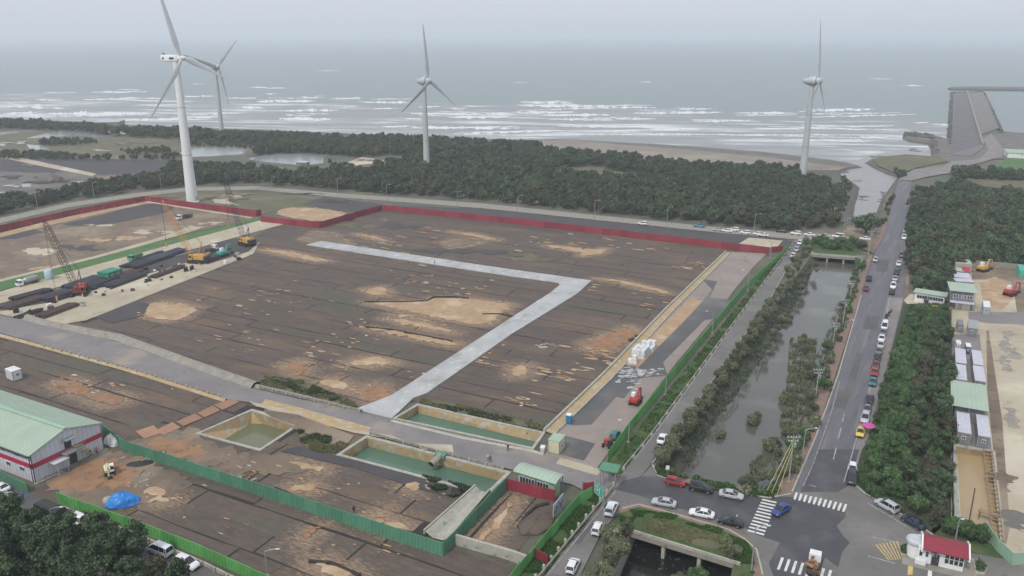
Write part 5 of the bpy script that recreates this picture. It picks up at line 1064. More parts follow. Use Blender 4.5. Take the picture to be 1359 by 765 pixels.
def planter(lab, pts):
    o = sum(Gs(pts), Vector()) / len(pts); t = thing('planter', lab, 'planter', o); q = [(p.x - o.x, p.y - o.y) for p in Gs(pts)]
    MB().prism(q, .2, .5).build('kerb_ring', M_concw, t); c = [(x * .85, y * .85) for x, y in q]
    m = MB(); rq = random.Random(len(lab))
    for i in range(420):
        k = rq.randrange(len(c)); s, u_ = rq.random(), rq.random(); x = (c[k][0] * s + c[(k + 1) % len(c)][0] * (1 - s)) * u_ ** .5; y = (c[k][1] * s + c[(k + 1) % len(c)][1] * (1 - s)) * u_ ** .5
        leafquad(m, Vector((x, y, .5 + rq.random() * .9 * (1 - u_ * .4))), .16, rq)
    m.build('shrub', M_leaf2, t); return t
M_leaf2 = mat('hedge leaves', (.035, .075, .022), (.055, .10, .03), .8, rough=.6, island=.35)
def leafquad(m, p, s, rq):
    n_ = Vector((rq.gauss(0, 1), rq.gauss(0, 1), abs(rq.gauss(0, 1)) + .3)).normalized(); a_ = n_.orthogonal().normalized(); a_.rotate(Matrix.Rotation(rq.uniform(0, 6.28), 3, n_)); b_ = n_.cross(a_) * .62
    m.add([p - a_ * s, p - b_ * s * .9, p + a_ * s, p + b_ * s * .9], [(0, 1, 2, 3)])
planter('round kerbed green shrub bed left of the gatehouse', [(1193, 731), (1197, 728), (1204, 727), (1207, 730), (1206, 737), (1202, 740), (1197, 739), (1194, 736)])
planter('pointed kerbed green shrub bed right of the gatehouse', [(1292, 752), (1297, 744), (1304, 750), (1310, 758), (1306, 765), (1294, 764)])
for lab, px, m_ in (('left striped traffic island', [(1206, 740), (1212, 741), (1211, 765), (1204, 765)], M_painty), ('striped barrier base below the gatehouse', [(1232, 753), (1237, 754), (1236, 775), (1230, 775)], M_whitep)):
    sheet('painted_strip', px, m_, z=.30)
# ------------------------------------------------------------------ vehicles
PAINT = {}
def paint(n, c):
    if n not in PAINT: PAINT[n] = flat('car paint ' + n, c, .3, spec=.6, wear=tuple(x * .9 for x in c))
    return PAINT[n]
COL = {'white': (.72, .72, .73), 'silver': (.42, .43, .44), 'grey': (.15, .155, .165), 'black': (.018, .019, .022), 'blue': (.03, .06, .22), 'navy': (.018, .03, .06), 'red': (.30, .018, .022), 'maroon': (.14, .025, .03), 'yellow': (.62, .47, .08),
       'teal': (.03, .16, .19), 'green': (.05, .24, .09), 'pink': (.5, .05, .2), 'lightblue': (.06, .20, .36), 'army': (.04, .052, .04)}
KIND = {  # length, width, [(x, z lower belt top)], cabin [(x,z)...]
 'sedan': (4.6, 1.78, [(-.5, .78), (-.47, .96), (-.30, 1.0), (.22, .97), (.44, .82), (.5, .62)], [(-.36, .98), (-.22, 1.40), (.06, 1.44), (.26, .96)]),
 'suv': (4.6, 1.86, [(-.5, .9), (-.49, 1.12), (-.3, 1.15), (.24, 1.12), (.45, .98), (.5, .7)], [(-.485, 1.1), (-.42, 1.68), (.04, 1.74), (.27, 1.1)]),
 'hatch': (4.0, 1.72, [(-.5, .85), (-.49, 1.0), (-.3, 1.03), (.26, 1.0), (.45, .86), (.5, .62)], [(-.485, 1.0), (-.40, 1.45), (.06, 1.5), (.30, .99)]),
 'van': (4.9, 1.9, [(-.5, 1.0), (-.495, 1.2), (-.3, 1.2), (.33, 1.18), (.47, 1.0), (.5, .7)], [(-.495, 1.18), (-.48, 1.95), (.16, 1.98), (.40, 1.14)]),
 'pickup': (5.2, 1.86, [(-.5, .95), (-.49, 1.02), (-.3, 1.02), (.24, 1.10), (.45, 1.0), (.5, .75)], [(-.10, 1.02), (-.07, 1.70), (.10, 1.72), (.26, 1.08)])}
CACHE = {}
def carparts(kind, col):
    key = (kind, col)
    if key in CACHE: return CACHE[key]
    L, W, belt, cab = KIND[kind]; pm = paint(col, COL[col]); P = {}
    w2 = W / 2; rings = []
    def top(x):
        for (a, za), (b, zb) in zip(belt, belt[1:]):
            if a <= x <= b: return za + (zb - za) * (x - a) / (b - a)
        return belt[-1][1]
    xs = [-.5, -.485, -.44, -.36, -.28, -.2, -.1, 0, .1, .2, .28, .36, .42, .465, .49, .5]
    for x in xs:
        e = 1 - .22 * max(0, (abs(x) - .38) / .12) ** 2; wz = w2 * e; t = top(x); zb = .24 + (.12 if abs(x) > .47 else 0)
        for wa in (-.31, .31):
            pass
        ring = [(wz * .86, zb), (wz * .98, zb + .12), (wz, .55), (wz * .985, t - .14), (wz * .90, t - .02), (wz * .45, t + .02)]
        rings.append([(x * L, y, z) for y, z in ring] + [(x * L, -y, z) for y, z in reversed(ring)])
    P['body'] = MB().loft(rings).mesh('body', pm, True)
    rings = []
    (x0, z0), (x1, z1), (x2, z2), (x3, z3) = cab
    for x, z, wt in ((x0, z0, .86), ((x0 + x1) / 2, (z0 + z1) / 2, .83), (x1, z1, .70), ((x1 + x2) / 2, (z1 + z2) / 2 + .02, .72), (x2, z2, .70), ((x2 + x3) / 2, (z2 + z3) / 2, .80), (x3, z3, .86)):
        zb = min(z - .01, top(x) - .04); wb = w2 * .90
        rings.append([(x * L, wb, zb), (x * L, w2 * wt, z), (x * L, 0, z + .03), (x * L, -w2 * wt, z), (x * L, -wb, zb)])
    P['cabin_glass'] = MB().loft(rings).mesh('cabin_glass', M_glass, False)
    m = MB(); rr_ = []
    for k in range(5):
        t = k / 4; x = x1 + (x2 - x1) * t; z = z1 + (z2 - z1) * t + .045 + .03 * math.sin(PI * t); wt = w2 * .72
        rr_.append([(x * L, wt, z - .05), (x * L, wt * .9, z), (x * L, 0, z + .03), (x * L, -wt * .9, z), (x * L, -wt, z - .05), (x * L, 0, z - .04)])
    m.loft(rr_)
    for s in (-1, 1):
        for (xa, za), (xb, zb_) in (((x0, z0), (x1, z1)), ((x3, z3), (x2, z2))): m.bar((xa * L, s * w2 * .87, za - .02), (xb * L, s * w2 * .71, zb_ + .01), .055, 4)
        xm = (x1 + x2) / 2; m.bar((xm * L, s * w2 * .89, top(xm) - .05), (xm * L, s * w2 * .72, (z1 + z2) / 2 + .03), .05, 4)
        if kind in ('suv', 'van'): m.bar((x1 * .86 * L, s * w2 * .89, top(x1 * .86) - .05), (x1 * .86 * L, s * w2 * .72, z1 + .03), .06, 4)
    P['roof'] = m.mesh('roof', pm, True)
    r_ = .31 if kind in ('sedan', 'hatch') else .35
    m = MB(); m.bar((0, -.11, 0), (0, .11, 0), r_, 14); P['wheel'] = m.mesh('wheel', M_tyre); P['r'] = r_
    m = MB(); m.bar((0, -.125, 0), (0, .125, 0), r_ * .6, 10); P['rim'] = m.mesh('rim', M_rim)
    m = MB(); m.box((0, 0, 0), (.12, .34, .14)); P['headlight'] = m.mesh('headlight', M_lamp); P['tail_light'] = m.mesh('tail_light', M_red)
    m = MB(); m.box((0, 0, 0), (.12, .16, .12)); P['mirror'] = m.mesh('mirror', pm)
    m = MB(); m.box((L * .5 + .0, 0, .42), (.06, W * .62, .2)); m.box((-L * .5, 0, .42), (.06, W * .62, .16)); P['bumper_trim'] = m.mesh('bumper_trim', M_black)
    P['top'] = top
    CACHE[key] = P; return P
def car(lab, at, to, kind, col, z=.29, group=None, far=False, name='parked_car'):
    """at: pixel of its middle on the ground; to: pixel it faces"""
    L, W = KIND[kind][:2]; P = carparts(kind, col); a = G(*at); t = thing(name, lab, 'car' if kind != 'van' else 'van', a + Vector((0, 0, z)), ang(at, to), group)
    if kind == 'pickup': t['category'] = 'pickup truck'
    link('body', P['body'], t); link('cabin_glass', P['cabin_glass'], t); link('roof', P['roof'], t)
    for sx in (-.31, .31):
        for sy in (-1, 1):
            wl = link('wheel', P['wheel'], t, (sx * L, sy * (W / 2 - .10), P['r']))
            if not far: link('rim', P['rim'], wl)
    if kind == 'pickup':
        m = MB(); m.box((-.30 * L, 0, 1.04), (L * .34, W * .8, .05)); m.build('load_bed', M_black, t)
    if not far:
        for sy in (-1, 1):
            link('headlight', P['headlight'], t, (.47 * L, sy * W * .33, KIND[kind][2][-1][1] + .02)); link('tail_light', P['tail_light'], t, (-.482 * L, sy * W * .36, KIND[kind][2][0][1]))
            link('mirror', P['mirror'], t, (.2 * L, sy * (W / 2 + .06), KIND[kind][3][3][1] + .06))
        link('bumper_trim', P['bumper_trim'], t)
    return t
ST1 = (1005, 690); g1 = 'cars on the street by the gate'
car('white sedan driving alone up the side road next to the vivid green fence', (879, 587), (893, 562), 'sedan', 'white')
car('red hatchback first in the line along the canal side kerb', (896, 645), (925, 651), 'hatch', 'red')
car('black estate car between the red hatchback and the silver sedan', (930, 653), (960, 659), 'suv', 'black')
car('silver sedan nearest the zebra crossing on the canal side of the street', (970, 662), (1000, 668), 'sedan', 'silver')
car('pale silver sedan on the street just below the red hatchback', (881, 672.5), (850, 667), 'sedan', 'silver')
car('white sedan in the middle of the street beside the grass deck', (931, 687), (900, 681), 'sedan', 'white')
car('black sedan last in the row on the grass deck side of the street', (969, 698), (940, 691), 'sedan', 'black')
car('blue sedan crossing the junction beside the zebra stripes', (1036, 682), (1020, 692), 'sedan', 'blue')
car('white small truck like car parked above the black one by the roadside grove', (1130.5, 628), (1129, 645), 'hatch', 'white')
car('black car parked at the foot of the main road below the white one', (1130, 640), (1129, 655), 'suv', 'black')
car('silver station wagon parked in the marked bay near the gatehouse', (1176, 677), (1160, 668), 'suv', 'silver')
car('dark navy sedan parked right in front of the gatehouse', (1211, 698.5), (1195, 689), 'sedan', 'navy')
car('white hatchback below the green road sign with a blue scooter beside it', (811, 681), (818, 666), 'suv', 'white')
car('white hatchback second below the green road sign on the side road', (793, 707), (800, 692), 'hatch', 'white')
car('white hatchback lowest on the side road at the bottom edge', (760, 757), (767, 742), 'hatch', 'white')
car('white crossover parked in the lane at the bottom left in front of the low wall', (249, 752), (270, 761), 'suv', 'white', z=.06)
car('white van half hidden by the grove in the bottom left lane', (213, 735), (190, 726), 'van', 'white', z=.06)
car('white roofed van behind the army green truck', (101, 694), (80, 685), 'van', 'white', z=.06)
car('white sedan at the left edge next to the dark green hoarding', (1, 651), (-15, 645), 'sedan', 'white', z=.06)
car('silver green sedan parked in the lane at the left edge', (13, 664), (0, 658), 'sedan', 'silver', z=.06)
car('dark blue pickup on the left side of the main road', (1153, 373), (1155, 362), 'pickup', 'navy')
car('maroon and white car following the dark blue pickup', (1149, 386), (1147, 396), 'sedan', 'maroon')
car('silver car alone on the left of the main road beyond the blue pickup', (1161.5, 348), (1160, 355), 'hatch', 'silver')
far_ = [('white suv parked beside the pole at the far road bend', 989, 311, 'suv', 'white'), ('white sedan directly right of the pole on the far road', 1006, 312.5, 'sedan', 'white'), ('low white car behind the second white sedan on the far road', 1013, 314, 'sedan', 'white'),
        ('dark car parked under the trees on the far road', 1037, 309, 'suv', 'black'), ('white estate car at the far crossroads left of the bushes', 1056, 312, 'suv', 'white'), ('white sedan above the far bridge bushes', 1074, 313.5, 'sedan', 'white'),
        ('silver sedan above the middle of the far bridge', 1094, 315, 'sedan', 'silver'), ('long white van above the right end of the far bridge', 1112, 316, 'van', 'white'), ('white sedan parked right of the round dark tree', 1148, 319, 'sedan', 'white'),
        ('lone white car behind the crimson hoarding on the far road', 853, 299, 'suv', 'white'), ('light blue pickup behind the crimson hoarding on the far road', 928, 302, 'pickup', 'lightblue'), ('small silver car right of the light blue pickup', 953, 307, 'sedan', 'silver'),
        ('white sedan between the silver car and the white estate on the far road', 965, 308.5, 'sedan', 'white'), ('white estate car on the far road above the crimson hoarding end', 974, 307, 'suv', 'white')]
for lab, x, y, k, c in far_: car(lab, (x, y), (x - 12, y - 1.2), k, c, far=True, group='cars parked along the far road', z=.1)
for lab, x, y, k, c in (('white car first of three parked at the top of the side road', 1061, 325, 'hatch', 'white'), ('silver car second of three parked at the top of the side road', 1057, 334, 'hatch', 'silver'), ('white car lowest of three parked at the top of the side road', 1052, 342.5, 'hatch', 'white')):
    car(lab, (x, y), (x - 4, y + 8), k, c, far=True, group='cars parked at the top of the side road')
row = [('white car farthest up the right side of the main road', 1201, 309, 'sedan', 'white'), ('white suv just below the farthest white car', 1199.5, 318, 'suv', 'white'), ('red van alone with its nose near the forest edge', 1196.5, 342, 'van', 'maroon'), ('white car directly behind the red van', 1192.5, 353, 'sedan', 'white'),
       ('grey car second behind the red van', 1191.5, 359, 'sedan', 'grey'), ('black suv third behind the red van', 1189.5, 365, 'suv', 'black'), ('silver car above the compound entrance, fourth behind the red van', 1187.5, 373, 'sedan', 'silver'), ('white car above the compound entrance, fifth behind the red van', 1185, 383, 'suv', 'white'),
       ('black car nearest the compound entrance on its far side', 1183.5, 391, 'sedan', 'black'),
       ('white van below the row of scooters', 1173.5, 437, 'van', 'white'), ('dark grey car directly below the white van', 1171.5, 445, 'sedan', 'grey'), ('white sedan with dark windscreen, second below the white van', 1169.5, 453, 'sedan', 'white'), ('silver white sedan third below the white van', 1168.5, 461.5, 'sedan', 'silver'),
       ('grey sedan above the black one in the grove row', 1166, 470, 'sedan', 'grey'), ('black sedan above the dark red car', 1164, 478, 'sedan', 'black'), ('dark red car above the bright red one', 1162, 488.5, 'sedan', 'maroon'), ('bright red car in the grove row', 1160.5, 498, 'sedan', 'red'),
       ('dark teal car below the bright red one', 1158, 511, 'sedan', 'teal'), ('black car below the empty bay in the grove row', 1153.5, 534.5, 'sedan', 'black'), ('dark grey car above the silver suv', 1150.5, 547.5, 'sedan', 'grey'), ('silver suv above the yellow car', 1147.5, 560, 'suv', 'silver'),
       ('pale yellow taxi beside the pink umbrella', 1141.5, 578, 'sedan', 'yellow')]
for lab, x, y, k, c in row: car(lab, (x, y), (x - 2.2, y + 9), k, c, far=y < 400, group='cars parked along the right side of the main road')
# scooters
def scooter_build():
    t = thing('scooter', 'x', 'scooter', (0, 0, 0))
    for x in (-.6, .6): m = MB(); m.bar((x, -.06, .25), (x, .06, .25), .25, 12); m.build('wheel', M_tyre, t)
    m = MB(); m.loft([[(-.75, .12, .5), (-.75, .16, .75), (-.75, -.16, .75), (-.75, -.12, .5)], [(-.1, .16, .35), (-.1, .18, .72), (-.1, -.18, .72), (-.1, -.16, .35)], [(.0, .16, .25), (.0, .17, .33), (.0, -.17, .33), (.0, -.16, .25)], [(.35, .14, .25), (.35, .15, .34), (.35, -.15, .34), (.35, -.14, .25)], [(.42, .17, .3), (.5, .17, .95), (.5, -.17, .95), (.42, -.17, .3)]]); m.build('body', M_steeld, t)
    m = MB(); m.box((-.4, 0, .8), (.75, .28, .1)); m.build('seat', M_black, t)
    m = MB(); m.bar((.45, 0, .9), (.42, 0, 1.05), .03, 5); m.bar((.42, -.32, 1.05), (.42, .32, 1.05), .025, 5); m.build('handlebar', M_black, t); return t
s0 = scooter_build(); SC = [((1177.5, 421), 'scooters parked on the shoulder above the white van'), ((1176, 424), 'scooters parked on the shoulder above the white van'), ((1180, 418), 'scooters parked on the shoulder above the white van'), ((1182, 416), 'scooters parked on the shoulder above the white van')]
for i, (p, g) in enumerate(SC):
    q = G(*p) + Vector((0, 0, .29)); lab = 'dark scooter in the group parked on the shoulder above the white van'
    if i == 0: s0.location = q; s0.rotation_euler = (0, 0, .3); tag(s0, lab, None, g)
    else: dup(s0, q, .3 + i * .2, label=lab, group=g)
dup(s0, G(804, 676) + Vector((0, 0, .29)), 1.2, label='blue scooter parked left of the white car under the green road sign'); dup(s0, G(27, 668) + Vector((0, 0, .06)), 2.0, label='dark scooter in the lane near the end of the dark green hoarding')
# ---- people: one skinned body each
def person(lab, at, top_c, leg_c, pose=0, rz=0, z=.0):
    hp = .92; J = {'pelvis': (0, 0, hp), 'waist': (0, 0, 1.12), 'chest': (0.02, 0, 1.36), 'neck': (.02, 0, 1.50), 'head': (.04, 0, 1.60), 'crown': (.04, 0, 1.72)}
    R = {'pelvis': .15, 'waist': .13, 'chest': .16, 'neck': .06, 'head': .095, 'crown': .075}; E = [('pelvis', 'waist'), ('waist', 'chest'), ('chest', 'neck'), ('neck', 'head'), ('head', 'crown')]
    for s, n in ((1, 'l'), (-1, 'r')):
        f = .18 * s if pose == 1 else .03 * s
        J.update({'hip' + n: (0, .1 * s, hp - .05), 'knee' + n: (f * .8 + .03, .11 * s, .5), 'ank' + n: (f * 1.2 - .04, .11 * s, .09), 'toe' + n: (f * 1.2 + .14, .12 * s, .04), 'sh' + n: (.0, .19 * s, 1.42), 'el' + n: (-.02 - f * .4, .26 * s, 1.14), 'wr' + n: (.12 - f, .25 * s, .92), 'ha' + n: (.16 - f, .25 * s, .82)})
        R.update({'hip' + n: .105, 'knee' + n: .065, 'ank' + n: .045, 'toe' + n: .04, 'sh' + n: .065, 'el' + n: .045, 'wr' + n: .032, 'ha' + n: .035})
        E += [('pelvis', 'hip' + n), ('hip' + n, 'knee' + n), ('knee' + n, 'ank' + n), ('ank' + n, 'toe' + n), ('chest', 'sh' + n), ('sh' + n, 'el' + n), ('el' + n, 'wr' + n), ('wr' + n, 'ha' + n)]
    ks = list(J); me = bpy.data.meshes.new('body'); me.from_pydata([J[k] for k in ks], [(ks.index(a), ks.index(b)) for a, b in E], [])
    o = bpy.data.objects.new('body', me); C.objects.link(o); md = o.modifiers.new('s', 'SKIN'); sv = me.skin_vertices[0].data
    for i, k in enumerate(ks): sv[i].radius = (R[k], R[k])
    sv[0].use_root = True; o.modifiers.new('u', 'SUBSURF').levels = 1
    dg = bpy.context.evaluated_depsgraph_get(); nm = bpy.data.meshes.new_from_object(o.evaluated_get(dg)); bpy.data.objects.remove(o)
    nm.materials.clear()
    for m_ in (flat('clothes ' + top_c, CLO[top_c], .8), flat('clothes ' + leg_c, CLO[leg_c], .8), flat('skin', (.35, .2, .13), .6), flat('hair', (.02, .015, .012), .6)): nm.materials.append(m_)
    for p in nm.polygons:
        c = p.center; p.material_index = 3 if c.z > 1.64 or (c.z > 1.55 and c.x < .0) else 2 if c.z > 1.49 or (c.z < .93 and abs(c.y) > .2) else 0 if c.z > .95 else 1 if c.z > .1 else 3
        p.use_smooth = True
    t = thing('person', lab, 'person', G(*at) + Vector((0, 0, z)), rz); link('body', nm, t); return t
CLO = {'orange': (.6, .16, .05), 'navy': (.03, .05, .12), 'white': (.6, .6, .6), 'black': (.02, .02, .022), 'grey': (.15, .15, .16), 'blue': (.04, .12, .4)}
person('person in an orange top and dark trousers standing at the right corner of the warehouse', (129, 603), 'orange', 'navy', 0, 2)
person('person in blue overalls standing against the white gable wall', (121, 606), 'blue', 'navy', 1, 1)
person('person in dark clothes near the warehouse stair', (61, 627), 'navy', 'navy', 0, 1)
person('person in dark clothes walking on the pale concrete road', (577, 352), 'black', 'black', 1, 3, .34)
person('person in black standing at the coping of the long green pond', (674, 600), 'black', 'black', 0, 1, .27)
person('person in grey standing left of the one in black above the pipe outlet', (651, 615), 'grey', 'navy', 1, 2, .27); person('person in white beside the one in grey on the site road', (648, 613.5), 'white', 'grey', 0, 2, .27)
person('person in black crossing the netting by the curled edge', (470, 683), 'black', 'black', 1, 2, .2)
person('person in blue standing in the lane at the end of the dark green hoarding', (31, 664), 'blue', 'navy', 0, 2, .06)
person('person in black waiting beside the gatehouse end', (1235, 706), 'black', 'grey', 0, 2, .3)
# ---- trucks
def wheels(t, xs, w2, r_=.48):
    for x in xs:
        for s in (-1, 1):
            m = MB(); m.bar((0, -.16, 0), (0, .16, 0), r_, 14); wl = m.build('wheel', M_tyre, t, loc=(x, s * (w2 - .18), r_)); m = MB(); m.bar((0, -.17, 0), (0, .17, 0), r_ * .5, 10); m.build('rim', M_rim, wl)
def cab(t, x, w_, h, cm, L=1.9, z0=.6):
    m = MB(); m.side([], 0, 0) if False else None
    m.loft([[(x - L / 2, -w_ / 2, z0), (x - L / 2, w_ / 2, z0), (x - L / 2, w_ / 2, h), (x - L / 2, -w_ / 2, h)], [(x + L * .28, -w_ / 2, z0), (x + L * .28, w_ / 2, z0), (x + L * .28, w_ / 2 * .94, h), (x + L * .28, -w_ / 2 * .94, h)], [(x + L / 2, -w_ / 2, z0), (x + L / 2, w_ / 2, z0), (x + L / 2 * .98, w_ / 2, z0 + (h - z0) * .5), (x + L / 2 * .98, -w_ / 2, z0 + (h - z0) * .5)]])
    c = m.build('cab', cm, t); m = MB(); m.loft([[(x + L * .30, -w_ * .44, h - .08), (x + L * .30, w_ * .44, h - .08), (x + L * .31, w_ * .44, h - .02), (x + L * .31, -w_ * .44, h - .02)], [(x + L / 2 * .99 + .03, -w_ * .46, z0 + (h - z0) * .54), (x + L / 2 * .99 + .03, w_ * .46, z0 + (h - z0) * .54), (x + L / 2 + .06, w_ * .46, z0 + (h - z0) * .56), (x + L / 2 + .06, -w_ * .46, z0 + (h - z0) * .56)]]); m.build('windscreen', M_glass, c)
    for s in (-1, 1): m = MB(); m.box((x + L * .08, s * (w_ / 2 + .01), z0 + (h - z0) * .72), (L * .5, .04, (h - z0) * .34)); m.build('side_window', M_glass, c)
def truck(lab, at, to, cm, kind, cat='truck', z=.06, L=6.5, w_=2.2):
    t = thing('truck', lab, cat, G(*at) + Vector((0, 0, z)), ang(at, to)); cab(t, L / 2 - 1.0, w_, 2.4, cm)
    m = MB(); m.box((-.9, 0, .75), (L - 2.0, w_ * .5, .25)); m.build('chassis', M_steeld, t); wheels(t, (L / 2 - 1.2, -L / 2 + 1.3, -L / 2 + 2.5) if L > 6 else (L / 2 - 1.1, -L / 2 + 1.1), w_ / 2)
    if kind == 'tarp':
        m = MB(); pr = [(-w_ / 2, .95), (w_ / 2, .95), (w_ / 2, 2.3), (w_ * .3, 2.65), (-w_ * .3, 2.65), (-w_ / 2, 2.3)]; m.side(pr, -L / 2, L / 2 - 2.1); m.build('tarpaulin_cover', M_dkgreen, t)
        for k in range(5): m = MB(); m.side([(a * 1.01, b * 1.004) for a, b in pr], -L / 2 + .1 + k * (L - 2.3) / 4, -L / 2 + .16 + k * (L - 2.3) / 4); m.build('hoop', M_black, t)
    elif kind == 'flat':
        m = MB(); m.box((-1.0, 0, 1.0), (L - 2.0, w_, .18)); m.box((-L / 2 + .03, 0, 1.3), (.08, w_, .5)); m.box((-1, w_ / 2 - .04, 1.2), (L - 2, .06, .3)); m.box((-1, -w_ / 2 + .04, 1.2), (L - 2, .06, .3)); m.build('flatbed', M_rust, t)
        m = MB(); r_ = random.Random(4)
        for k in range(16): m.box((-1.0 + r_.uniform(-L * .3, L * .3), r_.uniform(-.7, .7), 1.25 + r_.random() * .8), (r_.uniform(.5, 1.6), r_.uniform(.1, .5), r_.uniform(.1, .4)), rz=r_.uniform(0, 3))
        m.build('load', M_sand_o if 'orange' in lab else M_steeld, t)
    elif kind == 'mixer':
        m = MB(); m.bar((-L / 2 + .3, 0, 2.0), (-L / 2 + 1.6, 0, 1.9), .6, 14, 1.15); m.bar((-L / 2 + 1.6, 0, 1.9), (L / 2 - 3.2, 0, 1.7), 1.15, 14, 1.1); m.bar((L / 2 - 3.2, 0, 1.7), (L / 2 - 2.2, 0, 1.6), 1.1, 14, .5); m.build('mixing_drum', M_steel, t)
    elif kind == 'dump':
        m = MB(); m.loft([[(-L / 2, -w_ / 2, 1.0), (-L / 2, w_ / 2, 1.0), (-L / 2, w_ / 2 + .05, 2.0), (-L / 2, -w_ / 2 - .05, 2.0)], [(L / 2 - 2.1, -w_ / 2, 1.0), (L / 2 - 2.1, w_ / 2, 1.0), (L / 2 - 2.1, w_ / 2 + .05, 2.2), (L / 2 - 2.1, -w_ / 2 - .05, 2.2)]]); m.build('tipper_body', cm, t)
        m = MB(); m.box((-1.0, 0, 2.12), (L - 2.4, w_ * .86, .1)); m.build('load', M_dirt, t)
    return t
truck('army green truck with a tarpaulin cover in the lane below the warehouse', (68, 686), (50, 678), M_dkgreen, 'tarp', L=6.8)
truck('small truck with a white cab and an orange load crossing at the bottom edge', (1079, 758), (1082, 743), M_whitep, 'flat', z=.29, L=5.2, w_=1.9)
truck('white mixer truck on the pale haul road beside the turf strip', (38, 378), (26, 381), M_whitep, 'mixer', L=8)
truck('green dump truck on the haul road beside the pile stacks', (180, 346), (172, 349), flat('truck green', (.07, .33, .16)), 'dump', z=.3)
truck('white flatbed truck standing right of the orange crawler crane', (281, 335), (290, 332), M_whitep, 'flat', z=.3, L=6)
truck('orange red truck parked at the end of the green site container', (153, 367), (160, 364), M_orange, 'dump', z=.3, L=5)
# ---- tracked machines
def tracks(t, L, gauge, h, w_=.7, m_=M_black):
    for s in (-1, 1):
        m = MB(); pr = []; n = 7
        for k in range(n): a = -PI / 2 + PI * k / (n - 1); pr.append((L / 2 - h / 2 + math.cos(a) * h / 2, h / 2 + math.sin(a) * h / 2))
        for k in range(n): a = PI / 2 + PI * k / (n - 1); pr.append((-L / 2 + h / 2 + math.cos(a) * h / 2, h / 2 + math.sin(a) * h / 2))
        vs = [(x, s * gauge / 2 - w_ / 2, z) for x, z in pr] + [(x, s * gauge / 2 + w_ / 2, z) for x, z in pr]; k = len(pr)
        m.add(vs, [(i, (i + 1) % k, k + (i + 1) % k, k + i) for i in range(k)] + [tuple(range(k - 1, -1, -1)), tuple(range(k, 2 * k))])
        nn = int(L / .45)
        for i in range(nn): m.box((-L / 2 + L * (i + .5) / nn, s * gauge / 2, h + .02), (.2, w_ + .06, .08))
        m.build('crawler_track', m_, t)
def lattice(mb, p, q, w0, w1, bays, r=.06):
    p, q = Vector(p), Vector(q); d = (q - p).normalized(); a = Vector((0, 1, 0)); b = d.cross(a).normalized(); a = b.cross(d)
    prev = None
    for i in range(bays + 1):
        t = i / bays; c = p.lerp(q, t); k = w0 + (w1 - w0) * t; k *= min(1, .35 + t * 5, .35 + (1 - t) * 6); cr = [c + a * k / 2 + b * k / 2, c - a * k / 2 + b * k / 2, c - a * k / 2 - b * k / 2, c + a * k / 2 - b * k / 2]
        if prev:
            for j in range(4):
                mb.bar(prev[j], cr[j], r, 4, cap=False); mb.bar(prev[j], cr[(j + 1) % 4], r * .6, 3, cap=False); mb.bar(cr[j], cr[(j + 1) % 4], r * .6, 3, cap=False)
        prev = cr
def crawler_crane(lab, at, top_px, topz, bm_, cm, z=.2):
    """boom tip lies on the ray of pixel top_px at height topz"""
    a = G(*at) + Vector((0, 0, z)); tip = G(*top_px, topz) - a; rz = math.atan2(tip.y, tip.x); t = thing('crawler_crane', lab, 'crane', a, rz); R_ = math.hypot(tip.x, tip.y)
    tracks(t, 6.5, 4.2, 1.1, .9)
    m = MB(); m.box((0, 0, .75), (3.2, 3.6, .6)); m.lathe([(1.3, 1.0), (1.3, 1.35)], 16); m.build('undercarriage', M_steeld, t)
    m = MB(); m.box((-.9, 0, 2.2), (5.6, 3.0, 1.7)); m.box((-1.8, 0, 3.15), (2.6, 2.4, .3)); m.build('machine_house', cm, t)
    m = MB(); m.box((-4.1, 0, 2.0), (1.1, 3.4, 1.7)); m.box((-4.72, 0, 2.0), (.1, 3.0, .2)); m.build('counterweight', M_steeld, t)
    m = MB(); m.loft([[(1.2, 1.0, 1.4), (1.2, 2.1, 1.4), (1.2, 2.1, 3.3), (1.2, 1.0, 3.3)], [(2.6, 1.0, 1.4), (2.6, 2.1, 1.4), (2.4, 2.1, 3.3), (2.4, 1.0, 3.3)]]); c = m.build('cab', cm, t); m = MB(); m.box((2.62, 1.55, 2.6), (.04, .9, 1.1)); m.box((1.8, 2.12, 2.6), (.9, .04, .9)); m.build('cab_window', M_glass, c)
    p = Vector((2.2, 0, 1.8)); q = Vector((R_, 0, tip.z)); m = MB(); lattice(m, p, q, 1.7, 1.5, max(10, int((q - p).length / 1.7)), .065); m.build('lattice_boom', bm_, t)
    g = Vector((-2.6, 0, 8.0)); m = MB(); m.bar((-.2, .7, 3.1), g, .12, 5); m.bar((-.2, -.7, 3.1), g, .12, 5); m.bar((-3.8, 0, 2.9), g, .08, 5); m.build('gantry', bm_, t)
    m = MB(); m.bar(g, q, .045, 4); m.bar(g + Vector((0, .3, 0)), p.lerp(q, .6), .035, 4); m.build('pendant_rope', M_black, t)
    m = MB(); m.bar(q + Vector((.5, .15, 0)), (q.x + .6, .15, 7), .035, 4); m.bar(q + Vector((.5, -.15, 0)), (q.x + .6, -.15, 7), .035, 4); m.build('hoist_rope', M_black, t)
    m = MB(); m.box((q.x + .6, 0, 6.4), (.6, .4, 1.3)); m.bar((q.x + .6, 0, 5.7), (q.x + .6, 0, 5.1), .14, 6); m.build('hook_block', M_yell, t)
    return t
crawler_crane('yellow crawler crane with an orange lattice boom in the middle of the work platform', (263, 349), (215, 266), 24, M_orange, M_yell)
crawler_crane('yellow crawler crane with a thin dark boom at the far end of the work platform', (328, 326), (298, 236), 27, M_steeld, M_yell)
crawler_crane('red crawler crane with a thin dark lattice boom among the pile stacks', (107, 392), (58, 293), 31, M_rust, M_redm)
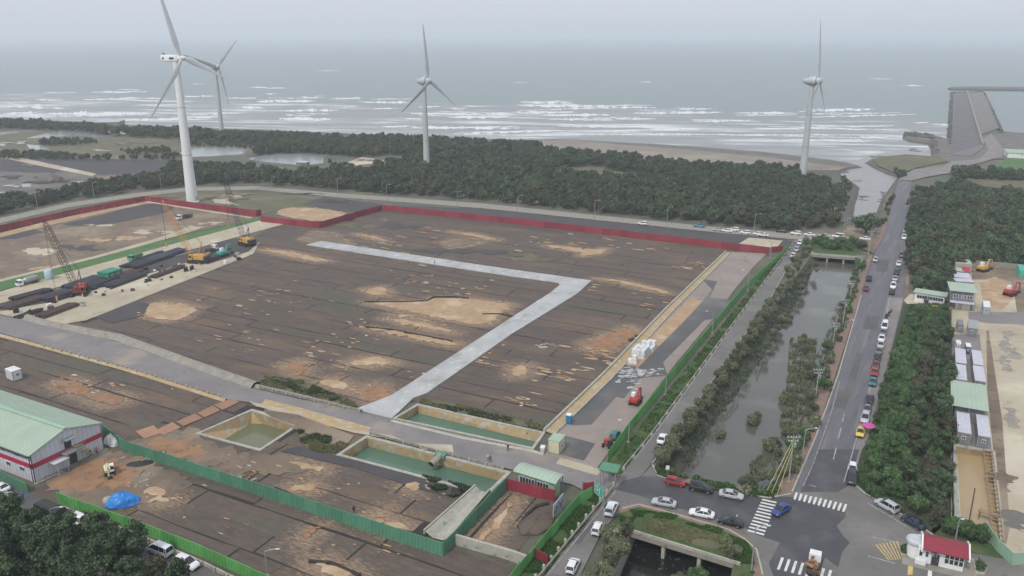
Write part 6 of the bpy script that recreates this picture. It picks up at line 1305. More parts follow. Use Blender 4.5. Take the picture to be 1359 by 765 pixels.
def excavator(lab, at, to, cm, z=.2, s=1.0, reach=1.0):
    t = thing('excavator', lab, 'excavator', G(*at) + Vector((0, 0, z)), ang(at, to)); t.scale = (s, s, s); tracks(t, 3.6, 2.2, .8, .5)
    m = MB(); m.box((0, 0, .75), (1.8, 1.9, .4)); m.build('undercarriage', M_steeld, t)
    m = MB(); m.loft([[(-2.2, -1.1, 1.1), (-2.2, 1.1, 1.1), (-2.2, 1.0, 1.9), (-2.2, -1.0, 1.9)], [(-1.2, -1.25, 1.0), (-1.2, 1.25, 1.0), (-1.2, 1.25, 2.1), (-1.2, -1.25, 2.1)], [(1.2, -1.2, 1.0), (1.2, 1.2, 1.0), (1.2, 1.2, 1.7), (1.2, -1.2, 1.7)]]); m.build('machine_house', cm, t)
    m = MB(); m.loft([[(-.2, .25, 1.6), (-.2, 1.2, 1.6), (-.2, 1.2, 2.9), (-.2, .25, 2.9)], [(1.5, .25, 1.3), (1.5, 1.2, 1.3), (1.1, 1.2, 2.9), (1.1, .25, 2.9)]]); c = m.build('cab', M_whitep, t); m = MB(); m.box((1.36, .72, 2.2), (.1, .8, .9)); m.box((.5, 1.22, 2.3), (1.0, .04, .8)); m.build('cab_window', M_glass, c)
    k = reach; m = MB()
    for a_, b_, r_ in (((1.0, -.3, 1.5), (2.3 * k, -.3, 3.9), .26), ((2.3 * k, -.3, 3.9), (4.2 * k, -.3, 3.4), .22)): m.bar(a_, b_, r_, 6)
    m.build('boom', cm, t); m = MB(); m.bar((4.2 * k, -.3, 3.4), (4.6 * k, -.3, .9), .2, 6); m.build('dipper_arm', cm, t)
    m = MB(); m.side([(-.5, 0), (.5, 0), (.5, .7), (-.5, .7)], 4.1 * k, 4.2 * k) ; m.box((4.5 * k, -.3, .5), (.7, .9, .7)); m.build('bucket', M_steeld, t); return t
excavator('small dark red excavator parked beside the vivid green fence', (843, 537), (852, 527), M_redm, s=.9, reach=.75)
excavator('pale compact excavator digging on bare soil right of the warehouse', (146, 630), (148, 642), M_cream, z=.2, s=.75, reach=.7)
excavator('yellow excavator on brown soil behind the office block', (1304, 361), (1312, 359), M_yell, z=.2, s=1.1)
excavator('red excavator at the right side of the orange soil patch', (1340, 393), (1350, 390), M_redm, z=.2, s=1.1)
excavator('teal and white excavator at the right end of the work platform', (296, 341), (305, 338), flat('teal machine', (.04, .35, .27)), z=.2, s=1.1)
# mobile crane on the sand beyond the turf strip
t = truck('white and red mobile crane carrier on the sand tongue beyond the turf strip', (245, 291), (238, 292.5), M_whitep, 'flat', z=.1, L=8, cat='mobile crane')
for lab, at, to, c in (('small red tractor leaning at the vivid green fence below the parking strip', (806, 594), (812, 588), M_redm), ):
    t = thing('tractor', lab, 'tractor', G(*at) + Vector((0, 0, .2)), ang(at, to)); wheels(t, (-.7, .8), .85, .5); m = MB(); m.box((.3, 0, 1.0), (2.0, .8, .5)); m.box((-.6, 0, 1.5), (.9, .9, .7)); m.build('body', c, t); m = MB(); m.box((-.6, 0, 1.95), (1.0, 1.0, .1)); m.build('canopy', c, t)
car('dark teal car parked above the green gate canopy against the fence', (816, 582), (822, 574), 'hatch', 'teal', z=.22)
# ---- piles, crates, heaps
def stack(lab, p0, p1, w_, h, m_, n, name='pile_stack', cat='pile stack', z=.24, part='concrete_pile', r_=.3):
    a, b = G(*p0), G(*p1); d = b - a; t = thing(name, lab, cat, a + Vector((0, 0, z)), math.atan2(d.y, d.x)); L_ = d.length; rr_ = random.Random(n)
    cols = max(1, int(w_ / (2 * r_))); m = MB(); m.bar((0, 0, 0), (1, 0, 0), r_, 8); me = None
    left = n; lay = 0
    while left > 0:
        for c in range(cols - lay):
            if left <= 0: break
            m = MB(); o_ = rr_.uniform(-.6, .6); m.bar((o_, 0, 0), (L_ + o_ + rr_.uniform(-.5, .5), 0, 0), r_ * .97, 8); m.build(part, m_, t, loc=(0, (c + lay * .5) * 2 * r_, r_ + lay * r_ * 1.75)); left -= 1
        lay += 1
        if cols - lay <= 0: break
    return t
stack('dark pipe stack left of the red crawler crane', (66, 403), (98, 394), 7, 1, M_steeld, 22); stack('long dark pile stack beside the yellow crawler crane', (182, 358), (232, 341), 9, 1, M_steeld, 26)
stack('long dark pile stack behind the red crawler crane', (118, 386), (168, 368), 9, 1, M_steeld, 26); stack('navy pile stack along the haul road below the dump truck', (205, 349), (248, 334), 6, 1, flat('navy pile', (.05, .055, .09)), 18)
stack('navy pile stack between the haul road and the red crawler crane', (96, 385), (138, 371), 6, 1, flat('navy pile', (.05, .055, .09)), 18); stack('brown pile stack at the lower left of the work platform', (60, 424), (105, 407), 5, 1, M_rust, 14)
stack('brown pile stack at the left end of the work platform', (14, 413), (62, 398), 6, 1, M_rust, 16); stack('dark pile stack between the red crawler crane and the yellow one', (150, 384), (196, 367), 6, 1, M_steeld, 18); stack('rust brown pile row below the yellow crawler crane', (206, 371), (246, 356), 4, 1, M_rust, 10)
stack('dark pile row in the left part of the platform next to the haul road', (22, 401), (70, 388), 5, 1, M_steeld, 14); stack('dark timber row right of the orange red truck', (165, 372), (190, 362), 5, 1, M_rust, 12)
stack('short dark pile row near the teal and white excavator', (268, 352), (300, 341), 3, 1, M_steeld, 8); stack('low dark pile row at the lower left corner of the platform', (30, 424), (58, 414), 4, 1, M_steeld, 9); stack('low pile row laid along the haul road near the dump truck', (188, 347), (218, 337), 3, 1, M_steeld, 8)
rr = random.Random(9)
for g_, (x0, y0, x1, y1), n, cols_ in (('small crates and gear scattered over the work platform', (60, 405, 320, 330), 70, (M_black, M_steeld, M_rust, M_whitep, M_concw)),):
    for i in range(n):
        f = rr.random(); x = x0 + (x1 - x0) * f + rr.uniform(-6, 6); y = y0 + (y1 - y0) * f + rr.uniform(-6, 16); p = G(x, y); m = MB(); s = rr.uniform(.6, 1.6)
        m.box((0, 0, s * .3), (s, s * .7, s * .6)); m.box((0, 0, s * .62), (s * 1.05, s * .75, .06)); m.box((0, 0, .03), (s * 1.1, s * .8, .06)); o = m.build('crate', cols_[i % 5], loc=p + Vector((0, 0, .24)), rotz=rr.uniform(0, 3)); tag(o, 'small crate of gear lying on the pale work platform', 'crate', g_)
for lab, x, y, c in (('black bin standing at the edge of the work platform below the yellow crane', 247, 361, M_black), ('second black bin right of the first below the yellow crane', 255, 359, M_black), ('black machine at the near left corner of the work platform', 22, 416, M_black), ('black cart near the low end of the work platform', 40, 419, M_black)):
    m = MB(); m.box((0, 0, .7), (1.5, 1.3, 1.2)); m.bar((-.5, -.7, .25), (-.5, .7, .25), .25, 8); m.bar((.5, -.7, .25), (.5, .7, .25), .25, 8); m.box((.2, 0, 1.5), (.6, .6, .5)); o = m.build('bin', c, loc=G(x, y) + Vector((0, 0, .25)), rotz=.4); tag(o, lab, 'bin')
m = MB(); m.lathe([(1.5, 0), (1.55, .1), (1.5, 3.0), (1.2, 3.4), (.3, 3.6)], 16); o = m.build('water_tank', flat('pale blue tank', (.42, .52, .60)), loc=G(66, 371) + Vector((0, 0, .25)), smooth=True); tag(o, 'pale blue cylindrical tank standing on the turf strip', 'tank')
def toilet(lab, at, c):
    t = thing('portable_toilet', lab, 'toilet', G(*at) + Vector((0, 0, .22)), ang((755, 560), (780, 566))); m = MB(); m.box((0, 0, 1.1), (1.15, 1.15, 2.1)); m.build('cabin', c, t); m = MB(); m.box((0, 0, 2.2), (1.25, 1.25, .12)); m.lathe([(.6, 2.26), (.1, 2.42)], 8); m.build('roof', M_whitep, t); m = MB(); m.box((0, -.6, 1.05), (.85, .06, 1.9)); m.build('door', flat('toilet door', (.02, .17, .34)), t)
toilet('blue portable toilet with a white roof beside the channel', (755, 563), flat('toilet blue', (.02, .28, .5)))
# white wrapped block pallets
for lab, x, y, nx, ny in (('tall group of white wrapped pallets on tan soil, upper left of its cluster', 846, 470, 3, 4), ('smaller white wrapped pallet group below the tall one', 838, 481, 2, 1), ('white wrapped pallet group nearest to the channel, top of its cluster', 856, 462, 3, 3)):
    t = thing('pallet_group', lab, 'pallets', G(x, y) + Vector((0, 0, .22)), ang((838, 481), (862, 457))); m = MB(); m.box((0, 0, .08), (1.25, 1.25, .16)); m.box((0, 0, .62), (1.15, 1.15, .9)); m.box((0, 0, 1.12), (1.0, 1.0, .12)); me = m.mesh('wrapped_pallet', mat('white plastic wrap', (.72, .72, .72), (.52, .52, .52), 2.5, rough=.4, bump=.3, rand=.08))
    for i in range(nx):
        for j in range(ny):
            link('wrapped_pallet', me, t, (j * 1.22 - ny * .7, -i * 1.22, 0), random.uniform(-.06, .06))
            if random.random() < .6: link('wrapped_pallet', me, t, (j * 1.22 - ny * .7, -i * 1.22, 1.18), random.uniform(-.1, .1))
M_cem = mat('spilled cement', (.46, .46, .45), (.22, .22, .22), .7, contrast=(.4, .6))
for cx_, cy_, sx_, sy_, n_, zz in ((842, 495, 11, 4, 46, .235), (834, 506, 7, 5, 16, .235), (862, 493, 8, 1.5, 12, .235), (723, 461, 7, 2, 10, .21)):
    mb = MB()
    for k in range(n_):
        x, y = cx_ + rr.gauss(0, sx_), cy_ + rr.gauss(0, sy_); p = G(x, y); L = rr.uniform(.3, 1.3); a = rr.uniform(-.5, .9)
        ragged(mb, [p + Vector((math.cos(a), math.sin(a), 0)) * math.cos(PI * q / 3) * L + Vector((-math.sin(a), math.cos(a), 0)) * math.sin(PI * q / 3) * L * .4 for q in range(6)], zz + .0006 * k, amp=.25, sub=.5, hgt_=.012)
    mb.build('spilled_cement', M_cem, kind='structure')
# blue tarpaulin heap
def heap(lab, at, rx, ry, h, m_, name, cat, seed, z=.2, rz=0, sharp=1.0):
    t = MB(); n, k = 28, 9; q = random.Random(seed); rings = []
    for j in range(k):
        f = j / (k - 1); rad = math.cos(f * PI / 2) ** .7 if j < k - 1 else .02; ring = []
        for i in range(n):
            a = 2 * PI * i / n; e = 1 + .28 * mnoise.noise(Vector((math.cos(a) * 1.5, math.sin(a) * 1.5, seed + f))) + .10 * sharp * mnoise.noise(Vector((math.cos(a) * 5, math.sin(a) * 5, seed + 3 * f)))
            ring.append((rx * rad * e * math.cos(a), ry * rad * e * math.sin(a), h * f * (1 + .25 * mnoise.noise(Vector((a, f * 3, seed)))) + .06 * sharp * mnoise.noise(Vector((a * 4, f * 8, seed)))))
        rings.append(ring)
    o = t.loft(rings).build(name, m_, loc=G(*at) + Vector((0, 0, z)), rotz=rz); return tag(o, lab, cat)
heap('bright blue tarpaulin thrown over a heap on the lower left field', (163, 669), 3.1, 2.1, 2.2, M_tarp, 'tarpaulin', 'tarpaulin', 5, rz=.3, sharp=2); heap('pale heap of sacks at the left side of the blue tarpaulin', (145, 666), 1.3, .9, 1.0, M_concw, 'sack_heap', 'heap', 8, rz=.3, sharp=2)
heap('dark cloth heap beside the sage hoarding above the blue tarpaulin', (186, 617), 2.6, 1.2, .5, M_black, 'cloth_heap', 'heap', 12, rz=.2); heap('grey spoil cone in the far left yard', (68, 241), 7, 5, 5.5, M_mud, 'spoil_heap', 'heap', 14); heap('low brown spoil heap at the end of the dirt track', (150, 237), 10, 5, 2.2, M_dirt, 'spoil_heap', 'heap', 17)
heap('dumped netting roll below the gatehouse notice board on the small enclosure', (712, 697), 4.2, 2.5, 1.2, M_cover, 'netting_heap', 'heap', 19, rz=.9)
for lab, x, y, s in (('white bulk bag in the back corner right of the warehouse', 148, 588, 1.5), ('white bulk bag nearer to the sage hoarding by the warehouse corner', 153, 590, 1.5)): heap(lab, (x, y), s, s, 2.0, M_whitep, 'bulk_bag', 'bag', x)
rr = random.Random(21)
for i in range(26):
    x, y = ((rr.uniform(120, 210), rr.uniform(600, 650)) if i < 12 else (rr.uniform(195, 240), rr.uniform(595, 612)) if i < 18 else (rr.uniform(285, 340), rr.uniform(618, 640)))
    p = G(x, y); L_ = rr.uniform(.8, 2.6); m = MB(); m.box((0, 0, .1), (L_, rr.uniform(.12, .5), .12)); m.box((.1, .1, .22), (L_ * .8, .12, .1), rz=.2); o = m.build('timber_scrap', [M_wood, M_concw, M_sand_o][i % 3], loc=p + Vector((0, 0, .2)), rotz=rr.uniform(0, 3)); tag(o, ['loose timber scraps on the soil right of the warehouse', 'pale board scraps on the soil right of the warehouse', 'orange board scraps on the soil right of the warehouse'][i % 3] if i < 12 else ['loose timber scrap near the square khaki pond', 'pale board scrap near the square khaki pond', 'orange board scrap near the square khaki pond'][i % 3], 'scrap', 'loose boards and scraps on the soil')
# pink umbrella by the taxi
t = thing('umbrella', 'pink and magenta umbrella standing beside the pale yellow taxi', 'umbrella', G(1151, 577) + Vector((0, 0, .3))); m = MB(); m.bar((0, 0, 0), (0, 0, 2.3), .04, 6); m.build('pole', M_steel, t)
for k in range(8):
    a0, a1 = 2 * PI * k / 8, 2 * PI * (k + 1) / 8; m = MB(); R_ = 1.5; m.add([(0, 0, 2.5), (R_ * .6 * math.cos(a0), R_ * .6 * math.sin(a0), 2.3), (R_ * .6 * math.cos(a1), R_ * .6 * math.sin(a1), 2.3), (R_ * math.cos(a0), R_ * math.sin(a0), 1.95), (R_ * math.cos(a1), R_ * math.sin(a1), 1.95)], [(0, 1, 2), (1, 3, 4, 2)]); m.build('canopy_panel', flat('umbrella pink', (.62, .05, .18), .7) if k % 2 else flat('umbrella magenta', (.42, .08, .42), .7), t)
# ---- poles and lamps
def pole(lab, base, ytop, kind='lamp', arm=0.0, grp=None, side=1, m_=None, r=.16):
    h = hgt(base, ytop); t = thing('street_lamp' if kind == 'lamp' else 'utility_pole', lab, 'street lamp' if kind == 'lamp' else 'utility pole', G(*base) + Vector((0, 0, .0)), 0, grp); m_ = m_ or (M_steel if kind == 'lamp' else M_pole)
    m = MB(); m.bar((0, 0, 0), (0, 0, h), r, 8, r * .62); m.build('pole', m_, t)
    m = MB(); m.lathe([(r * 2, 0), (r * 2, .35)], 8); m.build('footing', M_concw, t)
    if kind == 'lamp':
        L_ = 1.8 + arm; m = MB(); pts = [Vector((side * L_ * k / 5, 0, h + .5 * math.sin(PI / 2 * k / 5) - .05)) for k in range(6)]
        for a_, b_ in zip(pts, pts[1:]): m.bar(a_, b_, .07, 6)
        m.build('arm', m_, t); m = MB(); m.box((side * (L_ + .3), 0, h + .45), (.6, .22, .12)); m.build('lamp_head', M_whitep, t)
    else:
        for dz, w_ in ((.5, 2.6), (1.3, 2.0)):
            m = MB(); m.box((0, 0, h - dz), (w_, .14, .14)); c = m.build('crossarm', M_steel, t); m = MB()
            for x in (-.45, -.2, .2, .45): m.lathe([(.06, 0), (.09, .1), (.05, .28)], 6, (w_ * x, 0, h - dz + .07))
            m.build('insulator', M_whitep, c)
        m = MB(); m.lathe([(.28, 0), (.3, .1), (.3, .8), (.2, .95)], 10, (.42, 0, h - 2.6)); m.build('transformer', M_steel, t)
    return t, h
for i, (b, y) in enumerate([((51, 282), 256), ((126, 268), 243), ((215, 257), 232)]): pole(['street lamp on the far road, leftmost before the tree belt', 'street lamp on the far road, second from the left edge', 'street lamp on the far road just left of the big turbine tower'][i], b, y, grp='lamps along the far road')
for i, (b, y) in enumerate([((361, 252), 236), ((448.5, 260.6), 238), ((513.6, 267), 246), ((607, 274), 255), ((687, 281), 260.6), ((789, 291), 267), ((885, 301), 276), ((1000.6, 309), 285)]):
    pole(['street lamp behind the fenced sand mound on its left', 'street lamp right behind the fenced sand mound', 'street lamp behind the corner where the long crimson hoarding starts', 'street lamp on the far road below the lone turbine', 'street lamp on the far road right of the lone turbine', 'street lamp on the far road above the middle of the crimson hoarding', 'street lamp left of the light blue pickup on the far road', 'street lamp beside the white suv at the far road bend'][i], b, y, grp='lamps along the far road')
for i, (b, y) in enumerate([((945, 443), 415), ((883, 525), 499), ((834, 588), 560), ((992, 386), 360), ((1022, 344), 322)]):
    pole(['street lamp on the verge beside the dark asphalt patch', 'street lamp on the verge beside the small red excavator', 'street lamp on the verge above the green gate canopy', 'street lamp on the verge at the tan paving', 'street lamp on the verge near the hoarding corner'][i], b, y, grp='lamps on the green verge', side=-1)
for i, (b, y, k) in enumerate([((1082, 532), 489, 'u'), ((1105, 460), 428, 'u'), ((1118, 434), 397, 'u'), ((1118, 458), 427, 'l'), ((1063.5, 618), 571, 'l'), ((1128, 397), 372, 'u'), ((1148, 372), 346, 'l'), ((1141, 360), 339, 'u'), ((1152.5, 338), 306, 'u'), ((1119, 313.5), 291, 'l'), ((1240, 312), 297, 'l'), ((1205, 282), 262, 'l')]):
    pole(['utility pole with crossarms on the canal bank beside the brick path, nearest', 'utility pole on the canal bank beside the second street lamp', 'utility pole above the second street lamp on the canal bank', 'street lamp on the brick path beside the middle of the main road', 'street lamp at the bottom of the brick path near the zebra crossing', 'utility pole on the canal bank at the narrow brick strip',
          'street lamp beside the dark blue pickup', 'utility pole right of the far bridge opening', 'utility pole at the far junction beside the round tree', 'street lamp above the far bridge', 'thin lamp standing among the right hand forest', 'thin lamp beside the far end of the main road'][i], b, y, 'utility' if k == 'u' else 'lamp')
pole('tall grey lamp at the corner of the grass deck', (997, 759), 701, 'lamp', r=.16); pole('thin lamp on the lower left brown field', (355, 765), 732, 'lamp'); pole('curved white lamp beside the army green truck', (70, 694), 676, 'lamp', side=1)
pole('thin pole right behind the gatehouse', (1267, 722), 692, 'lamp', arm=-1.5); 
up, h = pole('tall utility pole with yellow striped guy wires at the street corner', (1046.5, 641), 578, 'utility', r=.17)
for k, (gx, gy) in enumerate([(1016, 655), (1022, 659), (1030, 661)]):
    e = G(gx, gy) - up.location; m = MB(); m.bar((0, 0, h - .8 - k * 1.2), e, .07, 6); m.build('guy_cover', flat('guy yellow', (.40, .38, .14)), up)
# wires
m = MB(); tops = [(G(*b), hgt(b, y)) for b, y in (((1046.5, 641), 578), ((1082, 532), 489), ((1105, 460), 428), ((1118, 434), 397), ((1128, 397), 372), ((1141, 360), 339), ((1152.5, 338), 306))]
for (a, ha), (b, hb) in zip(tops, tops[1:]):
    for off in (-1.0, 1.0):
        P0 = a + Vector((off, 0, ha - .3)); P1 = b + Vector((off, 0, hb - .3)); pr = P0
        for k in range(1, 9): t = k / 8; q = P0.lerp(P1, t) - Vector((0, 0, 1.0 * 4 * t * (1 - t))); m.bar(pr, q, .022, 3, cap=False); pr = q
tag(m.build('overhead_wire', M_black), 'thin overhead wires strung along the canal bank poles', 'wires')
# road sign gantry by the gate
b0 = (799.5, 715); t = thing('road_sign', 'two green road signs on a pole arm over the side road by the gate', 'road sign', G(*b0)); h = hgt(b0, 651); m = MB(); m.bar((0, 0, 0), (0, 0, h), .16, 8, .11); m.build('pole', M_steel, t)
d = Vector((math.cos(ang((799, 700), (770, 672))), math.sin(ang((799, 700), (770, 672))), 0)); m = MB(); m.bar((0, 0, h - .4), d * 3.2 + Vector((0, 0, h - .2)), .07, 6); m.bar((0, 0, h - 1.5), d * 3.2 + Vector((0, 0, h - 1.4)), .07, 6); m.build('arm', M_steel, t)
rz = math.atan2(d.y, d.x)
m = MB(); m.box((1.75, 0, 0), (2.9, .06, 2.3)); s_ = m.build('sign_plate', flat('sign green', (.02, .33, .22), .4), t, loc=(0, 0, h - .9), rotz=rz)
m = MB()
for c, dd in (((1.75, 1.05), (2.7, .05)), ((1.75, -1.05), (2.7, .05)), ((.42, 0), (.05, 2.1)), ((3.08, 0), (.05, 2.1))):
    for y in (-.045, .045): m.box((c[0], y, c[1]), (dd[0], .012, dd[1]))
for y in (-.045, .045):
    m.box((1.4, y, -.2), (.12, .012, 1.2)); m.box((1.75, y, .05), (.8, .012, .12)); m.box((1.4, y, .45), (.3, .012, .12)); m.box((2.4, y, .5), (.9, .012, .1)); m.box((2.4, y, .25), (.7, .012, .1)); m.box((2.4, y, -.3), (.8, .012, .1))
m.build('sign_print', M_whitep, s_)
t = thing('road_sign', 'small white sign on a post at the canal corner kerb', 'sign', G(885, 636)); m = MB(); m.bar((0, 0, 0), (0, 0, 3), .05, 6); m.build('post', M_steel, t); m = MB(); m.box((0, -.06, 2.6), (.7, .04, .9)); m.build('sign_plate', M_whitep, t)
t = thing('notice_board', 'blue grey printed notice board at the top of the small enclosure', 'notice board', G(735, 690), ang((735, 690), (752, 668))); m = MB(); m.box((2.0, 0, 1.9), (4.6, .12, 2.6)); bd = m.build('board', flat('board grey', (.42, .46, .52)), t)
m = MB()
for k in range(5): m.box((.3 + k * .85, -.075, 1.6 + .4 * (k % 3)), (.6, .02, .5 + .2 * (k % 2)))
m.build('printed_panel', flat('board navy', (.07, .11, .2)), bd)
for x in (0, 4.0): m = MB(); m.bar((x, .15, 0), (x, .15, 3.1), .07, 6); m.build('post', M_steel, t)
t = thing('gate_leaf', 'crimson gate leaf standing open beside the green road sign', 'gate', G(773, 655), ang((773, 655), (792, 653))); L_ = (G(792, 653) - G(773, 655)).length; m = MB(); m.box((L_ / 2, 0, 1.2), (L_, .08, 2.2)); [m.box((L_ * (k + .5) / 8, 0, 1.2), (.1, .16, 2.1)) for k in range(8)]; m.build('panel', M_redh, t)
for x in (0, L_): m = MB(); m.bar((x, 0, 0), (x, 0, 2.8), .12, 8); m.build('gate_post', M_steel, t)
t = thing('gate_leaf', 'small crimson panel in the green fence near the bottom edge', 'gate', G(709, 742), ang((709, 742), (727, 752))); L_ = (G(727, 752) - G(709, 742)).length; m = MB(); m.box((L_ / 2, 0, 1.1), (L_, .08, 2.2)); [m.box((L_ * (k + .5) / 5, 0, 1.1), (.1, .16, 2.1)) for k in range(5)]; m.build('panel', M_redh, t)
# bits in the compound
for lab, p0, p1, p3, h, c in (('blue and white machine box on the tan yard between the containers', (1281, 456), (1287, 456), (1281, 461), 2.2, flat('machine blue', (.03, .07, .2))), ('grey and white tank box beside the compound lane', (1304, 400), (1312, 400), (1304, 408), 2.5, flat('tank grey', (.35, .4, .45))), ('small white box left of the blue machine box', (1268, 452), (1274, 452), (1268, 457), 1.8, M_whitep),
                              ('pale generator box behind the pallet wrap near the kiosk', (718, 592), (724, 593), (717, 596), 1.2, M_whitep)):
    container(lab, p0, p1, p3, h, c, M_whitep, name='equipment_box', cat='equipment box')
t = thing('walkway', 'timber ladder walkway laid along the right side of the yellow pond', 'walkway', G(1332, 725) + Vector((0, 0, .3)), ang((1332, 725), (1316, 600))); L_ = (G(1332, 725) - G(1316, 600)).length
for s in (0, 1.6): m = MB(); m.box((L_ / 2, s, .1), (L_, .14, .18)); m.build('rail', M_wood, t)
for k in range(22): m = MB(); m.box((L_ * (k + .5) / 22, .8, .22), (.2, 1.9, .08)); m.build('rung', M_wood, t)
t = thing('jetty', 'short plank jetty sticking out over the yellow pond', 'jetty', G(1328, 688), ang((1328, 688), (1308, 681))); m = MB(); m.box((1.8, 0, .2), (3.8, 1.2, .18)); m.build('deck', M_wood, t); m = MB(); m.bar((3.4, .4, -2), (3.4, .4, .2), .08, 6); m.bar((3.4, -.4, -2), (3.4, -.4, .2), .08, 6); m.build('pile', M_wood, t)
a, b = G(1286, 693, -1.4), G(1291, 664, -1.4); m = MB(); m.bar(a, b + Vector((0, 0, 2.6)), .12, 6); o = m.build('dark_beam', M_rust); tag(o, 'thin dark beam leaning out of the yellow pond', 'beam')
t = thing('barrier', 'orange yellow barrier beam across the compound entrance', 'barrier', G(1236, 411), ang((1236, 411), (1263, 413))); L_ = (G(1236, 411) - G(1263, 413)).length; m = MB(); m.box((L_ / 2, 0, 1.0), (L_, .3, .8)); m.build('beam', flat('barrier orange', (.62, .30, .03)), t)
for k in (0.1, .9): m = MB(); m.box((L_ * k, 0, .35), (.3, .8, .7)); m.build('foot', M_steel, t)
# ------------------------------------------------------------------ trees
def leafmat(name, c1, c2, c3=None):
    return mat(name, c1, c2, .5, rough=.65, rand=.32, island=.38, spec=.25, spots=[(c3, .22, .50, .66)] if c3 else None, contrast=(.4, .6))
L_dark = leafmat('dark casuarina leaves', (.042, .074, .036), (.062, .096, .044), (.092, .092, .056))
L_green = leafmat('broad green leaves', (.052, .108, .038), (.072, .14, .048), (.11, .12, .065))
L_olive = leafmat('mangrove leaves', (.125, .14, .08), (.09, .11, .06), (.16, .15, .10))
L_brown = leafmat('dry brown leaves', (.085, .075, .052), (.060, .065, .040), (.045, .07, .035))
def farleaf(name, c1, c2): return mat(name, c1, c2, .5, rough=.7, rand=.26, island=.22, spec=.2)
L_fd = farleaf('coastal forest dark leaves', (.046, .070, .040), (.062, .088, .048)); L_fg = farleaf('coastal forest green leaves', (.060, .098, .046), (.075, .115, .052)); L_fb = farleaf('coastal forest brown leaves', (.090, .084, .056), (.068, .072, .046))
def crown_mesh(name, R, H, z0, clumps, leaves, ls, m_, seed, cone=0.0):
    q = random.Random(seed); m = MB(); cl = []
    for i in range(clumps):
        for _ in range(20):
            d = Vector((q.gauss(0, 1), q.gauss(0, 1), q.gauss(0, 1))).normalized(); f = q.random() ** .4 * .72
            p = Vector((d.x * R * f, d.y * R * f, d.z * H / 2 * f)); fr = (p.z + H / 2) / H
            if cone and math.hypot(p.x, p.y) > R * (1.05 - cone * fr): continue
            break
        cl.append((p + Vector((0, 0, z0 + H / 2)), R * q.uniform(.26, .46) * (1 - cone * .4 * fr)))
    for c, r in cl:
        # inner mass of the clump, uneven
        n = 7; rings = []
        for j in range(5):
            th = PI * (j + .5) / 5; rings.append([c + Vector((math.sin(th) * math.cos(2 * PI * i / n), math.sin(th) * math.sin(2 * PI * i / n), math.cos(th) * .8)) * r * .62 * q.uniform(.75, 1.15) for i in range(n)])
        m.loft(rings)
        for k in range(leaves):
            d = Vector((q.gauss(0, 1), q.gauss(0, 1), q.gauss(0, 1) + .25)).normalized(); p = c + d * r * q.uniform(.62, 1.12); p.z = max(p.z, z0 * .5)
            nn = (d + Vector((q.gauss(0, .5), q.gauss(0, .5), q.gauss(0, .5)))).normalized(); a_ = nn.orthogonal().normalized(); a_.rotate(Matrix.Rotation(q.uniform(0, 6.28), 3, nn)); s = ls * q.uniform(.6, 1.35); b_ = nn.cross(a_) * s * q.uniform(.45, .8); a_ = a_ * s
            b0 = len(m.v); m.v += [tuple(p - a_), tuple(p - b_), tuple(p + a_ * .9), tuple(p + b_)]; m.f.append((b0, b0 + 1, b0 + 2, b0 + 3)); m.m.append(0)
    me = bpy.data.meshes.new(name); me.from_pydata(m.v, [], m.f); me.materials.append(m_); return me
def trunk_mesh(h, r, seed, R):
    q = random.Random(seed); m = MB(); p = Vector((0, 0, 0)); k = 5
    for i in range(k):
        n_ = Vector((q.uniform(-.12, .12) * h * .3, q.uniform(-.12, .12) * h * .3, h * (i + 1) / k)); m.bar(p, n_, r * (1 - .75 * i / k), 7, r * (1 - .75 * (i + 1) / k)); p = n_
        if i >= 1:
            for _ in range(2): a_ = q.uniform(0, 6.28); m.bar(n_, n_ + Vector((math.cos(a_) * R * .6, math.sin(a_) * R * .6, h * .16)), r * .35, 4, r * .1)
    return m.mesh('trunk', M_trunk)
KT = {}
def proto(k, R, H, z0, cl, lv, ls, m_, seed, cone=0.0): KT[k] = (crown_mesh('crown', R, H, z0, cl, lv, ls, m_, seed, cone), trunk_mesh(z0 + H * .6, .16 + R * .03, seed, R), R)
for i in range(4):
    proto('cas%d' % i, 2.5, 6.4, 1.0, 26, 110, .21, L_dark if i < 3 else L_brown, 10 + i, .5)
    proto('broad%d' % i, 2.6, 3.8, 1.0, 20, 130, .20, L_green if i < 3 else L_dark, 20 + i)
    proto('mang%d' % i, 2.0, 2.6, .5, 18, 120, .16, L_olive, 30 + i)
proto('shrub0', 1.1, 1.3, .1, 8, 60, .16, L_green, 50); proto('shrub1', 1.3, 1.2, .1, 8, 60, .17, L_olive, 51)
for i in range(5): proto('far%d' % i, 3.0, 5.2, .6, 16, 60, .38, [L_fd, L_fd, L_fg, L_fd, L_fb][i], 60 + i, .2)
def scatter(poly, spacing, seed, jitter=.45):
    q = random.Random(seed); x0, x1 = min(p.x for p in poly), max(p.x for p in poly); y0, y1 = min(p.y for p in poly), max(p.y for p in poly); out_ = []; y = y0; r = 0
    while y < y1:
        x = x0 + (spacing / 2 if r % 2 else 0)
        while x < x1:
            px, py = x + q.uniform(-1, 1) * spacing * jitter, y + q.uniform(-1, 1) * spacing * jitter
            if inpoly(px, py, poly): out_.append((px, py))
            x += spacing
        y += spacing * .87; r += 1
    return out_
TREES = [0]
MARKS = []
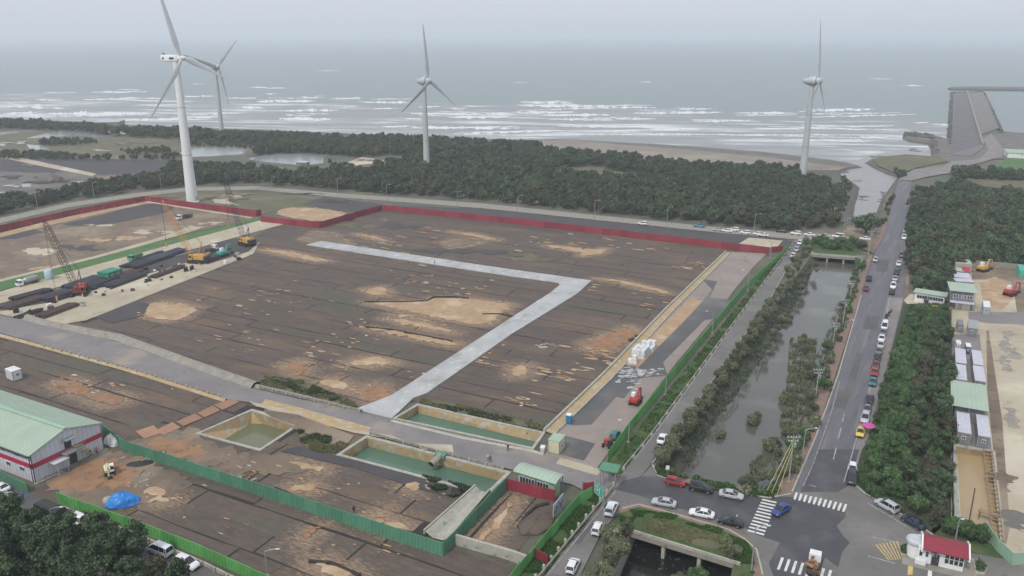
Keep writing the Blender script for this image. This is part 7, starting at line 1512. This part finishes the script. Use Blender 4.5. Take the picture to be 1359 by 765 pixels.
for g_, L_ in {'trees of the bottom left grove': ((712, ', far side'), (735, ', beside the lane'), (765, ', near the bottom'), (2000, ', lowest')),
               'tall trees of the roadside grove': ((470, ', top end'), (520, ', upper part'), (570, ', middle'), (620, ', lower middle'), (660, ', lower part'), (2000, ', bottom')),
               'green bushes at the edge of the roadside grove': ((470, ', top'), (530, ', upper'), (580, ', middle'), (630, ', lower'), (2000, ', bottom')),
               'bushes on the left canal bank': ((345, ', far end'), (372, ', far'), (400, ', upper'), (440, ', mid'), (485, ', centre'), (530, ', lower'), (575, ', low'), (2000, ', nearest')),
               'bushes on the right canal bank': ((370, ', far end'), (410, ', upper'), (450, ', mid'), (500, ', centre'), (560, ', lower'), (610, ', low'), (2000, ', nearest')),
               'mangrove clumps standing in the canal': ((460, ', far clump'), (500, ', upper clump'), (540, ', middle clump'), (590, ', lower clump'), (2000, ', nearest clump')),
               'bushes left of the black water': ((730, ', upper'), (770, ', middle'), (2000, ', lower'))}.items():
    for a_, b_ in L_: MARKS.append((g_, a_, b_))
def plant(name, lab, cat, kinds, pts, grp, s0, s1, seed, z=.0, zs=1.0):
    q = random.Random(seed); base_lab = lab
    for x, y in pts:
        k = q.choice(kinds); cr, tr, R = KT[k]; s = q.uniform(s0, s1)
        if len(pts) > 12:      # where in the row or grove it stands
            px, py = proj((x, y, 0)); w_ = [n_ for a_, b_, n_ in MARKS if a_ == grp and b_ > py]; lab = base_lab + (w_[0] if w_ else '')
            if k == 'cas3': lab = lab.replace('dark or browned', 'brown').replace('dark', 'brown')
            else: lab = lab.replace('dark or browned', 'dark').replace('bushy tree', 'tree')
            lab = ' '.join(lab.split()[:16]); 
        t = thing(name, lab, cat, (x, y, z), q.uniform(0, 6.28), grp); t.scale = (s, s, s * q.uniform(.85, 1.15) * zs)
        link('crown', cr, t); link('trunk', tr, t); TREES[0] += 1
# grove in the lower left corner
pts = scatter(Gs([(-120, 680), (0, 693), (32, 710), (62, 727), (95, 722), (150, 734), (190, 755), (222, 779), (270, 806), (270, 860), (-150, 880)]), 3.7, 1); pts.sort(key=lambda p: p[1]); print('grove', len(pts))
plant('casuarina_tree', 'dark casuarina tree in the bottom left grove', 'tree', ['cas0', 'cas1', 'cas2', 'cas3', 'cas0', 'broad3'], pts, 'trees of the bottom left grove', .85, 1.3, 2)
# roadside grove between the main road and the compound
core = scatter(Gs([(1220, 440), (1256, 434), (1257, 560), (1257, 700), (1236, 702), (1200, 680), (1195, 640), (1204, 560), (1216, 490)]), 3.7, 3); edge = scatter(Gs([(1208, 420), (1256, 417), (1225, 500), (1205, 580), (1195, 640), (1200, 680), (1166, 661), (1152, 640), (1158, 590), (1174, 520), (1187, 475), (1198, 440)]), 3.1, 4)
print('roadside', len(core), len(edge))
plant('casuarina_tree', 'dark or browned tall tree inside the roadside grove', 'tree', ['cas0', 'cas1', 'cas3', 'cas2', 'cas3', 'broad0'], core, 'tall trees of the roadside grove', .62, .95, 5)
plant('broadleaf_bush', 'bright green bush on the road edge of the roadside grove', 'bush', ['broad0', 'broad1', 'broad2'], edge, 'green bushes at the edge of the roadside grove', .6, .9, 6)
# canal banks
def between(p0, p1, n, wd, seed):
    q = random.Random(seed); return [tuple((G(*p0).lerp(G(*p1), (i + q.random()) / n) + Vector((q.uniform(-wd, wd), 0, 0))).xy) for i in range(n)]
lb = []; 
for a, b, n, wd in (((1070, 330), (1047, 372), 16, 2.2), ((1047, 372), (1019, 415), 16, 2.2), ((1019, 415), (970, 485), 24, 1.8), ((970, 485), (918, 560), 22, 1.5), ((918, 560), (876, 618), 22, 1.5)): lb += between(a, b, n, wd, n + int(a[0]))
for a, b, n, wd in (((1082, 352), (1062, 400), 6, 1.5), ((1040, 420), (1010, 470), 5, 1.5)): lb += between(a, b, n, wd, n + int(a[0]))
plant('mangrove_bush', 'olive mangrove bush between side road and canal', 'bush', ['mang0', 'mang1', 'mang2', 'mang3'], lb, 'bushes on the left canal bank', .55, .88, 7)
rb = []
for a, b, n, wd in (((1142, 345), (1130, 395), 16, 1.6), ((1130, 395), (1103, 470), 18, 1.8), ((1103, 470), (1080, 535), 12, 1.5), ((1080, 545), (1052, 620), 12, 1.8), ((1048, 628), (985, 645), 8, 1.2)): rb += between(a, b, n, wd, n + int(a[0]))
plant('mangrove_bush', 'olive mangrove bush beside the brick path', 'bush', ['mang0', 'mang1', 'mang2', 'broad1'], rb, 'bushes on the right canal bank', .5, .8, 8)
mc = []
for cx, cy, rx, ry, n in ((1066, 460, 8, 16, 8), (1044, 425, 7, 8, 4), (1068, 500, 12, 18, 11), (1050, 535, 10, 14, 9), (1030, 600, 9, 16, 7), (1000, 556, 4, 14, 3), (956, 578, 4, 8, 3), (1052, 580, 8, 22, 7)):
    q = random.Random(cx + cy)
    for _ in range(n): mc.append(tuple(G(cx + q.gauss(0, .5) * rx, cy + q.gauss(0, .5) * ry, -2.5).xy))
plant('mangrove_bush', 'olive mangrove bush growing in the canal water', 'bush', ['mang0', 'mang1', 'mang3'], mc, 'mangrove clumps standing in the canal', .5, 1.0, 9, z=-2.9)
lc = scatter(Gs([(815, 700), (838, 708), (826, 740), (812, 790), (765, 800), (790, 745)]), 3.0, 12)
plant('mangrove_bush', 'olive bush on the bank left of the black water', 'bush', ['mang0', 'mang1', 'mang2', 'mang3'], lc, 'bushes left of the black water', .8, 1.15, 10)
plant('mangrove_bush', 'bushy green shrub at the edge of the grass deck near the tall grey lamp', 'bush', ['broad1', 'mang1'], [tuple(G(x, y).xy) for x, y in ((965, 730), (975, 738), (969, 742), (900, 775), (925, 778), (915, 790))], 'shrubs at the grass deck', .55, .8, 11)
fb = [tuple(G(x, y).xy) for x, y in ((1070, 322), (1076, 326), (1082, 324), (1090, 327), (1098, 325), (1107, 328), (1116, 327), (1124, 330), (1131, 328), (1139, 331), (1146, 330), (1094, 331), (1112, 332), (1128, 334), (1071, 330), (1103, 333))]
plant('broadleaf_bush', 'dark green bush on top of the far bridge embankment', 'bush', ['broad0', 'broad1', 'broad2', 'mang0'], fb, 'bushes over the far bridge', .7, 1.05, 12)
plant('round_tree', 'single big round dark tree where the river meets the main road', 'tree', ['broad3'], [tuple(G(1148, 312).xy)], None, 2.4, 2.45, 13, zs=.8)
plant('hedge_bush', 'dense green bush behind the gatehouse at the foot of the yellow pond', 'bush', ['broad0', 'broad1'], [tuple(G(x, y).xy) for x, y in ((1268, 712), (1276, 715), (1285, 718), (1293, 716), (1301, 722), (1258, 712), (1280, 708))], 'bushes behind the gatehouse', .6, .8, 14, z=.2)
plant('hedge_bush', 'small bush at the kerb corner of the canal', 'bush', ['shrub0', 'shrub1'], [tuple(G(x, y).xy) for x, y in ((872, 600), (878, 618), (890, 628), (905, 635), (925, 642), (945, 645), (965, 650), (990, 655), (1010, 657), (1028, 655))], 'small bushes along the canal corner', .8, 1.3, 15)
print('trees', TREES[0])
# ---- far woods: one mass each, made of instanced crowns
PR = []
for i in range(5): PR.append(KT['far%d' % i][0])
def wood(name, lab, polys, spacing, seed, s0, s1, kinds, excl=(), z=0.0):
    q = random.Random(seed); pts = []; P_ = [Gs(p) for p in polys]; X = [Gs(e) for e in excl]
    for p in P_: pts += scatter(p, spacing, seed)
    pts = [p for p in pts if not any(inpoly(p[0], p[1], e) for e in X)]
    me = bpy.data.meshes.new(name); me.from_pydata([(x, y, z) for x, y in pts], [], [])
    for nm, tp in (('scl', 'FLOAT'), ('rot', 'FLOAT'), ('idx', 'INT')): me.attributes.new(nm, tp, 'POINT')
    me.attributes['scl'].data.foreach_set('value', [q.uniform(s0, s1) * (1 + .35 * mnoise.noise(Vector((x * .02, y * .02, seed)))) for x, y in pts])
    me.attributes['rot'].data.foreach_set('value', [q.uniform(0, 6.28) for _ in pts]); me.attributes['idx'].data.foreach_set('value', [q.choice(kinds) for _ in pts])
    o = link(name, me, kind='stuff', label=lab); ng = bpy.data.node_groups.new('wood', 'GeometryNodeTree'); ng.interface.new_socket('Geometry', in_out='INPUT', socket_type='NodeSocketGeometry'); ng.interface.new_socket('Geometry', in_out='OUTPUT', socket_type='NodeSocketGeometry')
    N = ng.nodes; Lk = ng.links; gi = N.new('NodeGroupInput'); go = N.new('NodeGroupOutput'); join = N.new('GeometryNodeGeometryToInstance'); iop = N.new('GeometryNodeInstanceOnPoints')
    jn = N.new('GeometryNodeJoinGeometry')
    for k in range(len(SRC)):
        oi = N.new('GeometryNodeObjectInfo'); oi.inputs[0].default_value = SRC[k]; oi.inputs['As Instance'].default_value = True; Lk.new(oi.outputs['Geometry'], jn.inputs[0])
    Lk.new(gi.outputs[0], iop.inputs['Points']); Lk.new(jn.outputs[0], iop.inputs['Instance']); iop.inputs['Pick Instance'].default_value = True
    def att(nm, tp):
        a = N.new('GeometryNodeInputNamedAttribute'); a.data_type = tp; a.inputs[0].default_value = nm; return a.outputs[0]
    Lk.new(att('idx', 'INT'), iop.inputs['Instance Index']); cx = N.new('ShaderNodeCombineXYZ'); Lk.new(att('rot', 'FLOAT'), cx.inputs[2]); Lk.new(cx.outputs[0], iop.inputs['Rotation'])
    sv = N.new('ShaderNodeCombineXYZ'); s_ = att('scl', 'FLOAT')
    for k in range(3): Lk.new(s_, sv.inputs[k])
    Lk.new(sv.outputs[0], iop.inputs['Scale']); Lk.new(iop.outputs[0], go.inputs[0]); md = o.modifiers.new('wood', 'NODES'); md.node_group = ng
    print(name, len(pts)); return o
# five visible trees of the far wood also serve as the pattern the masses are grown from
SRC = []
for i, (x, y) in enumerate(((700, 262), (1230, 330), (860, 268), (620, 262), (980, 280))):
    t = thing('forest_tree', ['dark tree at the front edge of the middle forest, left of centre', 'dark tree in the right hand forest just above the office roofs', 'green tree at the front of the middle forest above the hoarding', 'dark tree near the foot of the lone turbine', 'brownish tree at the front of the middle forest near the far bend'][i], 'tree', G(x, y)); SRC.append(link('crown', PR[i], t)); link('trunk', KT['far%d' % i][1], t)
wood('middle_forest', 'dense dark coastal forest between the far road and the sea', [[(250, 240), (345, 232), (430, 233), (480, 228), (540, 217), (560, 205), (640, 202), (720, 232), (830, 240), (900, 236), (1000, 238), (1060, 238), (1100, 246), (1108, 262), (1100, 290), (1110, 302), (1040, 307), (960, 300), (800, 284), (640, 267), (450, 253), (340, 244), (250, 247)],
     [(340, 200), (430, 193), (560, 195), (640, 196), (700, 198), (760, 207), (840, 213), (940, 223), (1000, 227), (1060, 232), (1060, 240), (1000, 240), (900, 238), (835, 230), (790, 222), (750, 222), (720, 232), (640, 204), (550, 206), (470, 209), (400, 203), (340, 207)]], 4.8, 31, .6, 1.25, [0, 1, 3, 0, 2, 4, 1])
wood('tree_belt', 'dark tree belt behind the far road on the left', [[(-200, 320), (-100, 290), (0, 268), (60, 262), (120, 250), (180, 240), (250, 236), (330, 231), (345, 234), (250, 247), (180, 254), (90, 267), (0, 286), (-100, 312), (-200, 345)], [(225, 223), (335, 224), (345, 230), (250, 238), (215, 234)]], 5.0, 32, .8, 1.1, [0, 1, 3, 3])
wood('coast_trees', 'ragged line of trees along the beach on the left', [[(-200, 165), (0, 164), (55, 166), (120, 171), (160, 177), (240, 177), (340, 182), (440, 185), (540, 187), (640, 192), (720, 197), (720, 202), (600, 199), (440, 197), (340, 192), (240, 186), (160, 182), (100, 176), (0, 171), (-200, 174)]], 6.0, 33, .9, 1.25, [0, 1, 3])
wood('meadow_trees', 'rows of low trees between fish ponds on the left', [[(-60, 205), (60, 204), (110, 211), (180, 212), (245, 206), (240, 213), (150, 214), (60, 213), (-60, 213)], [(60, 187), (120, 186), (130, 191), (80, 195), (50, 194)], [(160, 201), (225, 198), (228, 205), (170, 207)], [(250, 188), (330, 190), (420, 198), (470, 205), (440, 206), (330, 198), (240, 194)], [(436, 218), (470, 222), (440, 226)]], 5.0, 34, .4, .75, [0, 1, 2])
wood('right_forest', 'dense green forest right of the main road', [[(1212, 262), (1230, 254), (1265, 250), (1359, 262), (1500, 280), (1500, 362), (1359, 358), (1290, 354), (1262, 362), (1258, 388), (1214, 392), (1206, 340), (1208, 290)], [(1264, 232), (1300, 232), (1359, 236), (1359, 242), (1265, 240)]], 4.6, 35, .6, 1.25, [0, 2, 1, 2, 4])
wood('river_bank_bushes', 'low bushes along both banks of the river mouth', [[(1100, 262), (1118, 236), (1130, 248), (1122, 280), (1105, 300), (1098, 290)], [(1172, 285), (1182, 262), (1186, 262), (1176, 296), (1166, 306), (1160, 300)], [(1182, 225), (1200, 228), (1205, 236), (1192, 238)], [(1000, 227), (1060, 232), (1100, 240), (1105, 246), (1060, 238)]], 3.4, 36, .28, .5, [0, 2, 4])
# ---- ground plants: tufts and reeds as stuff
def tufts(name, lab, polys, n, h, m_, seed, z=.2):
    q = random.Random(seed); m = MB(); P_ = [Gs(p) for p in polys]; ar = [abs(sum(p[i].x * p[(i + 1) % len(p)].y - p[(i + 1) % len(p)].x * p[i].y for i in range(len(p)))) for p in P_]
    cnt = 0; tries = 0
    while cnt < n and tries < n * 12:
        tries += 1; p = q.choices(P_, ar)[0]; x = q.uniform(min(a.x for a in p), max(a.x for a in p)); y = q.uniform(min(a.y for a in p), max(a.y for a in p))
        if not inpoly(x, y, p) or mnoise.noise(Vector((x * .3, y * .3, seed))) < -.15: continue
        cnt += 1
        for k in range(5):
            a_ = q.uniform(0, 6.28); hh = h * q.uniform(.5, 1.3); w_ = .07 * h + .05; dx, dy = math.cos(a_) * hh * .5, math.sin(a_) * hh * .5
            b = len(m.v); m.v += [(x - dy * .2 * w_ - w_ * math.sin(a_), y + w_ * math.cos(a_), z), (x + w_ * math.sin(a_), y - w_ * math.cos(a_), z), (x + dx, y + dy, z + hh)]; m.f.append((b, b + 1, b + 2)); m.m.append(0)
    me = bpy.data.meshes.new(name); me.from_pydata(m.v, [], m.f); me.materials.append(m_); link(name, me, kind='stuff', label=lab)
Lg = leafmat('grass blades', (.06, .13, .03), (.045, .095, .025)); Lg2 = leafmat('dry grass blades', (.15, .15, .07), (.11, .13, .05))
tufts('grass_tufts', 'rough grass on the green verge and canal slopes', [[(1040, 333), (1056, 322), (1048, 335), (990, 408), (863, 582), (839, 613), (828, 628), (808, 622), (870, 540), (960, 430), (1010, 368)], [(690, 762), (770, 672), (800, 640), (800, 668), (770, 706), (724, 762)], [(868, 622), (905, 634), (1028, 655), (1028, 665), (905, 645), (872, 632)],
      [(826, 678), (889, 684), (960, 705), (955, 712), (889, 692), (845, 688), (835, 700), (818, 712)], [(968, 712), (989, 721), (1000, 735), (1000, 765), (974, 750)]], 14000, .4, Lg, 41, .22)
tufts('dry_grass_tufts', 'dry pale grass on the deck and pond margins', [[(850, 694), (880, 692), (950, 712), (968, 722), (966, 735), (930, 728), (855, 706)], [(345, 500), (400, 505), (470, 535), (478, 546), (430, 535), (345, 514)], [(560, 530), (620, 540), (722, 566), (720, 572), (640, 556), (556, 535)], [(395, 575), (440, 585), (462, 590), (450, 603), (420, 602), (400, 590)]], 5000, .4, Lg2, 42, .22)
tufts('dark_weeds', 'dark weeds growing along the rim of the middle pond', [[(560, 632), (625, 648), (632, 655), (600, 662), (570, 650)], [(360, 505), (410, 512), (460, 530), (440, 534), (390, 520)], [(580, 538), (660, 552), (700, 562), (660, 560), (600, 548)], [(90, 660), (130, 680), (183, 700), (170, 702), (110, 682)], [(395, 572), (440, 582), (450, 592), (400, 588)]], 3500, .5, L_dark, 43, .2)
tufts('canal_reeds', 'low olive reeds and scrub along the canal water edges', [[(1119, 398), (1090, 478), (1050, 580), (1031, 622), (1008, 640), (985, 636), (1020, 600), (1050, 560), (1066, 500), (1100, 430), (1110, 395)], [(1050, 440), (1085, 440), (1080, 520), (1055, 560), (1035, 560), (1045, 500)], [(1000, 600), (1015, 590), (1020, 615), (1000, 632), (985, 625)]], 2600, .8, L_olive, 44, -2.5)
tufts('grove_undergrowth', 'bright green creepers covering the foot of the roadside grove', [[(1206, 408), (1258, 405), (1225, 500), (1205, 580), (1192, 640), (1200, 685), (1152, 660), (1138, 640), (1150, 598), (1168, 540), (1184, 480)]], 14000, .9, L_green, 45, .3)
tufts('slope_scrub', 'dark scrub on the slope between side road and canal', [[(1078, 345), (1060, 362), (1030, 402), (985, 462), (885, 590), (868, 622), (900, 632), (918, 610), (935, 580), (1010, 480), (1046, 420), (1072, 375)]], 5000, .6, L_dark, 46, -.6)
# ------------------------------------------------------------------ haze
hm = bpy.data.materials.new('haze'); hm.use_nodes = True; n = hm.node_tree; n.nodes.remove(n.nodes['Principled BSDF']); pv = n.nodes.new('ShaderNodeVolumePrincipled')
pv.inputs['Color'].default_value = (.90, .95, 1.0, 1); pv.inputs['Density'].default_value = .00022; pv.inputs['Anisotropy'].default_value = .2
n.links.new(pv.outputs[0], n.nodes['Material Output'].inputs['Volume'])
m = MB(); m.box((0, 9500, 66), (21000, 21000, 146)); tag(m.build('haze', hm), kind='stuff', label='thin pale sea haze in the air')
